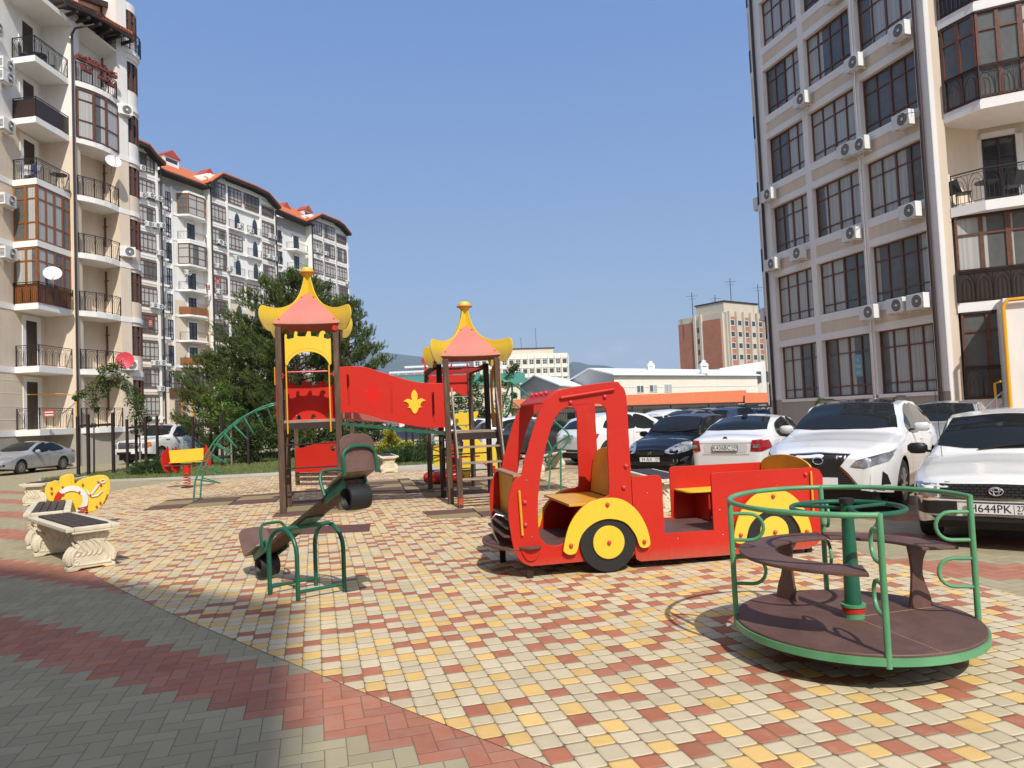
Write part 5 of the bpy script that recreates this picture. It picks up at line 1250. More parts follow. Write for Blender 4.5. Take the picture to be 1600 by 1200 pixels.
for (p0, p1, T) in ((358, 381, B1), (386, 408, B1)):      # recessed balconies, some glazed
    xa, xb = X(p1), X(p0)
    for k in range(10):
        z0, z1 = wz(k); fl = z0-.3
        if k in (9, 5, 0) or (p0 == 358 and k in (7, 3)):
            window(T, xa, xb, fl+.3, z1, -.12, 4, (.25, .75), frame_br, glass, 'glazed_loggia', .08)
        else:
            bx('recess', bl if k > 4 else bb, T, xa, xb, -.32, -.29, fl, z1+.3)
            mb = MB(); n = 12; pr = [(xa+.2, fl), (xa+.2+(xb-xa)*.45, fl)]
            d_ = panel('balcony_door', [[(xa+.25, fl), (xa+1.15, fl), (xa+1.15, fl+1.5), (xa+1.0, fl+2.0), (xa+.7, fl+2.3), (xa+.4, fl+2.0), (xa+.25, fl+1.5)]], .03, Matrix(((1, 0, 0, 0), (0, 0, 1, -.27), (0, 1, 0, 0), (0, 0, 0, 1))), glass_dk, T)
            bx('balcony_slab', trim, T, xa, xb, -.29, .25, fl-.22, fl)
            railing(T, [(xa+.05, .2), (xb-.05, .2)], fl, .95, simple=True)
for (p0, p1, T, kk) in ((290, 330, B1, 9), (459, 487, B2, 9)):
    xa, xb = X(p1), X(p0)
    for k in range(9):
        z0, z1 = wz(k); fl = z0-.3; y0 = -.9-.24
        poly = [(xa+.1, y0), (xb, y0), (xb-.6, y0+1.25), (xa+.9, y0+1.25), (xa+.1, y0+.7)]
        mb = MB(); mb.prism(poly, fl-.22, fl); mb.build('balcony_slab', trim, T)
        pth = [(xb-.05, y0+.03), (xb-.62, y0+1.15), (xa+.9, y0+1.15), (xa+.15, y0+.65)]
        glz = k in (8, 6) if p0 == 290 else k in (5, 2)
        if glz:
            for a, b in zip(pth, pth[1:]):
                L = math.hypot(a[0]-b[0], a[1]-b[1]); w = window(T, 0, L, 0, 2.45, 0, 2 if L > 1.5 else 1, (.35, .78), frame_or if k == 8 else frame_br, glass, 'glazed_bay', .08)
                w.location = (b[0], b[1], fl+.02); w.rotation_euler = (0, 0, math.atan2(a[1]-b[1], a[0]-b[0]))
            mb = MB(); mb.prism(poly, fl+2.5, fl+2.75); mb.build('bay_roof', trim, T)
        else:
            railing(T, pth, fl, .95, simple=True)
            if k in (4, 2):
                mb = MB()
                for a, b in zip(pth, pth[1:]): mb.beam((a[0], a[1]+.05, fl+.48), (b[0], b[1]+.05, fl+.48), .03, .82)
                mb.build('balcony_screen', frame_or, T)
            window(T, (xa+xb)/2-.6, (xa+xb)/2+.6, fl, fl+2.25, y0+.05, 2, (.75,), frame_dk, glass_dk, 'balcony_door', .08)
            boxes('door_surround', trim, T, [((xa+xb)/2-.8, (xa+xb)/2-.6, y0, y0+.07, fl, fl+2.45), ((xa+xb)/2+.6, (xa+xb)/2+.8, y0, y0+.07, fl, fl+2.45), ((xa+xb)/2-.8, (xa+xb)/2+.8, y0, y0+.07, fl+2.25, fl+2.45)])
for (p0, p1, T) in ((272, 280, B1), (445, 451, B2)):
    xa, xb = X(p1), X(p0)
    for k in range(9): z0, z1 = wz(k); window(T, xa, xb, z0-.35, z1, -1.10, 2, (.25, .6), frame_dk, glass, 'stair_window', .07)
    boxes('stair_trim', trim, T, [(xa-.3, xa, -1.2, -1.08, 2, 30.2), (xb, xb+.3, -1.2, -1.08, 2, 30.2)])
for (p0, p1, T) in ((254, 264, B1), (434, 442, B2)):
    xa, xb = X(p1), X(p0)
    for k in range(9):
        z0, z1 = wz(k); fl = z0-.3
        bx('balcony_slab', trim, T, xa, xb, -1.2, .05, fl-.25, fl); railing(T, [(xb, .0), (xa, .0), (xa, -1.1)], fl, 1.0, simple=True, m_=None)
for px, T in ((253, B1), (331.5, B1), (432.5, B2), (489, B2)):
    mb = MB(); x_ = X(px); mb.cyl((x_, .10, 1), (x_, .10, 31.5), .09, seg=8); mb.build('drainpipe', pipe_br, T, True)
# roofs: gabled fronts with dark bargeboards, lower orange slopes between
def gable(T, p0, p1, pts, topz):
    """pts: (px, py) along the bargeboard, left to right"""
    P = [fB.hit(px, py, .9) for px, py in pts]
    g = [(p[0], p[1]-.25) for p in P]
    g = [(p[0], max(p[1], 32.6)) for p in g]
    poly = g+[(g[-1][0], 32.5), (g[0][0], 32.5)]
    panel('gable_wall', [poly], .25, Matrix(((1, 0, 0, 0), (0, 0, 1, -.16), (0, 1, 0, 0), (0, 0, 0, 1))), bl, T, .01)
    for a, b in zip(P, P[1:]):
        mb = MB(); mb.beam((a[0], .85, a[1]), (b[0], .85, b[1]), .18, .42); mb.build('bargeboard', soff, T)
        roofslab('roof', tile, T, [(a[0], 1.0, a[1]+.12), (b[0], 1.0, b[1]+.12), (b[0], -9, b[1]+.12), (a[0], -9, a[1]+.12)], .16)
        roofslab('soffit', soff, T, [(a[0], .9, a[1]-.1), (b[0], .9, b[1]-.1), (b[0], -.3, b[1]-.1), (a[0], -.3, a[1]-.1)], .05)
gable(B1, 205, 253, [(205, 216), (213, 220), (234, 229), (245, 243), (259, 257)], 33)
gable(B1, 331, 433, [(329, 286), (348, 273), (352, 274), (400, 293), (420, 303), (439, 325)], 33)
gable(B2, 489, 546, [(486, 345), (503, 336), (530, 347), (538, 353), (549, 367)], 33)
def eave(T, a, b, c, d):
    A_, B_ = fB.hit(*a, .2), fB.hit(*b, .2); C_, D_ = fB.hit(*c, -6), fB.hit(*d, -6)
    roofslab('roof', tile, T, [(A_[0], .2, A_[1]), (B_[0], .2, B_[1]), (D_[0], -6, D_[1]), (C_[0], -6, C_[1])], .2)
    mb = MB(); mb.beam((A_[0], .2, A_[1]-.05), (B_[0], .2, B_[1]-.05), .14, .22); mb.build('gutter', soff, T)
    roofslab('soffit', soff, T, [(A_[0], .2, A_[1]-.12), (B_[0], .2, B_[1]-.12), (B_[0], -1.2, B_[1]-.12), (A_[0], -1.2, A_[1]-.12)], .06)
    bx('wall_top', bl, T, min(A_[0], B_[0]), max(A_[0], B_[0]), -9.9, -1.2, 30, min(A_[1], B_[1])-.1)
eave(B1, (250, 264), (332, 294), (251, 252), (320, 277)); eave(B2, (433, 327), (491, 352), (436, 318), (478, 334))
def chimney(T, px, py, w, h, lb=None):
    x_, z_ = fB.hit(px, py, -4); c = bx('chimney', whitew, T, x_-w/2, x_+w/2, -5.2, -4, z_-h-3, z_)
    mb = MB(); mb.add([(x_-w/2-.2, -5.4, z_), (x_+w/2+.2, -5.4, z_), (x_+w/2+.2, -3.8, z_), (x_-w/2-.2, -3.8, z_), (x_, -5.4, z_+.9), (x_, -3.8, z_+.9)], [(0, 1, 2, 3), (0, 3, 5, 4), (1, 4, 5, 2), (0, 4, 1), (3, 2, 5)]); mb.build('chimney_roof', tile_red, c)
    MB().box(x_-w/2+.25, x_+w/2-.25, -4.01, -3.99, z_-.7, z_-.25).build('vent', glass_dk, c)
chimney(B1, 268, 246, 2.3, 2.5); chimney(B1, 327, 274, 1.6, 1.5); chimney(B2, 447, 325, 1.6, 1.6); chimney(B2, 481, 330, 2.0, 1.2)
# ground floor with glazed shop front below the near end
xs0, xs1 = X(316), X(254)
bx('shop_front', bb, B1, xs0, xs1, -1.2, .6, 0, 5.8); window(B1, xs0+.3, xs1-.3, 6.3, 8.3, .6, 8, (.3, .8), frame_br, glass, 'glazed_terrace', .08); bx('terrace_rail', mat('rust_brown_screen', (.12, .05, .025), .6), B1, xs0, xs1, .55, .72, 5.2, 6.3)
window(B1, X(278), X(262), 2.0, 5.0, .62, 4, (.75,), frame_or, glass, 'shop_window', .1); window(B1, X(306), X(292), 2.0, 3.6, .62, 2, (.75,), frame_or, glass, 'shop_window', .1)
mb = MB(); xg = X(286); mb.tube([(xg, .9, .5), (xg, .9, 5.6), (xg-3, .9, 5.7)], .07, 8); mb.build('gas_pipe', yellow_pipe, B1, True)
# little red sale signs in windows
for (px, py, lb) in ((238, 504, 'small red sale poster in a lower window of the white block'), (343, 440, 'small red sale poster in a mid-height window of the white block'), (324, 449, 'small red banner hung on a wooden balcony of the white block')):
    x_, z_ = fB.hit(px, py, 0.3); e = empty('sale_poster', lb, 'poster', tuple(fB.w(x_, .02 if px != 324 else .45, z_)), angB)
    MB().box(-.28, .28, -.01, .01, -.5 if px != 324 else -.3, .5 if px != 324 else .3).build('sheet', red, e)
    for dz in (-.15, .05, .2): MB().box(-.18, .18, .012, .014, dz-.03, dz+.03).build('lettering_band', white_p, e)
# its air conditioners
lst = [(221, 262), (222, 305), (235, 305), (247, 310), (232, 350), (244, 352), (253, 352), (250, 395), (240, 477), (249, 479), (242, 567), (253, 567), (251, 607), (264, 609), (343, 377), (349, 380), (341, 415), (342, 455), (341, 495), (347, 495), (375, 353), (392, 360), (423, 368), (428, 370), (421, 400), (429, 403), (359, 420), (369, 402), (497, 391), (510, 395), (543, 440), (301, 424)]
nm = {}
cn = lambda px: 'the leftmost long-block column' if px < 270 else 'the left gabled-front column' if px < 365 else 'the arched recess column' if px < 415 else 'the right gabled-front column' if px < 440 else 'the farthest gable'
srt = sorted(lst, key=lambda p: (cn(p[0]), p[1], p[0])); cnt = {}
ordn = ['topmost', 'second from the top', 'third from the top', 'fourth from the top', 'fifth from the top', 'sixth from the top', 'seventh from the top', 'eighth from the top', 'ninth from the top', 'tenth from the top', 'eleventh from the top', 'twelfth from the top', 'thirteenth from the top', 'fourteenth from the top', 'fifteenth from the top']
for (px, py) in srt:
    c = cn(px) if px != 301 else 'the balcony stack'; i = cnt.get(c, 0); cnt[c] = i+1
    x_, z_ = fB.hit(px, py+4, .2); ac(fB, x_, -.05 if px != 301 else -.8, z_, 'tiny air conditioner, '+ordn[i]+' on '+c, 1.0)
# ================================================================== block behind the camera that shades the foreground
S_ = empty('apartment_building', 'tall beige block behind the viewer, casting the foreground shadow', 'building', (0, 0, 0))
HB = 27.0; shl = HB/math.tan(R(SUN_EL)); shd = Vector((-math.sin(R(SUN_AZ)), math.cos(R(SUN_AZ)), 0))
K = Vector((-1.95, 6.35, 0))-shd*shl                # top corner's plan position
e1 = Vector((-4.3, 2.45, 0)).normalized(); e2 = Vector((-e1.y, e1.x, 0)); e2 = e2 if e2.y < 0 else -e2
Mx = Matrix(((e1.x, -e2.x, 0, K.x), (e1.y, -e2.y, 0, K.y), (0, 0, 1, 0), (0, 0, 0, 1)))
mb = MB(Mx); mb.box(0, 60, -12, 0, 0, HB); mb.build('wall', beige, S_)
for k in range(8):
    for i in range(14):
        mb = MB(Mx); mb.box(1.5+4*i, 3.8+4*i, .0, .04, 1.8+3.2*k, 4.0+3.2*k); w = mb.build('window', frame_br, S_) if i < 10 else None
        if w: mb = MB(Mx); mb.box(1.6+4*i, 3.7+4*i, .041, .045, 1.9+3.2*k, 3.9+3.2*k); mb.build('pane', glass_dk, w)
# lived-in clutter on the left block's balconies
cl_ = empty('laundry_rack', 'folding laundry rack with clothes on the mid-height left balcony', 'laundry rack', tuple(at(52, 268, 34.1)))
cl_.location.z = 10.9+3.0
for (x0, x1, z0, z1, m_) in ((-.45, -.12, .35, .85, white_p), (-.10, .15, .25, .85, mat('navy_cloth', (.03, .05, .12), .9)), (.18, .42, .40, .85, mat('grey_cloth', (.3, .3, .32), .9))):
    mb = MB(); n = 8
    for k in range(n+1): mb.v += [(x0+(x1-x0)*k/n, .02*math.sin(k*1.9), z0), (x0+(x1-x0)*k/n, .02*math.sin(k*1.9+.5), z1)]
    mb.f = [(2*k, 2*k+2, 2*k+3, 2*k+1) for k in range(n)]; mb.build('cloth', m_, cl_, True)
for s_ in (-1, 1): mb = MB(); mb.tube([(s_*.5, -.2, 0), (-s_*.5, .1, .86)], .012, 6); mb.build('rack_leg', steel, cl_)
mb = MB(); mb.tube([(-.5, .0, .86), (.5, .0, .86)], .012, 6); mb.build('rack_bar', steel, cl_)
for (px, py, Y, zf, lb) in ((60, 50, 34.9, 19.9, 'black garden table on the upper left balcony'), (92, 272, 35.2, 13.9, 'small black table on the balcony above the upper glazed bay')):
    w = at(px, py, Y); t_ = empty('balcony_table', lb, 'table', (w.x, w.y, zf))
    mb = MB(); mb.cyl((0, 0, .68), (0, 0, .71), .36, seg=20); mb.build('table_top', iron, t_)
    for k in range(3): mb = MB(); mb.cyl((.05*math.cos(k*2.1), .05*math.sin(k*2.1), .68), (.26*math.cos(k*2.1), .26*math.sin(k*2.1), 0), .014, seg=6); mb.build('leg', iron, t_)
for (px, Y, zf, lb) in ((38, 34.3, 19.9, 'black slatted chair left of the table on the upper left balcony'), (78, 35.5, 19.9, 'black slatted chair right of the table on the upper left balcony')):
    w = at(px, 60, Y); c_ = empty('balcony_chair', lb, 'chair', (w.x, w.y, zf), .4, 'black chairs on the upper left balcony')
    MB().box(-.22, .22, -.22, .22, .40, .44).build('seat', iron, c_); MB().box(-.22, -.18, -.22, .22, .44, .95).build('backrest', iron, c_)
    for a in (-.2, .2):
        for b in (-.2, .2): MB().box(a-.015, a+.015, b-.015, b+.015, 0, .40).build('leg', iron, c_)
# ================================================================== distant buildings and hills
hillm = mat('wooded_hills', (.03, .05, .03), 1.0, spec=0, noise=(.004, .3))
def ridge(name, pts, Y, depth):
    P = [at(px, py, Y) for px, py in pts]; mb = MB(); n = len(P); rg_ = random.Random(5)
    vs = []
    for j in range(7):
        f_ = j/6
        for p in P: vs.append((p.x*(1-.12*(1-f_)), Y-depth*(1-f_), -5+(p.z+5)*(f_**1.3)*(1 if j == 6 else .9+.15*rg_.random())))
    for p in P: vs.append((p.x, Y+200, -5))
    fs = [(j*n+i, j*n+i+1, (j+1)*n+i+1, (j+1)*n+i) for j in range(7) for i in range(n-1)]
    mb.add(vs, fs); o = mb.build(name, hillm, None, True); o['kind'] = 'structure'; return o
ridge('hills', smooth_poly([(-100, 600), (100, 585), (250, 570), (400, 560), (500, 553), (560, 551), (590, 550), (620, 553), (655, 557), (690, 560), (740, 562), (800, 566), (850, 564), (885, 572), (892, 566), (905, 566), (920, 570), (945, 571), (965, 576), (985, 581), (1040, 588), (1100, 596), (1300, 600), (1700, 600)], 3, closed=False), 6500, 2200)
officew = stucco('office_cream_concrete', (.80, .75, .62), .2); brick = None
def brick_b(nt, b):
    (x, y, z), v = nt.coord('Object'); n = nt.noise(v, .35, 5, .7); n2 = nt.noise(nt.comb(x*.3, y*.3, z*4), 1.0, 3)
    nt.t.links.new(nt.ramp(n*.6+n2*.4, [(.3, (.33, .125, .07)), (.7, (.47, .20, .12))]), b.inputs['Base Color'])
brick = mat('weathered_brick', rough=.9, build=brick_b); conc = stucco('old_concrete', (.60, .53, .42), .15, .18)
def farframe(px0, px1, py, Y0, Y1):
    a = at(px0, py, Y0); b = at(px1, py, Y1); return Fr((b.x, b.y), (a.x-b.x, a.y-b.y)), (Vector((a.x, a.y))-Vector((b.x, b.y))).length
# office block with window grid
f_, L = farframe(742, 889, 600, 225, 230)
O = empty('office_block', 'cream office block with a grid of small windows beyond the small turret', 'building', tuple(f_.O), math.atan2(f_.d.y, f_.d.x))
zt = at(850, 552, 228).z
bx('wall', officew, O, 0, L, -14, 0, 0, zt); bx('roof_house', conc, O, 4, 20.5, -11, -3, zt, zt+1.9); bx('parapet', soff, O, 3.5, 21, -11.3, -2.7, zt+1.9, zt+2.2)
n = 14; cw_ = L/n; wins = []
for k in range(7):
    zz = zt-1.9-2.95*k
    for i in range(n):
        w = MB().box(i*cw_+.42, (i+1)*cw_-.42, -.02, .02, zz-1.4, zz).build('window', glass_dk, O)
        MB().box(i*cw_+.42, (i+1)*cw_-.42, .021, .05, zz-.75, zz-.65).box((i+.5)*cw_-.05, (i+.5)*cw_+.05, .021, .05, zz-1.4, zz).build('glazing_bar', white_p, w) if i % 2 else None
for i in range(n+1): bx('fin', officew, O, i*cw_-.14, i*cw_+.14, 0, .5, 2, zt-.6)
for k in range(8): bx('ledge', trim, O, 0, L, 0, .22, zt-1.7-2.95*k+.15, zt-1.7-2.95*k+.45)
for i, xx in enumerate((9, 14, 18)):
    mb = MB(); mb.cyl((xx, -6, zt+2), (xx, -6, zt+(6 if i else 9)), .07, seg=5); mb.build('mast', iron, O)
# brick tower
cornr = at(1136, 560, 190); lft = at(1063, 560, 203); rgt = at(1196, 560, 200)
fl_ = Fr((cornr.x, cornr.y), (lft.x-cornr.x, lft.y-cornr.y)); LL = (Vector((lft.x, lft.y))-Vector((cornr.x, cornr.y))).length
T_ = empty('tower_block', 'tall brick-red and concrete tower block near the right-hand building', 'building', tuple(fl_.O), math.atan2(fl_.d.y, fl_.d.x))
zt = at(1120, 489, 192).z; zt2 = at(1150, 474, 195).z
fr_ = Fr((rgt.x, rgt.y), (cornr.x-rgt.x, cornr.y-rgt.y)); RL = (Vector((rgt.x, rgt.y))-Vector((cornr.x, cornr.y))).length
rot_ = Matrix.Rotation(math.atan2(fl_.d.y, fl_.d.x), 4, 'Z').inverted(); MR = rot_ @ Matrix.Translation(-fl_.O) @ fr_.M()
bx('wall', conc, T_, .8, LL, -14, 0, 0, zt)
mb = MB(MR); mb.box(0, RL-.8, -12, 0, 0, zt); mb.build('wall', conc, T_)
mb = MB(MR); mb.box(1.5, RL-.6, -10, -.6, zt, zt2); mb.build('roof_storey', conc, T_); bx('roof_storey', conc, T_, .9, 7.2, -9, -.8, zt, zt2-.3)
mb = MB(MR); mb.box(1.2, RL-.4, -10.3, -.3, zt2, zt2+.35); mb.build('parapet', soff, T_)
bx('brick_panel', brick, T_, 1.3, LL*.45, 0, .25, 3, zt-1.6); bx('brick_panel', brick, T_, LL*.64, LL-.1, 0, .25, 3, zt-1.6)
for u in (.47, .60): bx('pilaster', conc, T_, LL*u, LL*u+.7, 0, .6, 0, zt+.3)
for k in range(8): bx('window', glass_dk, T_, LL*.52, LL*.59, .0, .04, zt-3.2-3.1*k-1.4, zt-3.2-3.1*k)
for i in range(6): mb = MB(MR); mb.box(RL*i/5.5, RL*i/5.5+.45, 0, .7, 0, zt+.2); mb.build('pilaster', conc, T_)
for i in range(5):
    x0 = RL*i/5.5+.6
    mb = MB(MR); mb.box(x0, x0+RL/5.5-.9, 0, .1, 2, zt-1.2); mb.build('brick_panel', brick if i % 2 == 0 else conc, T_)
    for k in range(8):
        zz = zt-2-3.1*k
        mb = MB(MR); mb.box(x0+.15, x0+RL/5.5-1.1, .1, .16, zz-1.7, zz); w = mb.build('window', white_p, T_)
        mb = MB(MR); mb.box(x0+.3, x0+RL/5.5-1.25, .161, .17, zz-1.5, zz-.15); mb.build('pane', glass_dk, w)
for (px, h) in ((1082, 6.5), (1118, 5.5), (1143, 10), (1186, 8)):
    p = at(px, 480, 196); mb = MB(Matrix.Rotation(-math.atan2(fl_.d.y, fl_.d.x), 4, 'Z') @ Matrix.Translation(-fl_.O)); mb.cyl((p.x, p.y, zt), (p.x, p.y, zt+h), .10, seg=5)
    mb.beam((p.x-1.6, p.y, zt+h-1), (p.x+1.6, p.y, zt+h-1), .08); mb.beam((p.x-1, p.y, zt+h-1.8), (p.x+1, p.y, zt+h-1.8), .06); mb.build('antenna', iron, T_)
# pale glass building on the left of the turret, green shed roof
gl = empty('glass_building', 'pale stepped glass building far behind the red bridge', 'building', tuple(at(600, 640, 300)))
g0 = at(600, 640, 300)
for i, (p0, p1, y0, y1) in enumerate(((601, 740, 586, 640), (609, 735, 575, 586), (632, 730, 567, 575))):
    a = at(p0, y1, 300); b = at(p1, y0, 300)
    MB().box(a.x-g0.x, b.x-g0.x, -2*i*-1, 15, a.z-g0.z, b.z-g0.z-.8).build('storey', mat('blue_white_glass', (.45, .52, .56), .15, coat=.6), gl); MB().box(a.x-g0.x-.5, b.x-g0.x+.5, 2*i-.6, 15, b.z-g0.z-.8, b.z-g0.z).build('floor_band', white_p, gl)
    for q in range(10): xx = a.x-g0.x+(b.x-a.x)*q/10; MB().box(xx-.25, xx+.25, 2*i-.2, 2*i-.05, a.z-g0.z, b.z-g0.z-.8).build('mullion', white_p, gl)
gs = empty('shed', 'long low shed with a green metal roof behind the bridge', 'building', tuple(at(640, 640, 120)))
g0 = at(640, 640, 120); a = at(622, 607, 120); b = at(812, 596, 120); tp = at(650, 590, 124)
MB().box(a.x-g0.x, b.x-g0.x, 0, 8, -g0.z, a.z-g0.z).build('wall', cream_w, gs)
roofslab('roof', mat('green_metal_roof', (.05, .22, .14), .5), gs, [(a.x-g0.x-1, -.6, a.z-g0.z), (b.x-g0.x+1, -.6, a.z-g0.z), (b.x-g0.x+1, 5, tp.z-g0.z), (a.x-g0.x-1, 5, tp.z-g0.z)], .15)
# warehouses
wroof = mat('white_metal_roof', (.80, .82, .84), .45, noise=(.3, .06)); ww = stucco('cream_warehouse_wall', (.82, .75, .62), .3); wg = stucco('grey_warehouse_gable', (.50, .49, .47), .3)
def warehouse(label, pl, pc, pr, yapex, yeave, Yc, Yl, Yr, hz, nwin, wy0=0, wy1=1):
    """gable face from px pl..pc, long side from pc..pr"""
    a = at(pl, 640, Yl); c = at(pc, 640, Yc); r = at(pr, 640, Yr)
    e = empty('warehouse', label, 'building', (c.x, c.y, 0))
    ze = at(pc, yeave, Yc).z; za = at((pl+pc)/2, yapex, (Yl+Yc)/2).z
    A_ = Vector((a.x-c.x, a.y-c.y, 0)); R_ = Vector((r.x-c.x, r.y-c.y, 0)); U = Vector((0, 0, 1)); M_ = A_*.5
    mb = MB(); mb.add([A_, (0, 0, 0), U*ze, M_+U*za, A_+U*ze], [(0, 1, 2, 3, 4)]); mb.build('gable', wg, e); mb = MB(); mb.add([A_+R_, R_, R_+U*ze, M_+R_+U*za, A_+R_+U*ze], [(4, 3, 2, 1, 0)]); mb.build('gable', wg, e)
    mb = MB(); mb.add([(0, 0, 0), R_, R_+U*ze, U*ze], [(0, 1, 2, 3)]); mb.add([A_, A_+R_, A_+R_+U*ze, A_+U*ze], [(3, 2, 1, 0)]); mb.build('wall', ww, e)
    ov = (-A_).normalized()*.7; ro = -R_.normalized()*.6
    for s0, s1 in (((-ov*0)+ov, M_), (A_-ov, M_)):
        roofslab('roof', wroof, e, [s0+ro+U*(ze-.05), s0+R_-ro+U*(ze-.05), s1+R_-ro+U*(za+.05), s1+ro+U*(za+.05)], .22)
    n_ = Vector((R_.y, -R_.x, 0)).normalized(); n_ = n_ if n_.y < 0 else -n_; dR = R_.normalized()
    for (p0, p1, y0, y1) in nwin:
        t0 = e.location
        def tt(px):
            rr_ = ray(px, 600); k = (c.x*dR.y-c.y*dR.x)/(rr_.x*dR.y-rr_.y*dR.x); return Vector((rr_.x*k-c.x, rr_.y*k-c.y, 0)).dot(dR), rr_.y*k
        x0, Y0_ = tt(p0); x1, _ = tt(p1); z1 = at(p0, y0, Y0_).z; z0 = at(p0, y1, Y0_).z
        Mw = Matrix(((dR.x, n_.x, 0, 0), (dR.y, n_.y, 0, 0), (0, 0, 1, 0), (0, 0, 0, 1)))
        w = MB(Mw).box(x0, x1, .0, .08, z0, z1).build('window', white_p, e); m_ = .12
        for q in (0, 1): MB(Mw).box(x0+(x1-x0)*q/2+m_, x0+(x1-x0)*(q+1)/2-m_*.5, .081, .09, z0+m_, z1-m_).build('pane', glass, w)
    MB(Matrix(((dR.x, n_.x, 0, 0), (dR.y, n_.y, 0, 0), (0, 0, 1, 0), (0, 0, 0, 1)))).box(0, R_.length, .0, .05, ze*.72, ze*.72+.1).build('cable_tray', white_p, e)
    return e, c, R_, M_, za, dR
w2 = warehouse('long cream warehouse with a white metal roof behind the parked cars', 893, 962, 1186, 577, 586, 122, 140, 150, 0, [(994, 1005, 602, 614), (1014, 1026, 601, 613), (1037, 1049, 600, 613)])
w1 = warehouse('smaller grey-gabled warehouse to the left of the long cream one', 806, 874, 930, 588, 603, 118, 132, 140, 0, [])
for (px, lb, s_) in ((1017, 'squat white roof ventilator, left one on the long warehouse roof', .75), (1100, 'white roof ventilator on the long warehouse in front of the brick tower', .85)):
    p = at(px, 576, 138); v = empty('roof_ventilator', lb, 'ventilator', tuple(p))
    mb = MB(); mb.box(-.8*s_, .8*s_, -.8*s_, .8*s_, -1.0, .6*s_); mb.build('base', ac_w, v); mb = MB(); mb.lathe([(1.1*s_, .6*s_), (1.0*s_, 1.0*s_), (.5*s_, 1.5*s_), (.4*s_, 1.9*s_), (.01, 2.0*s_)], 10); mb.build('cowl', ac_w, v)
# annexe beside the tower
p = at(1128, 640, 155); q_ = at(1200, 640, 150); e = empty('annexe', 'grey annexe below the brick tower, beside the right-hand block', 'building', (p.x, p.y, 0))
zt = at(1190, 565, 152).z
mb = MB(); mb.add([(0, 0, 0), (q_.x-p.x, q_.y-p.y, 0), (q_.x-p.x, q_.y-p.y, zt), (0, 0, zt-.9), (0, 12, 0), (q_.x-p.x, 12, 0), (q_.x-p.x, 12, zt), (0, 12, zt-.9)], [(0, 1, 2, 3), (3, 2, 6, 7), (0, 3, 7, 4), (5, 6, 2, 1), (4, 7, 6, 5)]); mb.build('wall', whitew, e)
for px in (1187, 1196):
    a = at(px, 588, 151); MB().box(a.x-p.x-.8, a.x-p.x+.8, a.y-p.y-.5, a.y-p.y-.3, a.z-1.3, a.z+1).build('window', glass_dk, e)
# tiled canopy on posts
def canopy(label, p0, p1, yt0, yb0, yt1, yb1, Y0, Y1):
    a = at(p0, yb0, Y0); b = at(p1, yb1, Y1); ta = at(p0, yt0, Y0+3); tb = at(p1, yt1, Y1+3)
    e = empty('canopy', label, 'canopy', (a.x, a.y, 0)); o_ = Vector((a.x, a.y, 0))
    roofslab('roof', tile, e, [a-o_, b-o_, tb-o_, ta-o_], .15)
    mb = MB(); mb.beam(a-o_, b-o_, .12, .25); mb.build('beam', soff, e)
    n = max(2, int((b-a).length/6))
    for k in range(n+1): c = a.lerp(b, k/n)-o_; MB().box(c.x-.1, c.x+.1, c.y+.2, c.y+.4, 0, c.z).build('post', soff, e)
    w = Vector((0, 4, 0)); mb = MB(); mb.add([a-o_+w-Vector((0, 0, a.z)), b-o_+w-Vector((0, 0, b.z)), b-o_+w, a-o_+w], [(0, 1, 2, 3)]); mb.build('back_wall', ww, e)
    for k in range(1, n*2):
        c = a.lerp(b, k/n/2)-o_; MB().box(c.x-.6, c.x+.6, c.y+3.8, c.y+3.95, .7, 1.7).build('window', glass_dk, e)
canopy('long orange-tiled canopy on dark posts in front of the warehouses', 800, 1166, 626, 640, 611, 629, 104, 110)
canopy('short orange-tiled canopy section beside the right-hand block', 1164, 1200, 615, 631, 615, 630, 108, 109)
# dark fence with uprights, and a dark stall with chalk lettering
a = at(820, 640, 62); b = at(1203, 640, 62); fe = empty('fence', 'black iron fence running behind the parked cars', 'fence', (a.x, a.y, 0)); L = (b-a).length; dv = Vector((b.x-a.x, b.y-a.y, 0))/L
mb = MB()
for k in range(int(L/.16)): p = dv*(k*.16); mb.beam((p.x, p.y, 0), (p.x, p.y, 1.75), .025)
mb.build('bars', iron, fe)
for z in (.3, 1.6): mb = MB(); mb.beam((0, 0, z), tuple(dv*L+Vector((0, 0, z))), .05); mb.build('fence_rail', iron, fe)
st = empty('dark_stall', 'dark stall with pale chalk lettering beside the far fence', 'stall', (0, 0, 0)); a = at(1166, 640, 55); b = at(1204, 640, 55)
MB().box(a.x, b.x, a.y, a.y+3, 0, at(1180, 634, 55).z).build('wall', mat('near_black_board', (.012, .012, .012), .6), st)
c = at(1180, 643, 55); text('lettering', 'КАРЦОС', .62, Matrix.Translation((c.x, a.y-.02, c.z)) @ Matrix.Rotation(R(90), 4, 'X'), mat('chalk', (.4, .4, .4), .8), st, .004)
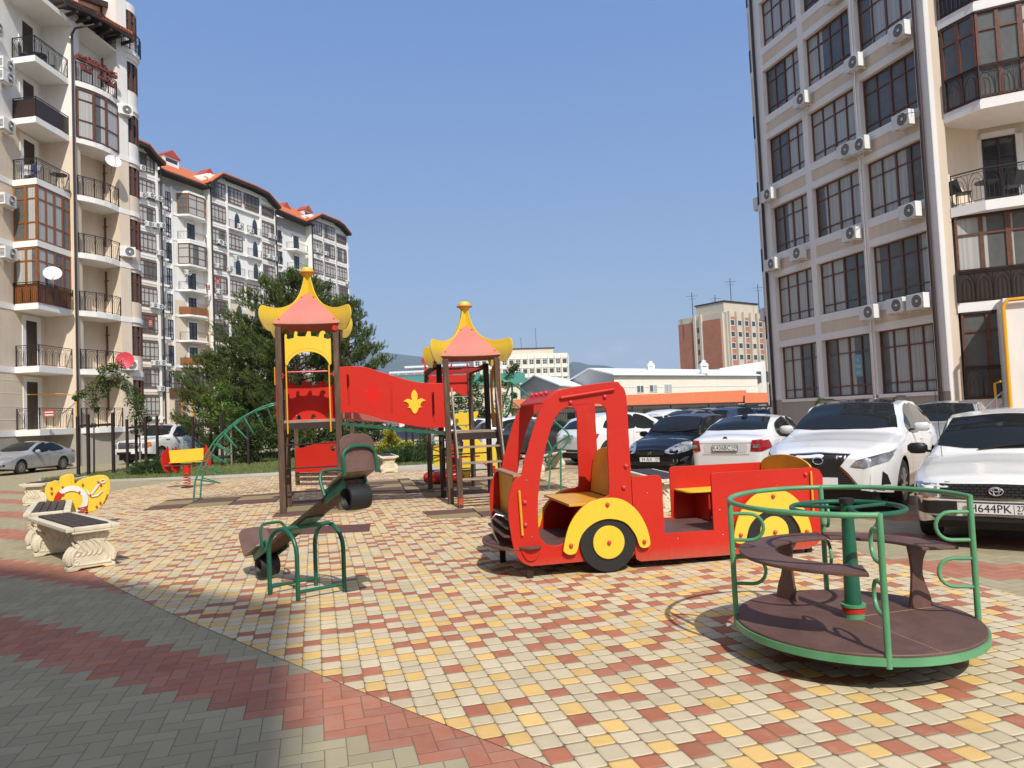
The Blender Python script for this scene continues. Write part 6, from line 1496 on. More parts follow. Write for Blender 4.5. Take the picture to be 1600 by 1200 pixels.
# ================================================================== vegetation
def leafmat(name, c1, c2, sc=1.2, tr_=.25):
    m_ = bpy.data.materials.new(name); m_.use_nodes = True; nt = NT(m_); b = m_.node_tree.nodes['Principled BSDF']
    (x, y, z), v = nt.coord('Object'); n = nt.noise(v, sc, 4, .6); n2 = nt.noise(v, sc*9, 2)
    col = nt.ramp(n*.6+n2*.4, [(.33, c1), (.66, c2)]); nt.t.links.new(col, b.inputs['Base Color']); b.inputs['Roughness'].default_value = .6; b.inputs['Specular IOR Level'].default_value = .25
    t = nt.n.new('ShaderNodeBsdfTranslucent'); nt.t.links.new(nt.mix(.5, col, (.20, .30, .03)), t.inputs[0]); mx = nt.n.new('ShaderNodeMixShader'); mx.inputs[0].default_value = tr_
    nt.t.links.new(b.outputs[0], mx.inputs[1]); nt.t.links.new(t.outputs[0], mx.inputs[2]); nt.t.links.new(mx.outputs[0], m_.node_tree.nodes['Material Output'].inputs[0]); return m_
pine_m = leafmat('pine_needles', (.04, .062, .015), (.14, .18, .05), .9, .18); leaf_m = leafmat('linden_leaves', (.035, .075, .014), (.10, .17, .03), 1.5)
leaf_b = leafmat('bright_young_leaves', (.05, .12, .015), (.15, .25, .04), 1.5); jun_m = leafmat('juniper', (.02, .045, .014), (.06, .10, .03), 2.0, .1)
yel_m = leafmat('golden_thuja', (.20, .22, .015), (.66, .58, .04), 3.0, .2); far_m = leafmat('background_foliage', (.03, .05, .015), (.075, .10, .03), .5, .15)
bark = mat('bark', (.09, .07, .055), .9, noise=(8, .35)); bark_p = mat('pale_bark', (.22, .19, .16), .9, noise=(8, .3))
def tufts(rg_, pts, n, size, spread, needle=10, wd=.016):
    vs, fs = [], []
    for (p, d) in pts:
        for _ in range(n):
            c = p+Vector((rg_.gauss(0, spread), rg_.gauss(0, spread), rg_.gauss(0, spread*.7))); ax = (d+Vector((rg_.gauss(0, .35), rg_.gauss(0, .35), rg_.gauss(.35, .3)))).normalized()
            for _q in range(needle):
                v = (ax+Vector((rg_.gauss(0, .5), rg_.gauss(0, .5), rg_.gauss(0, .5)))).normalized(); L_ = size*rg_.uniform(.7, 1.2); s_ = v.orthogonal().normalized()*wd; s_.rotate(Matrix.Rotation(rg_.uniform(0, 6.28), 3, v)); b0 = c+ax*rg_.uniform(-.6, .6)*size
                i = len(vs); vs += [tuple(b0-s_), tuple(b0+s_), tuple(b0+v*L_)]; fs.append((i, i+1, i+2))
    return vs, fs
def pine(label, base, H_, Rr, seed, nb=95, n=7, low=.10, lean=0, wid=1.0):
    rg_ = random.Random(seed); e = empty('pine_tree', label, 'pine tree', tuple(base)); tr_ = MB(); top = Vector((lean, 0, H_*.96))
    P = [Vector((0, 0, 0)), Vector((lean*.2+.1, .05, H_*.3)), Vector((lean*.6-.1, 0, H_*.65)), top]; P = [Vector(q) for q in smooth_poly([tuple(q) for q in P], 4, closed=False)]
    tr_.tube(P, [.17*(1-.85*i/(len(P)-1)) for i in range(len(P))], 8); tr_.build('trunk', bark, e, True)
    br = MB(); pts = []
    for k in range(nb):
        f_ = low+(1-low)*(k+rg_.random())/nb; h = H_*f_; i = min(int(f_*(len(P)-1)), len(P)-2); p0 = P[i].lerp(P[i+1], f_*(len(P)-1)-i)
        prof = min(1, (1-f_)*2.3+.12)*(.72+.28*math.sin(min(f_/.35, 1)*PI/2)); a = k*2.4+rg_.uniform(-.5, .5); L_ = Rr*prof*rg_.uniform(.6, 1.15); up_ = rg_.uniform(.15, .55)
        d = Vector((math.cos(a)*wid, math.sin(a), 0)); q = [p0, p0+d*L_*.5+Vector((0, 0, L_*up_*.25)), p0+d*L_+Vector((0, 0, L_*up_))]
        br.tube(q, [.035, .022, .008], 5)
        m_ = max(3, int(L_/.22))
        for j in range(m_):
            t = .30+.70*(j+1)/m_; c = q[0].lerp(q[1], t*2) if t < .5 else q[1].lerp(q[2], t*2-1); pts.append((c, (d*.6+Vector((0, 0, .8))).normalized()))
    br.build('branches', bark, e)
    vs, fs = tufts(rg_, pts, n+4, .17, .17, 10, .018); mb = MB(); mb.v = vs; mb.f = fs; mb.build('crown', pine_m, e); return e
b = at(470, 690, 34); pine('large dark pine standing behind the taller turret', (b.x-.1, 34, 0), 9.1, 3.2, 11, 100, 7, .06, wid=1.0)
b = at(545, 690, 33.5); pine('slimmer pine forming the right edge of the big pine', (b.x+.2, 33.5, 0), 7.6, 2.2, 16, 60, 6, .12)
b = at(395, 690, 36); pine('broad pine left of the taller turret, lower than its neighbour', (b.x, 36, 0), 6.6, 2.5, 23, 70, 6, .08)
b = at(335, 690, 37); pine('small bushy pine in front of the white block', (b.x, 37, 0), 5.6, 1.9, 5, 50, 6, .12)
def leaves(rg_, cl, n, r, size):
    vs, fs = [], []
    for (c, cr_) in cl:
        for _ in range(n):
            d = Vector((rg_.gauss(0, 1), rg_.gauss(0, 1), rg_.gauss(0, 1))).normalized()*cr_*rg_.random()**.45; p = Vector(c)+d; nn = Vector((rg_.gauss(0, .6), rg_.gauss(0, .6), 1)).normalized(); u = nn.orthogonal().normalized(); u.rotate(Matrix.Rotation(rg_.uniform(0, 6.28), 3, nn)); v = nn.cross(u); s_ = size*rg_.uniform(.6, 1.2)
            i = len(vs); vs += [tuple(p-u*s_), tuple(p-v*s_*.55-nn*s_*.15), tuple(p+u*s_), tuple(p+v*s_*.55-nn*s_*.15)]; fs.append((i, i+1, i+2, i+3))
    return vs, fs
def leaftree(name, label, cat, base, stem, cl, n, size, m_, seed, bk=bark_p, r0=.04, group=None):
    rg_ = random.Random(seed); e = empty(name, label, cat, tuple(base), 0, group); mb = MB(); mb.tube(stem, [r0*(1-.6*i/(len(stem)-1)) for i in range(len(stem))], 7)
    mb.build('trunk', bk, e, True)
    for (c, cr_) in cl:
        s = min(stem, key=lambda q: (Vector(q)-Vector(c)).length+(.6 if q[2] > c[2] else 0)); mb = MB(); mb.tube([s, tuple((Vector(s)+Vector(c))/2+Vector((0, 0, .08))), c], [.018, .012, .006], 5); mb.build('limb', bk, e)
    vs, fs = leaves(rg_, cl, n, 1, size); mb = MB(); mb.v = vs; mb.f = fs; mb.build('crown', m_, e); return e
def pc(lst, base, Y):      # pixel blobs -> local clusters, with depth jitter
    rg_ = random.Random(len(lst)); out = []
    for (px, py, r) in lst: w = at(px, py, Y+rg_.uniform(-.5, .5)); out.append((tuple(w-Vector(base)), r*Y/1115))
    return out
Yt = 27.0; b0 = at(147, 742, Yt); b0.z = 0
leaftree('young_tree', 'young tree with two leafy lobes inside the left wooden guard', 'tree', b0, [(0, 0, 0), (.02, 0, 1.5), tuple(at(146, 640, Yt)-b0), tuple(at(152, 600, Yt)-b0)],
 pc([(125, 617, 9), (138, 612, 11), (150, 603, 12), (160, 612, 12), (147, 625, 10), (168, 600, 9), (158, 590, 8), (150, 640, 6), (185, 570, 9), (175, 580, 9), (160, 577, 8), (190, 585, 12), (180, 597, 9), (172, 572, 7), (146, 665, 4), (118, 622, 5)], b0, Yt), 130, .055, leaf_m, 3, group='young trees in wooden guards')
Yt = 31.5; b0 = at(219, 722, Yt); b0.z = 0
leaftree('young_tree', 'drooping young tree in the second guard, in front of the pickup', 'tree', b0, [(0, 0, 0), (0, 0, 1.6), tuple(at(217, 650, Yt)-b0), tuple(at(200, 600, Yt)-b0)],
 pc([(190, 600, 10), (200, 606, 10), (208, 615, 11), (204, 628, 11), (214, 635, 13), (222, 648, 12), (210, 650, 11), (218, 662, 12), (226, 668, 9), (212, 672, 9), (221, 622, 8), (232, 655, 6)], b0, Yt), 150, .06, leaf_m, 4, group='young trees in wooden guards')
Yt = 29.5; b0 = at(362, 728, Yt); b0.z = 0
leaftree('young_tree', 'bright green young tree left of the climbing arch top', 'tree', b0, [(0, 0, 0), (0, 0, 1.5), tuple(at(350, 660, Yt)-b0), tuple(at(345, 620, Yt)-b0)],
 pc([(345, 605, 9), (350, 618, 12), (338, 625, 12), (328, 635, 13), (345, 640, 14), (360, 635, 12), (330, 655, 12), (352, 658, 12), (370, 650, 11), (318, 650, 9), (375, 640, 7), (340, 662, 10), (322, 622, 7)], b0, Yt), 160, .06, leaf_b, 5)
Yt = 44.0; b0 = at(792, 680, Yt); b0.z = 0
leaftree('street_tree', 'leafy tree showing right of the small turret', 'tree', b0, [(0, 0, 0), (0, 0, 1.8), tuple(at(790, 630, Yt)-b0), tuple(at(794, 590, Yt)-b0)],
 pc([(795, 585, 10), (800, 578, 9), (806, 573, 6), (790, 600, 9), (786, 620, 10), (792, 632, 11), (800, 640, 9), (780, 640, 9), (803, 618, 6)], b0, Yt), 150, .09, leaf_m, 6)
Yt = 42.0; b0 = at(745, 680, Yt); b0.z = 0
leaftree('street_tree', 'leafy tree seen through the open frame of the small turret', 'tree', b0, [(0, 0, 0), (0, 0, 1.8), tuple(at(746, 640, Yt)-b0), tuple(at(745, 610, Yt)-b0)],
 pc([(737, 588, 6), (742, 600, 8), (752, 592, 6), (745, 612, 9), (738, 618, 9), (752, 620, 8), (720, 610, 7), (716, 618, 7), (748, 630, 7)], b0, Yt), 140, .085, leaf_m, 7)
Yt = 52.0; b0 = at(720, 680, Yt); b0.z = 0
leaftree('bushy_tree', 'rounded olive-green bushy tree behind the giraffe seat', 'tree', b0, [(0, 0, 0), (0, 0, 1.5), (0, 0, 2.4)],
 pc([(712, 630, 14), (725, 625, 14), (735, 635, 12), (748, 640, 12), (718, 645, 14), (705, 642, 10), (755, 650, 10), (738, 650, 12)], b0, Yt), 220, .12, far_m, 8)
def shrub(name, label, base, lst, n, size, m_, seed, cat='shrub', group=None):
    rg_ = random.Random(seed); e = empty(name, label, cat, tuple(base), 0, group); vs, fs = leaves(rg_, lst, n, 1, size); mb = MB(); mb.v = vs; mb.f = fs; mb.build('foliage', m_, e)
    mb = MB()
    for (c, r) in lst[:6]: mb.tube([(0, 0, 0), (c[0]*.6, c[1]*.6, c[2]*.5), c], [.03, .02, .01], 5)
    mb.build('stems', bark, e); return e
def juniper(label, px, py, Y, rx, ry, h, seed, m_=jun_m, name='juniper'):
    rg_ = random.Random(seed); b0 = at(px, py, Y); b0.z = 0.03; e = empty(name, label, 'juniper' if name == 'juniper' else 'shrub', tuple(b0)); pts = []
    for k in range(int(70*rx*max(h, .5)*2)):
        a = rg_.uniform(0, 6.28); r = math.sqrt(rg_.random()); zz = h*rg_.uniform(.15, 1)*(1-.75*r*r); pts.append((Vector((rx*r*math.cos(a), ry*r*math.sin(a), zz)), Vector((math.cos(a)*.8, math.sin(a)*.8, .5)).normalized()))
    vs, fs = tufts(rg_, pts, 5, .16, .10, 8, .014); mb = MB(); mb.v = vs; mb.f = fs; mb.build('foliage', m_, e)
    mb = MB()
    for k in range(5): mb.tube([(0, 0, 0), (rx*.5*math.cos(k*1.3), ry*.5*math.sin(k*1.3), h*.4)], [.03, .01], 5)
    mb.build('stems', bark, e)
juniper('spreading dark juniper right of the far stone bench', 645, 722, 26.0, 1.35, .9, .72, 1)
juniper('juniper behind the seesaw seat, left part of the clump', 612, 718, 26.8, .9, .7, .55, 2)
juniper('low juniper mound at the lawn edge left of the two-headed rocker', 243, 735, 25.6, .85, .6, .55, 3)
b0 = at(612, 710, 27.6); b0.z = 0
shrub('golden_thuja', 'golden yellow thuja mound above the dark junipers', b0, pc([(612, 682, 9), (605, 690, 9), (620, 690, 9), (596, 698, 8), (628, 697, 8), (612, 700, 9), (634, 702, 6), (590, 704, 5), (603, 676, 6), (640, 694, 6), (611, 672, 5)], b0, 27.6), 420, .045, yel_m, 9)
b0 = at(1276, 700, 20.5); b0.z = 0
shrub('conical_thuja', 'pointed yellow-green thuja behind the white hatch-backed SUV', b0, pc([(1281, 624, 3), (1278, 630, 5), (1280, 638, 7), (1273, 643, 8), (1282, 648, 9), (1270, 653, 9), (1278, 662, 12)], b0, 20.5), 170, .04, leafmat('lime_thuja', (.10, .15, .012), (.30, .36, .03), 3, .2), 10)
for (px, py, Y, rx, h, sd, lb) in ((405, 712, 31, 1.3, 1.6, 21, 'dark round bush beneath the big pines, left one'), (372, 708, 33, 1.0, 1.2, 22, 'dark bush beside the trunk of the bright young tree'), (540, 708, 31, 1.2, 1.3, 24, 'dark bush behind the middle of the red bridge'), (575, 706, 38, 1.4, 1.5, 25, 'olive bush beyond the golden thuja'), (668, 705, 40, 1.6, .9, 26, 'low bush by the far row of black posts')):
    b0 = at(px, py, Y); b0.z = 0; rg_ = random.Random(sd)
    lst = [((rx*.6*rg_.uniform(-1, 1), .5*rg_.uniform(-1, 1), h*rg_.uniform(.25, .8)), rx*.45) for _ in range(9)]
    shrub('bush', lb, b0, lst, 240, .07, leaf_m if sd in (25, 26) else far_m, sd)
# black posts round the young trees, and the row beyond the lawn
def guard(label, pts, rail_pairs, Y, zt):
    b0 = at(pts[0], 740, Y); b0.z = 0; e = empty('tree_guard', label, 'tree guard', tuple(b0), 0, 'black wooden tree guards'); Q = []
    for i, (px, dy) in enumerate(zip(pts, (0, -.55, .25, .9))):
        w = at(px, 700, Y+dy); Q.append(Vector((w.x-b0.x, w.y-b0.y, 0))); MB().box(Q[-1].x-.045, Q[-1].x+.045, Q[-1].y-.045, Q[-1].y+.045, 0, zt+.05*((i*7) % 3)).build('post', mat('black_timber', (.018, .011, .009), .7), e)
    for (a, b_) in rail_pairs: mb = MB(); mb.beam(Q[a]+Vector((0, 0, zt-.38)), Q[b_]+Vector((0, 0, zt-.34)), .04, .09); mb.build('rail', MATS['black_timber'], e)
guard('black wooden guard of three posts round the leftmost young tree', (122, 138, 177), ((0, 1), (1, 2)), 26.8, 2.25)
guard('black wooden guard of four posts round the second young tree', (199, 228, 246, 213), ((0, 2), (0, 1)), 31.0, 2.15)
guard('black wooden guard of posts round the bright young tree', (302, 347, 388, 330), ((0, 1), (1, 2)), 29.2, 2.1)
for i, px in enumerate((562, 572, 635, 645, 657, 700, 708, 768, 833)):
    w = at(px, 690, 37+((i*5) % 7)); e = MB().box(-.06, .06, -.06, .06, 0, 1.75).build('bollard_post', MATS['black_timber'], None, loc=(w.x, w.y, 0)); tag(e, 'black timber post beyond the lawn, '+('leftmost' if i == 0 else 'rightmost' if i == 8 else ['second', 'third', 'fourth', 'fifth', 'sixth', 'seventh', 'eighth'][i-1]+' from the left'), 'post', 'black timber posts beyond the lawn')
# ================================================================== cars
tyre_m = mat('tyre_rubber', (.018, .018, .018), .75, noise=(12, .3)); rim_m = mat('alloy_rim', (.55, .56, .58), .3, metal=.85); rim_d = mat('dark_rim', (.05, .05, .055), .35, metal=.6)
cglass = mat('car_glass', (.014, .017, .018), .05, spec=.20); ctrim = mat('black_car_trim', (.012, .012, .013), .5); chrome = mat('chrome', (.7, .7, .7), .12, metal=1)
lamp_m = mat('headlamp_glass', (.42, .44, .46), .08, metal=.5, coat=1, noise=(9, .5, (.12, .13, .14))); tail_m = mat('tail_lamp', (.33, .012, .012), .12, coat=1, noise=(14, .4)); amber = mat('amber_lamp', (.65, .16, .02), .2)
plate_m = mat('number_plate', (.74, .75, .75), .4); ink = mat('plate_ink', (.01, .01, .01), .5); seam = mat('panel_gap', (.03, .03, .03), .8)
def paint(name, col, rough=.28, metal=0.0):
    def f(nt, b):
        (x, y, z), v = nt.coord('Object'); n = nt.noise(v, 3.5, 5, .7); low = nt.math('SUBTRACT', 1.0, nt.math('MULTIPLY', z, 2.2, clamp=True))
        nt.t.links.new(nt.mix(nt.math('MULTIPLY', low*n, 1.1, clamp=True), (*col, 1), (.20, .17, .13)), b.inputs['Base Color']); nt.t.links.new(n*.2+rough-.08, b.inputs['Roughness']) if False else None
    return mat(name, col, rough, metal=metal, coat=.8 if col[0] > .2 else .12, spec=.5 if col[0] > .2 else .25, build=f)
white_c = paint('white_car_paint', (.70, .70, .69)); silver_c = paint('silver_car_paint', (.46, .47, .49), .3, .5); black_c = paint('black_car_paint', (.006, .006, .007), .25); navy_c = paint('navy_car_paint', (.03, .045, .09), .25)
maroon_c = paint('maroon_car_paint', (.10, .02, .02), .3); grey_c = paint('grey_car_paint', (.16, .17, .18), .3, .4)
def interp(P, x):
    if x <= P[0][0]: return P[0][1]
    for (a, b), (c, d) in zip(P, P[1:]):
        if x <= c: t = (x-a)/(c-a); t = t*t*(3-2*t)*.35+t*.65; return b+(d-b)*t
    return P[-1][1]
def body_mesh(S):
    """x runs from the nose (0) to the tail (L), y across, z up"""
    L, W_ = S['L'], S['W']; top = S['top']; belt = S['belt']; sill = S.get('sill', .28); R_ = S['R']+.055; ax = S['axles']; zc_ = S['R']
    xs = set([L*i/64 for i in range(65)])
    for a in ax:
        for t in range(0, 181, 10): xs.add(a+R_*math.cos(R(t)))
        xs.add(a-R_-.004); xs.add(a+R_+.004)
    xs = sorted(x for x in xs if 0 <= x <= L); X_ = [xs[0]]
    for x in xs:
        if x-X_[-1] > .003: X_.append(x)
    def bottom(x):
        z = sill+.06*max(0, 1-x/.5)+.06*max(0, 1-(L-x)/.5)
        for a in ax:
            d = abs(x-a)
            if d < R_: z = max(z, zc_+math.sqrt(R_*R_-d*d))
        return z
    NS, NG, NT_ = 9, 5, 6
    def section(x, xr=None, sc=1.0):
        zt = interp(top, x); zb = interp(belt, x); z0 = bottom(x); uf = x/S.get('nf', .75); ur = (L-x)/S.get('nr', .55)
        w = W_/2*(1-(S.get('tf', .20)*(1-uf)**2.4 if uf < 1 else 0)-(S.get('tr', .13)*(1-ur)**2.4 if ur < 1 else 0))
        zs = min(zb, zt-.05); g = max(0, min(1, (zt-zb)/.42)); wr = w*(.86-.12*g)*(1 if g > 0 else 1); zr = zt-.035-.03*g; pts = []
        for j in range(NS+1):
            z = z0+(zs-z0)*j/NS; q = (z-.25)/max(zb-.25, .1)
            f_ = .955+.045*math.sin(min(max(q, 0), 1)*PI*.62+.15)-(.028*max(0, (q-.72)/.28)**2); pts.append((w*f_, z))
        a, b = pts[-1]
        for j in range(1, NG+1): t = j/NG; e_ = .5-.5*math.cos(t*PI) if g < .15 else t; pts.append((a+(wr-a)*(t if g >= .15 else math.sin(t*PI/2)), b+(zr-b)*(t**(.92) if g >= .15 else 1-math.cos(t*PI/2))))
        for j in range(1, NT_+1): t = j/NT_; pts.append((wr*(1-t), zr+(zt-zr)*math.sin(t*PI/2)))
        return pts
    secs = [(x, section(x)) for x in X_]
    def cap(sec, x, sgn):
        out = []; zm = .52
        for (k, dx) in ((.985, .025), (.93, .055), (.80, .075)): out.append((x+sgn*dx, [(y*k if y > 0 else 0, zm+(z-zm)*(k if k > .9 else k+.05)) for y, z in sec]))
        return out
    f_ = cap(secs[0][1], 0, -1); r_ = cap(secs[-1][1], L, 1); secs = f_[::-1]+secs+r_
    vs, n = [], len(secs[0][1])
    for x, sec in secs:
        vs += [(x, y, z) for y, z in sec]+[(x, -y, z) for y, z in sec[:-1][::-1]]
    m_ = 2*n-1; fs = []
    for i in range(len(secs)-1):
        for k in range(m_-1): fs.append((i*m_+k, i*m_+k+1, (i+1)*m_+k+1, (i+1)*m_+k))
    fs.append(tuple(range(m_))[::-1]); b0 = (len(secs)-1)*m_; fs.append(tuple(range(b0, b0+m_)))
    return vs, fs
def resample(poly, step=.06):
    out = []
    for a, b in zip(poly, poly[1:]+poly[:1]):
        n = max(1, int(math.hypot(a[0]-b[0], a[1]-b[1])/step))
        for k in range(n): out.append((a[0]+(b[0]-a[0])*k/n, a[1]+(b[1]-a[1])*k/n))
    return out
def decal(name, parent, bvh, poly, axis, m_, off=.006, mirror=False, L=0, step=.07):
    """a patch of trim or glass laid over the body shell, following its curve; poly in (x,z) for 'side', (y,z) for 'front'/'rear', (x,y) 'top'"""
    res = []
    for sg in ((1, -1) if mirror else (1,)):
        P = resample([(p[0], p[1]) for p in poly], step)
        bm = bmesh.new(); vs = [bm.verts.new((p[0], p[1], 0)) for p in P]; bm.faces.new(vs); bmesh.ops.triangulate(bm, faces=bm.faces[:])
        for _ in range(5):
            es = [e for e in bm.edges if e.calc_length() > step*1.7]
            if not es: break
            bmesh.ops.subdivide_edges(bm, edges=es, cuts=1); bmesh.ops.triangulate(bm, faces=[f for f in bm.faces if len(f.verts) > 3])
        last = None
        for v in bm.verts:
            a, b = v.co.x, v.co.y
            if axis == 'side': o_, d = Vector((a, sg*4, b)), Vector((0, -sg, 0))
            elif axis == 'front': o_, d = Vector((-4, a*sg, b)), Vector((1, 0, 0))
            elif axis == 'rear': o_, d = Vector((L+4, a*sg, b)), Vector((-1, 0, 0))
            else: o_, d = Vector((a, b*sg, 4)), Vector((0, 0, -1))
            h = bvh.ray_cast(o_, d)
            if h[0] is None:
                h = bvh.find_nearest(o_+d*3.2)
            nn = h[1]; nn = nn if nn.dot(d) < 0 else -nn; v.co = h[0]-d*off*.4+nn*off
        bmesh.ops.recalc_face_normals(bm, faces=bm.faces[:])
        me = bpy.data.meshes.new(name); bm.to_mesh(me); bm.free(); me.materials.append(m_); shade(me, 60)
        o = bpy.data.objects.new(name, me); COL.objects.link(o); o.parent = parent; res.append(o)
    return res
def wheel_parts(parent, x, y, Rw, sg, rim, spokes=5, w=.20):
    MWm = Matrix.Translation((x, y, Rw)) @ Matrix.Rotation(R(-90)*sg, 4, 'X')
    mb = MB(MWm); ri = Rw*.66; mb.lathe([(ri, -w/2), (Rw*.93, -w/2), (Rw, -w/2+.03), (Rw, w/2-.03), (Rw*.93, w/2), (ri, w/2-.005), (ri*.97, w/2-.03), (ri*.97, -w/2), (ri, -w/2)], 36); ty = mb.build('tyre', tyre_m, parent, True)
    mb = MB(MWm); mb.lathe([(ri*.99, w/2-.012), (ri*.93, w/2-.015), (ri*.90, w/2-.05), (1e-3, w/2-.075)], 32); mb.build('rim_well', rim_d, ty, True)
    mb = MB(MWm); mb.lathe([(ri*.99, w/2-.008), (ri*.92, w/2-.008), (ri*.92, w/2-.03), (ri*.99, w/2-.03)], 32)
    for k in range(spokes):
        a = 2*PI*k/spokes; c, s_ = math.cos(a), math.sin(a)
        for d_ in (-.5, .5) if spokes <= 7 else (0,):
            p, q = Vector((c*.04, s_*.04, w/2-.018)), Vector((math.cos(a+d_*.34)*ri*.95, math.sin(a+d_*.34)*ri*.95, w/2-.016)); mb.beam(p, q, .03 if spokes <= 7 else .035, .02)
    mb.cyl((0, 0, w/2-.06), (0, 0, w/2-.008), .055, seg=14); mb.build('rim', rim, ty, True)
def make_car(name, label, cat, S, body_m, pos, phi, nose_toward=True, group=None, detail=True, s=.945):
    """phi: angle of the car's nose-to-tail axis; local x runs nose to tail"""
    e = empty(name, label, cat, (pos[0], pos[1], 0), phi, group); e.scale = (s, s, s)
    vs, fs = body_mesh(S); me = bpy.data.meshes.new('body'); me.from_pydata([(x, y, z) for x, y, z in vs], [], fs); me.update()
    bm = bmesh.new(); bm.from_mesh(me); bmesh.ops.recalc_face_normals(bm, faces=bm.faces[:]); bm.to_mesh(me); bvh = BVHTree.FromBMesh(bm); bm.free()
    me.materials.append(body_m); shade(me, 50); b = bpy.data.objects.new('body', me); COL.objects.link(b); b.parent = e
    L, W_ = S['L'], S['W']; ax = S['axles']; Rw = S['R']
    mb = MB(); mb.box(.15, L-.15, -W_/2+.22, W_/2-.22, .20, .62)
    mb.build('underbody', ctrim, e)
    for a in ax:
        mb = MB()
        for sg in (-1, 1):
            P_ = [(a+(Rw+.056)*math.cos(R(t)), Rw+(Rw+.056)*math.sin(R(t))) for t in range(-20, 201, 10)]
            i0 = len(mb.v); mb.v += [(p[0], sg*(W_/2-.03), p[1]) for p in P_]+[(p[0], sg*(W_/2-.35), p[1]) for p in P_]; n_ = len(P_)
            mb.f += [(i0+k, i0+k+1, i0+n_+k+1, i0+n_+k) for k in range(n_-1)]
        mb.build('wheel_well', ctrim, e)
        for sg in (-1, 1): wheel_parts(e, a, sg*(W_/2-.115), Rw, sg, S.get('rim', rim_m), S.get('spokes', 5))
    D_ = lambda nm_, poly, axis, m_, **k: decal(nm_, e, bvh, poly, axis, m_, L=L, **k)
    for poly in S['side_glass']: D_('side_window', smooth_poly(poly, 3, corners=tuple(range(len(poly))) if len(poly) < 5 else ()), 'side', cglass, mirror=True)
    def topg(xb, yb, xt, yt):
        c = .13 if xt > xb else -.10
        h_ = [(xb, 0), (xb+c*.25, yb*.55), (xb+c, yb), (xt+c*.35, yt), (xt, yt*.6), (xt, 0)]
        return h_+[(p[0], -p[1]) for p in h_[1:-1][::-1]]
    D_('windscreen', topg(*S['wt']), 'top', cglass, step=.09, off=.012)
    if 'rt' in S: D_('rear_window', topg(*S['rt']), 'top', cglass, step=.09)
    else: D_('rear_window', S['rearw'], 'rear', cglass)
    for it in S.get('decals', []):
        nm_, poly, axis, m_ = it[:4]; D_(nm_, poly, axis, m_, mirror=(len(it) > 4 and it[4]), off=it[5] if len(it) > 5 else .008, step=it[6] if len(it) > 6 else .07)
    if detail:
        for xx, z0, z1 in S.get('gaps', []):
            D_('door_gap', [(xx-.004, z0), (xx+.004, z0), (xx+.004, z1), (xx-.004, z1)], 'side', seam, mirror=True, off=.002, step=.12)
        for xx, zz in S.get('handles', []):
            for sg in (-1, 1):
                h = bvh.ray_cast(Vector((xx, sg*4, zz)), Vector((0, -sg, 0)))[0]
                MB().box(xx-.09, xx+.09, h.y-.005, h.y+sg*.03, zz-.014, zz+.014).build('door_handle', S.get('handle_m', body_m), e, bevel=.006)
        mx_, mz = S['mirror']
        for sg in (-1, 1):
            y0 = sg*(W_/2-.06); mb = MB(Matrix.Translation((mx_, y0+sg*.17, mz))); mb.lathe([(.01, -.075), (.05, -.07), (.075, -.03), (.075, .03), (.05, .065), (.01, .07)], 14)
            for i in range(len(mb.v)): v = Vector(mb.v[i]); mb.v[i] = (mx_+(v.x-mx_)*.9, y0+sg*.17+(v.y-y0-sg*.17)*1.6, v.z)
            mi = mb.build('mirror', S.get('mirror_m', body_m), e, True); mb = MB(); mb.beam((mx_, y0-sg*.02, mz-.05), (mx_, y0+sg*.12, mz-.03), .04, .03); mb.build('mirror_arm', ctrim, mi)
    if 'plate' in S:
        zz, side_, main, reg = S['plate'][:4]; sx = -1 if side_ == 'front' else 1; py_ = S['plate'][4] if len(S['plate']) > 4 else 0
        h = bvh.ray_cast(Vector((sx*10+L/2, py_, zz)), Vector((-sx, 0, 0)))[0]; xx = h.x+sx*.03
        pl = MB().box(xx-.006, xx+.006, py_-.27, py_+.27, zz-.062, zz+.062).build('number_plate', ctrim, e, bevel=.004)
        MB().box(xx-.0065+sx*.002, xx+.0065+sx*.002, py_-.26, py_+.26, zz-.053, zz+.053).build('plate_face', plate_m, pl)
        Mt = Matrix.Translation((xx+sx*.0105, py_+(-sx)*(-.0), zz)) @ (Matrix.Rotation(R(90*sx), 4, 'Z') @ Matrix.Rotation(R(90), 4, 'X'))
        text('plate_text', main, .118, Mt @ Matrix.Translation((-.065, 0, 0)), ink, pl, .0006, .95)
        text('plate_region', reg, .078, Mt @ Matrix.Translation((.205, .012, 0)), ink, pl, .0006, .95)
        text('plate_country', 'RUS', .026, Mt @ Matrix.Translation((.195, -.036, 0)), ink, pl, .0006, .95)
        MB(Mt).box(.145, .148, -.05, .05, 0, .0008).build('plate_divider', ink, pl)
    return e, bvh
def mirrorY(poly): return poly+[(-a, b) for a, b in poly[::-1]]
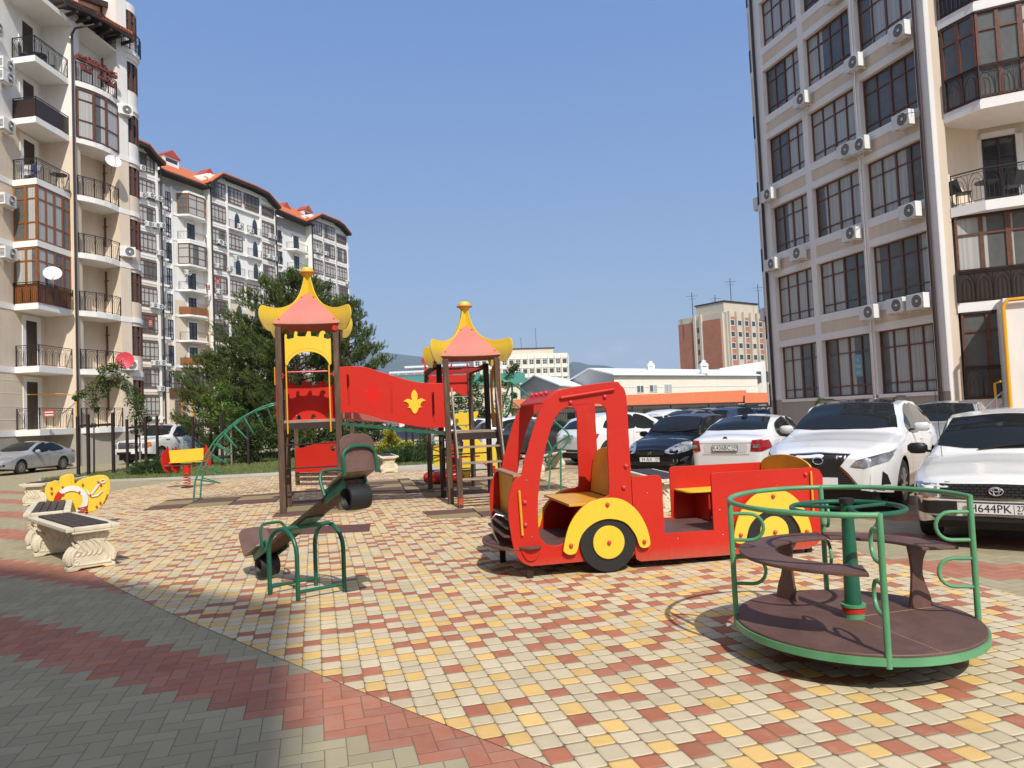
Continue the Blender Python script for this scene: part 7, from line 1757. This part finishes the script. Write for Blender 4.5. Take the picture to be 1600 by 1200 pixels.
SED = dict(wt=(1.36, .69, 2.14, .55), rt=(3.90, .64, 3.16, .50), L=4.55, W=1.76, R=.315, axles=(.88, 3.56), sill=.24, top=[(0, .68), (.12, .74), (.6, .88), (1.25, .98), (1.32, 1.0), (1.75, 1.24), (2.15, 1.41), (2.6, 1.455), (3.1, 1.43), (3.5, 1.31), (3.95, 1.10), (4.1, 1.07), (4.45, 1.03), (4.55, .98)],
  belt=[(0, .62), (.8, .80), (1.4, .90), (2.5, .93), (3.7, .98), (4.55, .90)],
  side_glass=[[(1.62, .965), (2.0, 1.22), (2.32, 1.345), (2.56, 1.36), (2.58, .965)], [(2.66, .965), (2.65, 1.36), (3.0, 1.355), (3.35, 1.25), (3.62, 1.08), (3.60, 1.02), (3.45, .98)]],
  wind=mirrorY([(0, .98), (.66, .96), (.64, 1.05), (.52, 1.36), (.3, 1.395), (0, 1.40)]), rearw=mirrorY([(0, 1.10), (.60, 1.10), (.52, 1.32), (.3, 1.37), (0, 1.38)]),
  gaps=[(1.48, .34, .92), (2.62, .30, .96), (3.42, .62, .98)], handles=[(2.42, .84), (3.36, .88)], mirror=(1.72, .99))
# silver sedan
s1 = dict(SED); s1['decals'] = [('headlamp', [(.50, .70), (.84, .66), (.80, .76), (.62, .80), (.46, .76)], 'front', lamp_m, True), ('headlamp', [(.0, .66), (.10, .64), (.42, .74), (.58, .80), (.45, .82), (.1, .75)], 'side', lamp_m, True),
  ('grille', mirrorY([(0, .60), (.42, .61), (.46, .68), (0, .68)]), 'front', ctrim), ('lower_grille', mirrorY([(0, .33), (.5, .34), (.58, .46), (0, .47)]), 'front', ctrim), ('fog_lamp', [(.60, .36), (.74, .40), (.74, .48), (.62, .46)], 'front', ctrim, True),
  ('tail_lamp', [(4.12, .86), (4.52, .80), (4.5, .96), (4.25, 1.0)], 'side', tail_m, True)]; s1['spokes'] = 10
make_car('silver_sedan', 'silver sedan parked at the far left before the balconied block', 'car', s1, silver_c, (-21.75, 29.5), math.atan2(2.75, .20))
# pickup
PK = dict(wt=(1.66, .82, 2.36, .66), L=5.85, W=2.0, R=.40, axles=(1.0, 4.55), sill=.45, nf=.35, nr=.25, tf=.10, tr=.05, top=[(0, 1.12), (.1, 1.20), (1.0, 1.27), (1.55, 1.30), (1.62, 1.32), (2.15, 1.78), (2.4, 1.90), (3.0, 1.95), (3.75, 1.93), (4.0, 1.84), (4.10, 1.36), (5.7, 1.36), (5.85, 1.34)],
  belt=[(0, 1.05), (1.5, 1.22), (3, 1.27), (4.1, 1.27), (5.85, 1.27)], side_glass=[[(2.0, 1.30), (2.36, 1.66), (2.50, 1.76), (2.92, 1.80), (2.95, 1.30)], [(3.02, 1.30), (3.0, 1.80), (3.55, 1.79), (3.78, 1.72), (3.85, 1.32)]],
  wind=mirrorY([(0, 1.34), (.80, 1.33), (.68, 1.74), (.3, 1.81), (0, 1.82)]), rearw=mirrorY([(0, 1.42), (.65, 1.42), (.6, 1.74), (0, 1.76)]), gaps=[(1.72, .55, 1.28), (2.98, .55, 1.3), (3.95, .60, 1.3)], handles=[(2.80, 1.14), (3.75, 1.14)], mirror=(2.02, 1.38), mirror_m=ctrim, spokes=6,
  decals=[('grille', mirrorY([(0, .78), (.62, .78), (.66, 1.10), (0, 1.12)]), 'front', mat('grey_grille', (.10, .11, .12), .4, metal=.5)), ('headlamp', [(.70, .80), (.95, .80), (.95, 1.08), (.70, 1.10)], 'front', lamp_m, True), ('side_lamp', [(.02, .84), (.26, .86), (.24, 1.06), (.02, 1.08)], 'side', amber, True),
   ('bumper_opening', mirrorY([(0, .48), (.70, .48), (.72, .62), (0, .62)]), 'front', ctrim), ('side_vent', [(1.35, 1.12), (1.65, 1.13), (1.65, 1.17), (1.38, 1.16)], 'side', ctrim, True)])
def art_b(nt, b):
    (x, y, z), v = nt.coord('Object'); n = nt.noise(v, 3.2, 6, .75); n2 = nt.noise(nt.comb(x*2, 0, z*9), 1.5, 4)
    nt.t.links.new(nt.mix(nt.math('MULTIPLY', (n2*.5+n*.5-.50)*9, 1, clamp=True), (.50, .60, .66), (.07, .06, .06)), b.inputs['Base Color'])
art = mat('airbrushed_grey_artwork', rough=.3, coat=.7, build=art_b)
PK['decals'] += [('side_artwork', smooth_poly([(1.65, .60), (2.6, .58), (3.98, .60), (4.02, .80), (3.95, 1.20), (3.2, 1.22), (2.5, 1.10), (2.0, .95)], 3), 'side', art, True, .004), ('side_artwork', [(4.2, 1.02), (5.0, 1.02), (5.6, 1.0), (5.6, 1.24), (4.2, 1.24)], 'side', art, True, .004)]
PK['plate'] = (.56, 'front', 'A 000', '93'); del PK['plate']
pu, bv = make_car('pickup_truck', 'white pickup with grey airbrushed artwork along its side, behind the young trees', 'pickup truck', PK, white_c, (-18.9, 35.2), math.atan2(3.3, .62), s=.99)
MB().box(-.10, -.08, -.45, -.10, .52, .64).build('number_plate', plate_m, pu)
mb = MB()
for k in range(4): mb.box(-.095, -.075, -.58, .58, .82+.08*k, .845+.08*k)
mb.build('grille_bar', chrome, pu)
# white sedan seen from behind (right centre)
s2 = dict(SED); s2.update(wt=(1.28, .68, 2.02, .54), rt=(3.80, .66, 3.05, .52), L=4.3, W=1.70, axles=(.86, 3.45), top=[(0, .68), (.5, .88), (1.2, .98), (1.65, 1.22), (2.05, 1.41), (2.5, 1.46), (3.0, 1.44), (3.45, 1.32), (3.85, 1.12), (4.0, 1.07), (4.2, 1.05), (4.3, 1.02)],
  belt=[(0, .62), (.8, .80), (1.4, .90), (2.5, .93), (3.6, .98), (4.3, .97)], rearw=mirrorY([(0, 1.12), (.66, 1.11), (.60, 1.22), (.50, 1.35), (.3, 1.385), (0, 1.395)]),
  side_glass=[[(1.5, .965), (1.9, 1.22), (2.22, 1.345), (2.46, 1.36), (2.48, .965)], [(2.56, .965), (2.55, 1.36), (2.9, 1.355), (3.25, 1.26), (3.46, 1.10), (3.44, 1.02), (3.3, .98)]])
s2['decals'] = [('tail_lamp', [(.53, .74), (.735, .72), (.735, .96), (.56, .95)], 'rear', tail_m, True, .010, .04), ('tail_lamp', [(4.0, .80), (4.31, .73), (4.31, .94), (4.08, .95)], 'side', tail_m, True, .010, .04), ('reverse_lamp', [(.58, .80), (.70, .79), (.70, .86), (.59, .87)], 'rear', lamp_m, True, .018, .04),
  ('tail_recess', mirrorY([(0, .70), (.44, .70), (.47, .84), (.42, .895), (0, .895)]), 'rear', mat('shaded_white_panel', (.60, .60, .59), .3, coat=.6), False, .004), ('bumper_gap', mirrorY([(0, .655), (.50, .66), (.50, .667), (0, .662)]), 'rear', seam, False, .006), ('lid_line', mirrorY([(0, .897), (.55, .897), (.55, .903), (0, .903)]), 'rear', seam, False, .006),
  ('lower_bumper', mirrorY([(0, .33), (.66, .34), (.68, .42), (0, .42)]), 'rear', ctrim)]
s2['plate'] = (.80, 'rear', 'K436BC', '193'); s2['gaps'] = [(1.40, .34, .92), (2.52, .30, .96), (3.30, .62, .98)]; s2['spokes'] = 7
phi = R(90-38)          # tail towards the camera
def place(rear_left, ang, S, s_=.945): return None
# nose-to-tail axis points back at the camera for cars parked nose-in
Lp = Vector((3.52, 14.55)); wv = Vector((.788, -.616)); dv_ = Vector((.616, .788))
c2 = Lp+wv*(1.70*.945/2); nose = c2+dv_*4.3*.945
e_, bv = make_car('white_sedan', 'white sedan seen from behind, between the black hatchback and the large white SUV', 'car', s2, white_c, tuple(nose), math.atan2(-dv_.y, -dv_.x))
MB().cyl((4.335, 0, .985), (4.352, 0, .985), .045, seg=20).build('round_badge', ctrim, e_, True); mb = MB(); mb.tube([(4.355, .047*math.cos(2*PI*k/20), .985+.047*math.sin(2*PI*k/20)) for k in range(20)], .005, 6, closed=True); mb.build('badge_ring', chrome, e_)
for (yy, tx) in ((-.48, 'SKODA'), (.50, 'RAPID')): text('badge_lettering', tx, .055, Matrix.Translation((4.345, yy*1.0, .935)) @ Matrix.Rotation(R(90), 4, 'Z') @ Matrix.Rotation(R(90), 4, 'X'), chrome, e_, .002, 1.3)
mb = MB(); mb.beam((3.25, 0, 1.40), (3.10, 0, 1.46), .09, .03); mb.tube([(3.15, 0, 1.46), (3.32, 0, 1.72)], .005, 5); mb.build('roof_aerial', ctrim, e_)
# black hatchback, nose to the camera
HB_ = dict(wt=(1.13, .67, 1.73, .56), L=3.85, W=1.69, R=.31, axles=(.78, 3.2), sill=.24, nf=.8, tf=.22, top=[(0, .72), (.15, .80), (.6, .93), (1.0, 1.02), (1.08, 1.04), (1.45, 1.30), (1.75, 1.46), (2.3, 1.51), (3.1, 1.49), (3.45, 1.40), (3.7, 1.15), (3.85, .98)],
  belt=[(0, .66), (.8, .86), (1.3, .95), (2.5, .98), (3.5, 1.02), (3.85, .9)], side_glass=[[(1.42, 1.0), (1.72, 1.30), (1.92, 1.385), (2.28, 1.40), (2.30, 1.0)], [(2.38, 1.0), (2.36, 1.40), (2.95, 1.38), (3.12, 1.12), (3.05, 1.03)]],
  wind=mirrorY([(0, 1.03), (.66, 1.02), (.62, 1.30), (.54, 1.42), (.3, 1.455), (0, 1.46)]), rearw=mirrorY([(0, 1.12), (.52, 1.12), (.48, 1.36), (0, 1.40)]), gaps=[(1.28, .34, .98), (2.34, .30, 1.0), (3.08, .62, 1.0)], handles=[(2.15, .88), (2.95, .92)], mirror=(1.48, 1.03),
  decals=[('headlamp', smooth_poly([(.38, .64), (.60, .60), (.80, .66), (.83, .80), (.70, .86), (.50, .78)], 3), 'front', lamp_m, True), ('headlamp', smooth_poly([(.02, .66), (.20, .68), (.55, .84), (.68, .93), (.50, .92), (.1, .82)], 3), 'side', lamp_m, True), ('grille', mirrorY([(0, .56), (.36, .57), (.40, .66), (0, .67)]), 'front', ctrim), ('lower_grille', mirrorY([(0, .30), (.40, .30), (.46, .42), (0, .43)]), 'front', ctrim),
   ('fog_trim', [(.54, .32), (.74, .36), (.80, .52), (.76, .52), (.70, .40), (.55, .36)], 'front', chrome, True), ('fog_lamp', [(.58, .41), (.66, .41), (.66, .48), (.58, .48)], 'front', lamp_m, True)], plate=(.47, 'front', 'H AX', '193'), spokes=5)
F2 = Vector((3.72, 15.75)); cN = F2-wv*(1.69*.945/2)
e_, bv = make_car('black_hatchback', 'black hatchback facing the camera, between the truck cab and the white sedan', 'car', HB_, black_c, tuple(cN), math.atan2(dv_.y, dv_.x))
h = bv.ray_cast(Vector((-4, 0, .62)), Vector((1, 0, 0)))[0]; mb = MB(); 
for (a, b_) in (((-.05, .66), (.05, .62)), ((.05, .62), (-.05, .60)), ((-.05, .64), (.05, .58))): mb.beam((h.x-.02, a[0], a[1]), (h.x-.02, b_[0], b_[1]), .012, .02)
mb.build('badge', chrome, e_)
for yy in (-.28, .25): h = bv.ray_cast(Vector((1.15, yy, 4)), Vector((0, 0, -1)))[0]; mb = MB(); mb.beam(h+Vector((0, 0, .02)), h+Vector((.05, -.45, .07)), .02, .02); mb.build('wiper', ctrim, e_)
# big white SUV (spindle grille)
SU = dict(wt=(1.38, .79, 2.2, .63), L=4.89, W=1.90, R=.375, axles=(1.0, 3.79), sill=.30, nf=.95, tf=.24, nr=.7, tr=.16, top=[(0, .90), (.12, .98), (.6, 1.07), (1.2, 1.15), (1.32, 1.17), (1.85, 1.46), (2.25, 1.63), (2.8, 1.69), (3.6, 1.66), (4.1, 1.56), (4.5, 1.32), (4.7, 1.20), (4.89, 1.08)],
  belt=[(0, .82), (.8, 1.0), (1.5, 1.08), (2.8, 1.10), (4.0, 1.18), (4.89, 1.05)], side_glass=[[(1.85, 1.13), (2.15, 1.38), (2.42, 1.52), (2.78, 1.56), (2.80, 1.13)], [(2.88, 1.13), (2.86, 1.56), (3.4, 1.54), (3.82, 1.45), (4.16, 1.26), (4.05, 1.22), (3.7, 1.16)]],
  wind=mirrorY([(0, 1.20), (.76, 1.17), (.72, 1.36), (.62, 1.54), (.35, 1.605), (0, 1.615)]), rearw=mirrorY([(0, 1.25), (.6, 1.25), (.52, 1.50), (0, 1.54)]), gaps=[(1.72, .42, 1.08), (2.84, .38, 1.12), (3.72, .72, 1.16)], handles=[(2.66, .98), (3.66, 1.04)], mirror=(1.98, 1.20), handle_m=white_c, spokes=10)
bg_ = mat('black_glass_roof', (.01, .01, .012), .08, coat=1)
mesh_b = lambda nt, b: (lambda xyz: nt.t.links.new(nt.mix(nt.math('MAXIMUM', ((xyz[0][2]*34+0).frac()).lt(.30), ((xyz[0][1]*15+(xyz[0][2]*34).floor()*.5).frac()).lt(.14)), (.045, .045, .047), (.006, .006, .006)), b.inputs['Base Color']))(nt.coord('Object'))
grille_m = mat('dark_mesh_grille', rough=.35, metal=.3, build=mesh_b)
SU['decals'] = [('grille', mirrorY([(0, .30), (.54, .30), (.56, .40), (.40, .62), (.30, .72), (.42, .88), (0, .90)]), 'front', grille_m, False, .010, .05), ('grille_edge', mirrorY([(0, .895), (.42, .875), (.44, .885), (.0, .912)]), 'front', chrome, False, .014), ('grille_edge', [(.28, .70), (.385, .60), (.56, .37), (.585, .38), (.41, .62), (.31, .72)], 'front', chrome, True, .014),
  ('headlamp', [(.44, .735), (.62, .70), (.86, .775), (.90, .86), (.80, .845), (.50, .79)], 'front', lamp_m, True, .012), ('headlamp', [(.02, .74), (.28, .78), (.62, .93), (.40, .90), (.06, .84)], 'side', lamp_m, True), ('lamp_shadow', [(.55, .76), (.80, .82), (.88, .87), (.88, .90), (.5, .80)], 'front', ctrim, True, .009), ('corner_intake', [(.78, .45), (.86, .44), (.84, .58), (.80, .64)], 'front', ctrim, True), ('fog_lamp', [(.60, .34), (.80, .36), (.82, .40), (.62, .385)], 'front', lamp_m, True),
  ('roof_glass', [(2.2, -.56), (2.5, -.60), (3.6, -.58), (4.05, -.50), (4.05, .50), (3.6, .58), (2.5, .60), (2.2, .56)], 'top', bg_, False, .006, .12), ('arch_trim', [(.50, .40), (.46, .30), (.52, .26), (.58, .36)], 'side', ctrim, True), ('tail_lamp', [(4.5, .96), (4.86, .93), (4.85, 1.02), (4.45, 1.06)], 'side', tail_m, True)]
F3 = Vector((4.95, 9.45)); cN = F3-wv*(1.90*.945/2)
e_, bv = make_car('white_suv', 'large white SUV with black mesh grille and black roof, facing the camera', 'SUV', SU, white_c, tuple(cN), math.atan2(dv_.y, dv_.x))
h = bv.ray_cast(Vector((-4, 0, .80)), Vector((1, 0, 0)))[0]; mb = MB(); mb.tube([(h.x-.025, .07*math.cos(2*PI*k/20), .80+.05*math.sin(2*PI*k/20)) for k in range(20)], .008, 6, closed=True); mb.build('badge', chrome, e_)
h = bv.ray_cast(Vector((-4, 0, .50)), Vector((1, 0, 0)))[0]; MB().box(h.x-.05, h.x-.03, -.26, .26, .45, .56).build('number_plate', plate_m, e_)
mb = MB(); h = bv.ray_cast(Vector((3.9, 0, 4)), Vector((0, 0, -1)))[0]; mb.beam(h+Vector((0, 0, .02)), h+Vector((.14, 0, .07)), .04, .05); mb.build('roof_fin', white_c, e_)
for sg in (-1, 1): mb = MB(); mb.tube([(2.35, sg*.62, 1.655), (2.6, sg*.64, 1.70), (3.4, sg*.62, 1.70), (4.0, sg*.58, 1.62)], .018, 8); mb.build('roof_rail', ctrim, e_, True)
# old white wagon at the right edge
WG = dict(wt=(1.24, .69, 1.90, .57), L=4.2, W=1.69, R=.30, axles=(.80, 3.2), sill=.22, nf=.6, tf=.15, nr=.3, tr=.05, top=[(0, .74), (.1, .80), (.7, .90), (1.15, .96), (1.2, .98), (1.6, 1.25), (1.95, 1.42), (2.4, 1.47), (3.6, 1.47), (3.9, 1.42), (4.1, 1.1), (4.2, .95)],
  belt=[(0, .68), (.8, .83), (1.3, .91), (4.2, .93)], side_glass=[[(1.5, .95), (1.85, 1.22), (2.05, 1.34), (2.40, 1.37), (2.42, .95)], [(2.5, .95), (2.5, 1.37), (3.15, 1.37), (3.2, .95)], [(3.28, .95), (3.25, 1.37), (3.75, 1.35), (3.85, .97)]],
  wind=mirrorY([(0, .99), (.68, .97), (.64, 1.20), (.57, 1.37), (.3, 1.405), (0, 1.41)]), rearw=mirrorY([(0, 1.1), (.55, 1.1), (.5, 1.36), (0, 1.38)]), gaps=[(1.38, .32, .93), (2.46, .30, .95), (3.22, .6, .95)], handles=[(2.28, .84), (3.1, .84)], mirror=(1.58, 1.0), mirror_m=ctrim, handle_m=ctrim,
  decals=[('grille', mirrorY([(0, .565), (.50, .57), (.52, .70), (0, .71)]), 'front', grille_m, False, .010, .05), ('headlamp', [(.54, .57), (.78, .585), (.80, .70), (.54, .70)], 'front', lamp_m, True, .010), ('corner_lamp', [(.0, .57), (.14, .57), (.20, .70), (.0, .72)], 'side', lamp_m, True), ('grille_surround', mirrorY([(0, .535), (.80, .55), (.80, .565), (0, .555)]), 'front', chrome, False, .014),
   ('bumper_insert', mirrorY([(0, .40), (.30, .40), (.30, .52), (0, .52)])[:0] or [(.36, .38), (.84, .38), (.83, .52), (.36, .52)], 'front', ctrim, True, .008), ('lower_grille', mirrorY([(0, .25), (.50, .25), (.62, .36), (0, .37)]), 'front', ctrim)], plate=(.455, 'front', 'H644PK', '27'), spokes=6, rim=rim_m)
Cn = at(1560, 800, 7.2)
e_, bv = make_car('white_wagon', 'older white station wagon with black mesh grille at the right picture edge', 'car', WG, paint('ivory_car_paint', (.74, .73, .68)), (Cn.x, Cn.y), math.atan2(dv_.y, dv_.x))
h = bv.ray_cast(Vector((-4, 0, .635)), Vector((1, 0, 0)))[0]; xx = h.x-.03
mb = MB()
for (a, b_, cz) in ((.062, .042, .64), (.026, .042, .64), (.045, .018, .655)): mb.tube([(xx, a*math.cos(2*PI*k/24), cz+b_*math.sin(2*PI*k/24)) for k in range(24)], .006, 6, closed=True)
mb.build('badge', chrome, e_, True)
for yy in (-.35, .25): h = bv.ray_cast(Vector((1.22, yy, 4)), Vector((0, 0, -1)))[0]; mb = MB(); mb.beam(h+Vector((0, 0, .02)), h+Vector((.06, -.5, .09)), .02, .02); mb.build('wiper', ctrim, e_)
mb = MB(); h = bv.ray_cast(Vector((1.1, .62, 4)), Vector((0, 0, -1)))[0]; mb.tube([h, h+Vector((.15, .05, .85))], .004, 5); mb.build('aerial', ctrim, e_)
# white SUV seen from behind through the truck cab
s3 = dict(SU); s3.update(wt=(1.28, .77, 2.05, .61), L=4.65, W=1.89, top=[(0, .85), (.6, 1.04), (1.2, 1.12), (1.75, 1.45), (2.1, 1.60), (2.7, 1.65), (3.6, 1.62), (4.1, 1.52), (4.4, 1.25), (4.55, 1.08), (4.65, .98)], axles=(.9, 3.77),
  side_glass=[[(1.7, 1.10), (2.05, 1.38), (2.3, 1.50), (2.66, 1.53), (2.68, 1.10)], [(2.76, 1.10), (2.74, 1.53), (3.3, 1.51), (3.75, 1.42), (4.0, 1.22), (3.9, 1.14)]], rearw=mirrorY([(0, 1.14), (.66, 1.13), (.58, 1.34), (.3, 1.41), (0, 1.42)]),
  decals=[('tail_lamp', [(.62, .86), (.92, .84), (.93, .98), (.66, 1.0)], 'rear', tail_m, True, .012), ('lower_bumper', mirrorY([(0, .32), (.78, .33), (.84, .50), (0, .50)]), 'rear', ctrim), ('chrome_strip', mirrorY([(0, .40), (.6, .41), (.6, .43), (0, .43)]), 'rear', chrome, False, .014)], plate=(.90, 'rear', 'O 58', '123'))
d3 = Vector((.866, .5)); w3 = Vector((.5, -.866)); c3 = Vector((1.25, 22.4))+w3*.89; n3 = c3+d3*4.65*.945
make_car('white_suv', 'white SUV seen from behind through the cab window of the red truck', 'SUV', s3, white_c, tuple(n3), math.atan2(-d3.y, -d3.x))
# further cars: copies of four body kinds, fewer details
base = {'sedan': SED, 'hatch': HB_, 'suv': s3, 'wagon': WG}
def far_car(kind, label, m_, px, Y, ang, nm_=None, s_=.945):
    S = dict(base[kind]); S['decals'] = [d for d in S.get('decals', []) if d[0] in ('tail_lamp', 'headlamp', 'grille', 'lower_grille')][:5]; S.pop('plate', None); w = at(px, 640, Y); d = Vector((math.cos(ang), math.sin(ang)))
    return make_car({'sedan': 'sedan', 'hatch': 'hatchback', 'suv': 'suv', 'wagon': 'station_wagon'}[kind], label, 'car', S, m_, (w.x-d.x*2.1, w.y-d.y*2.1), ang, detail=False, s=s_, group='cars in the far rows of the car park')
a0 = R(52)
far_car('hatch', 'dark hatchback just left of the white SUV, half behind the truck pillar', mat('dark_grey_car_paint', (.03, .033, .035), .3, coat=.2), 848, 26.5, R(30)+PI)
far_car('suv', 'white SUV seen between the green pipes and the truck windscreen', white_c, 822, 30.0, R(25)+PI)
far_car('suv', 'white car seen behind the small turret, left of the ring panel', white_c, 752, 33.0, R(15)+PI)
far_car('sedan', 'dark car seen under the red bridge near its low end', navy_c, 640, 52.0, R(5))
far_car('sedan', 'white car glimpsed under the bridge beyond the golden thuja', white_c, 585, 58.0, R(5))
far_car('hatch', 'maroon-roofed car behind the white SUV', maroon_c, 975, 31.0, R(30)+PI, s_=1.0)
far_car('wagon', 'white station wagon between the white SUV and the black hatchback', white_c, 1022, 29.0, R(40)+PI)
far_car('suv', 'white SUV further back above the black hatchback', white_c, 1055, 38.0, R(40)+PI)
far_car('sedan', 'grey car further back above the black hatchback roof', grey_c, 1092, 33.0, R(40)+PI, s_=1.04)
far_car('sedan', 'silver-grey car between the black hatchback and the white sedan roof', silver_c, 1120, 36.0, R(40)+PI, s_=1.06)
far_car('hatch', 'dark blue car above the white sedan roof', navy_c, 1150, 34.0, R(40)+PI, s_=1.02)
far_car('hatch', 'silver hatchback hidden behind the large white SUV', silver_c, 1478, 16.2, math.atan2(dv_.y, dv_.x), s_=.98)
far_car('sedan', 'dark car in the far row beside the chalk-lettered stall', black_c, 1185, 44.0, R(40)+PI)
# ================================================================== haze
hz = bpy.data.materials.new('haze'); hz.use_nodes = True; hn = hz.node_tree; hn.nodes.clear(); pv = hn.nodes.new('ShaderNodeVolumePrincipled'); pv.inputs['Density'].default_value = .00011; pv.inputs['Color'].default_value = (.68, .82, 1, 1)
ho = hn.nodes.new('ShaderNodeOutputMaterial'); hn.links.new(pv.outputs[0], ho.inputs['Volume'])
hb = MB().box(-6500, 6500, -200, 9000, -8, 700).build('haze', hz); tag(hb, 'pale summer haze over the far hills', 'haze', kind='stuff')
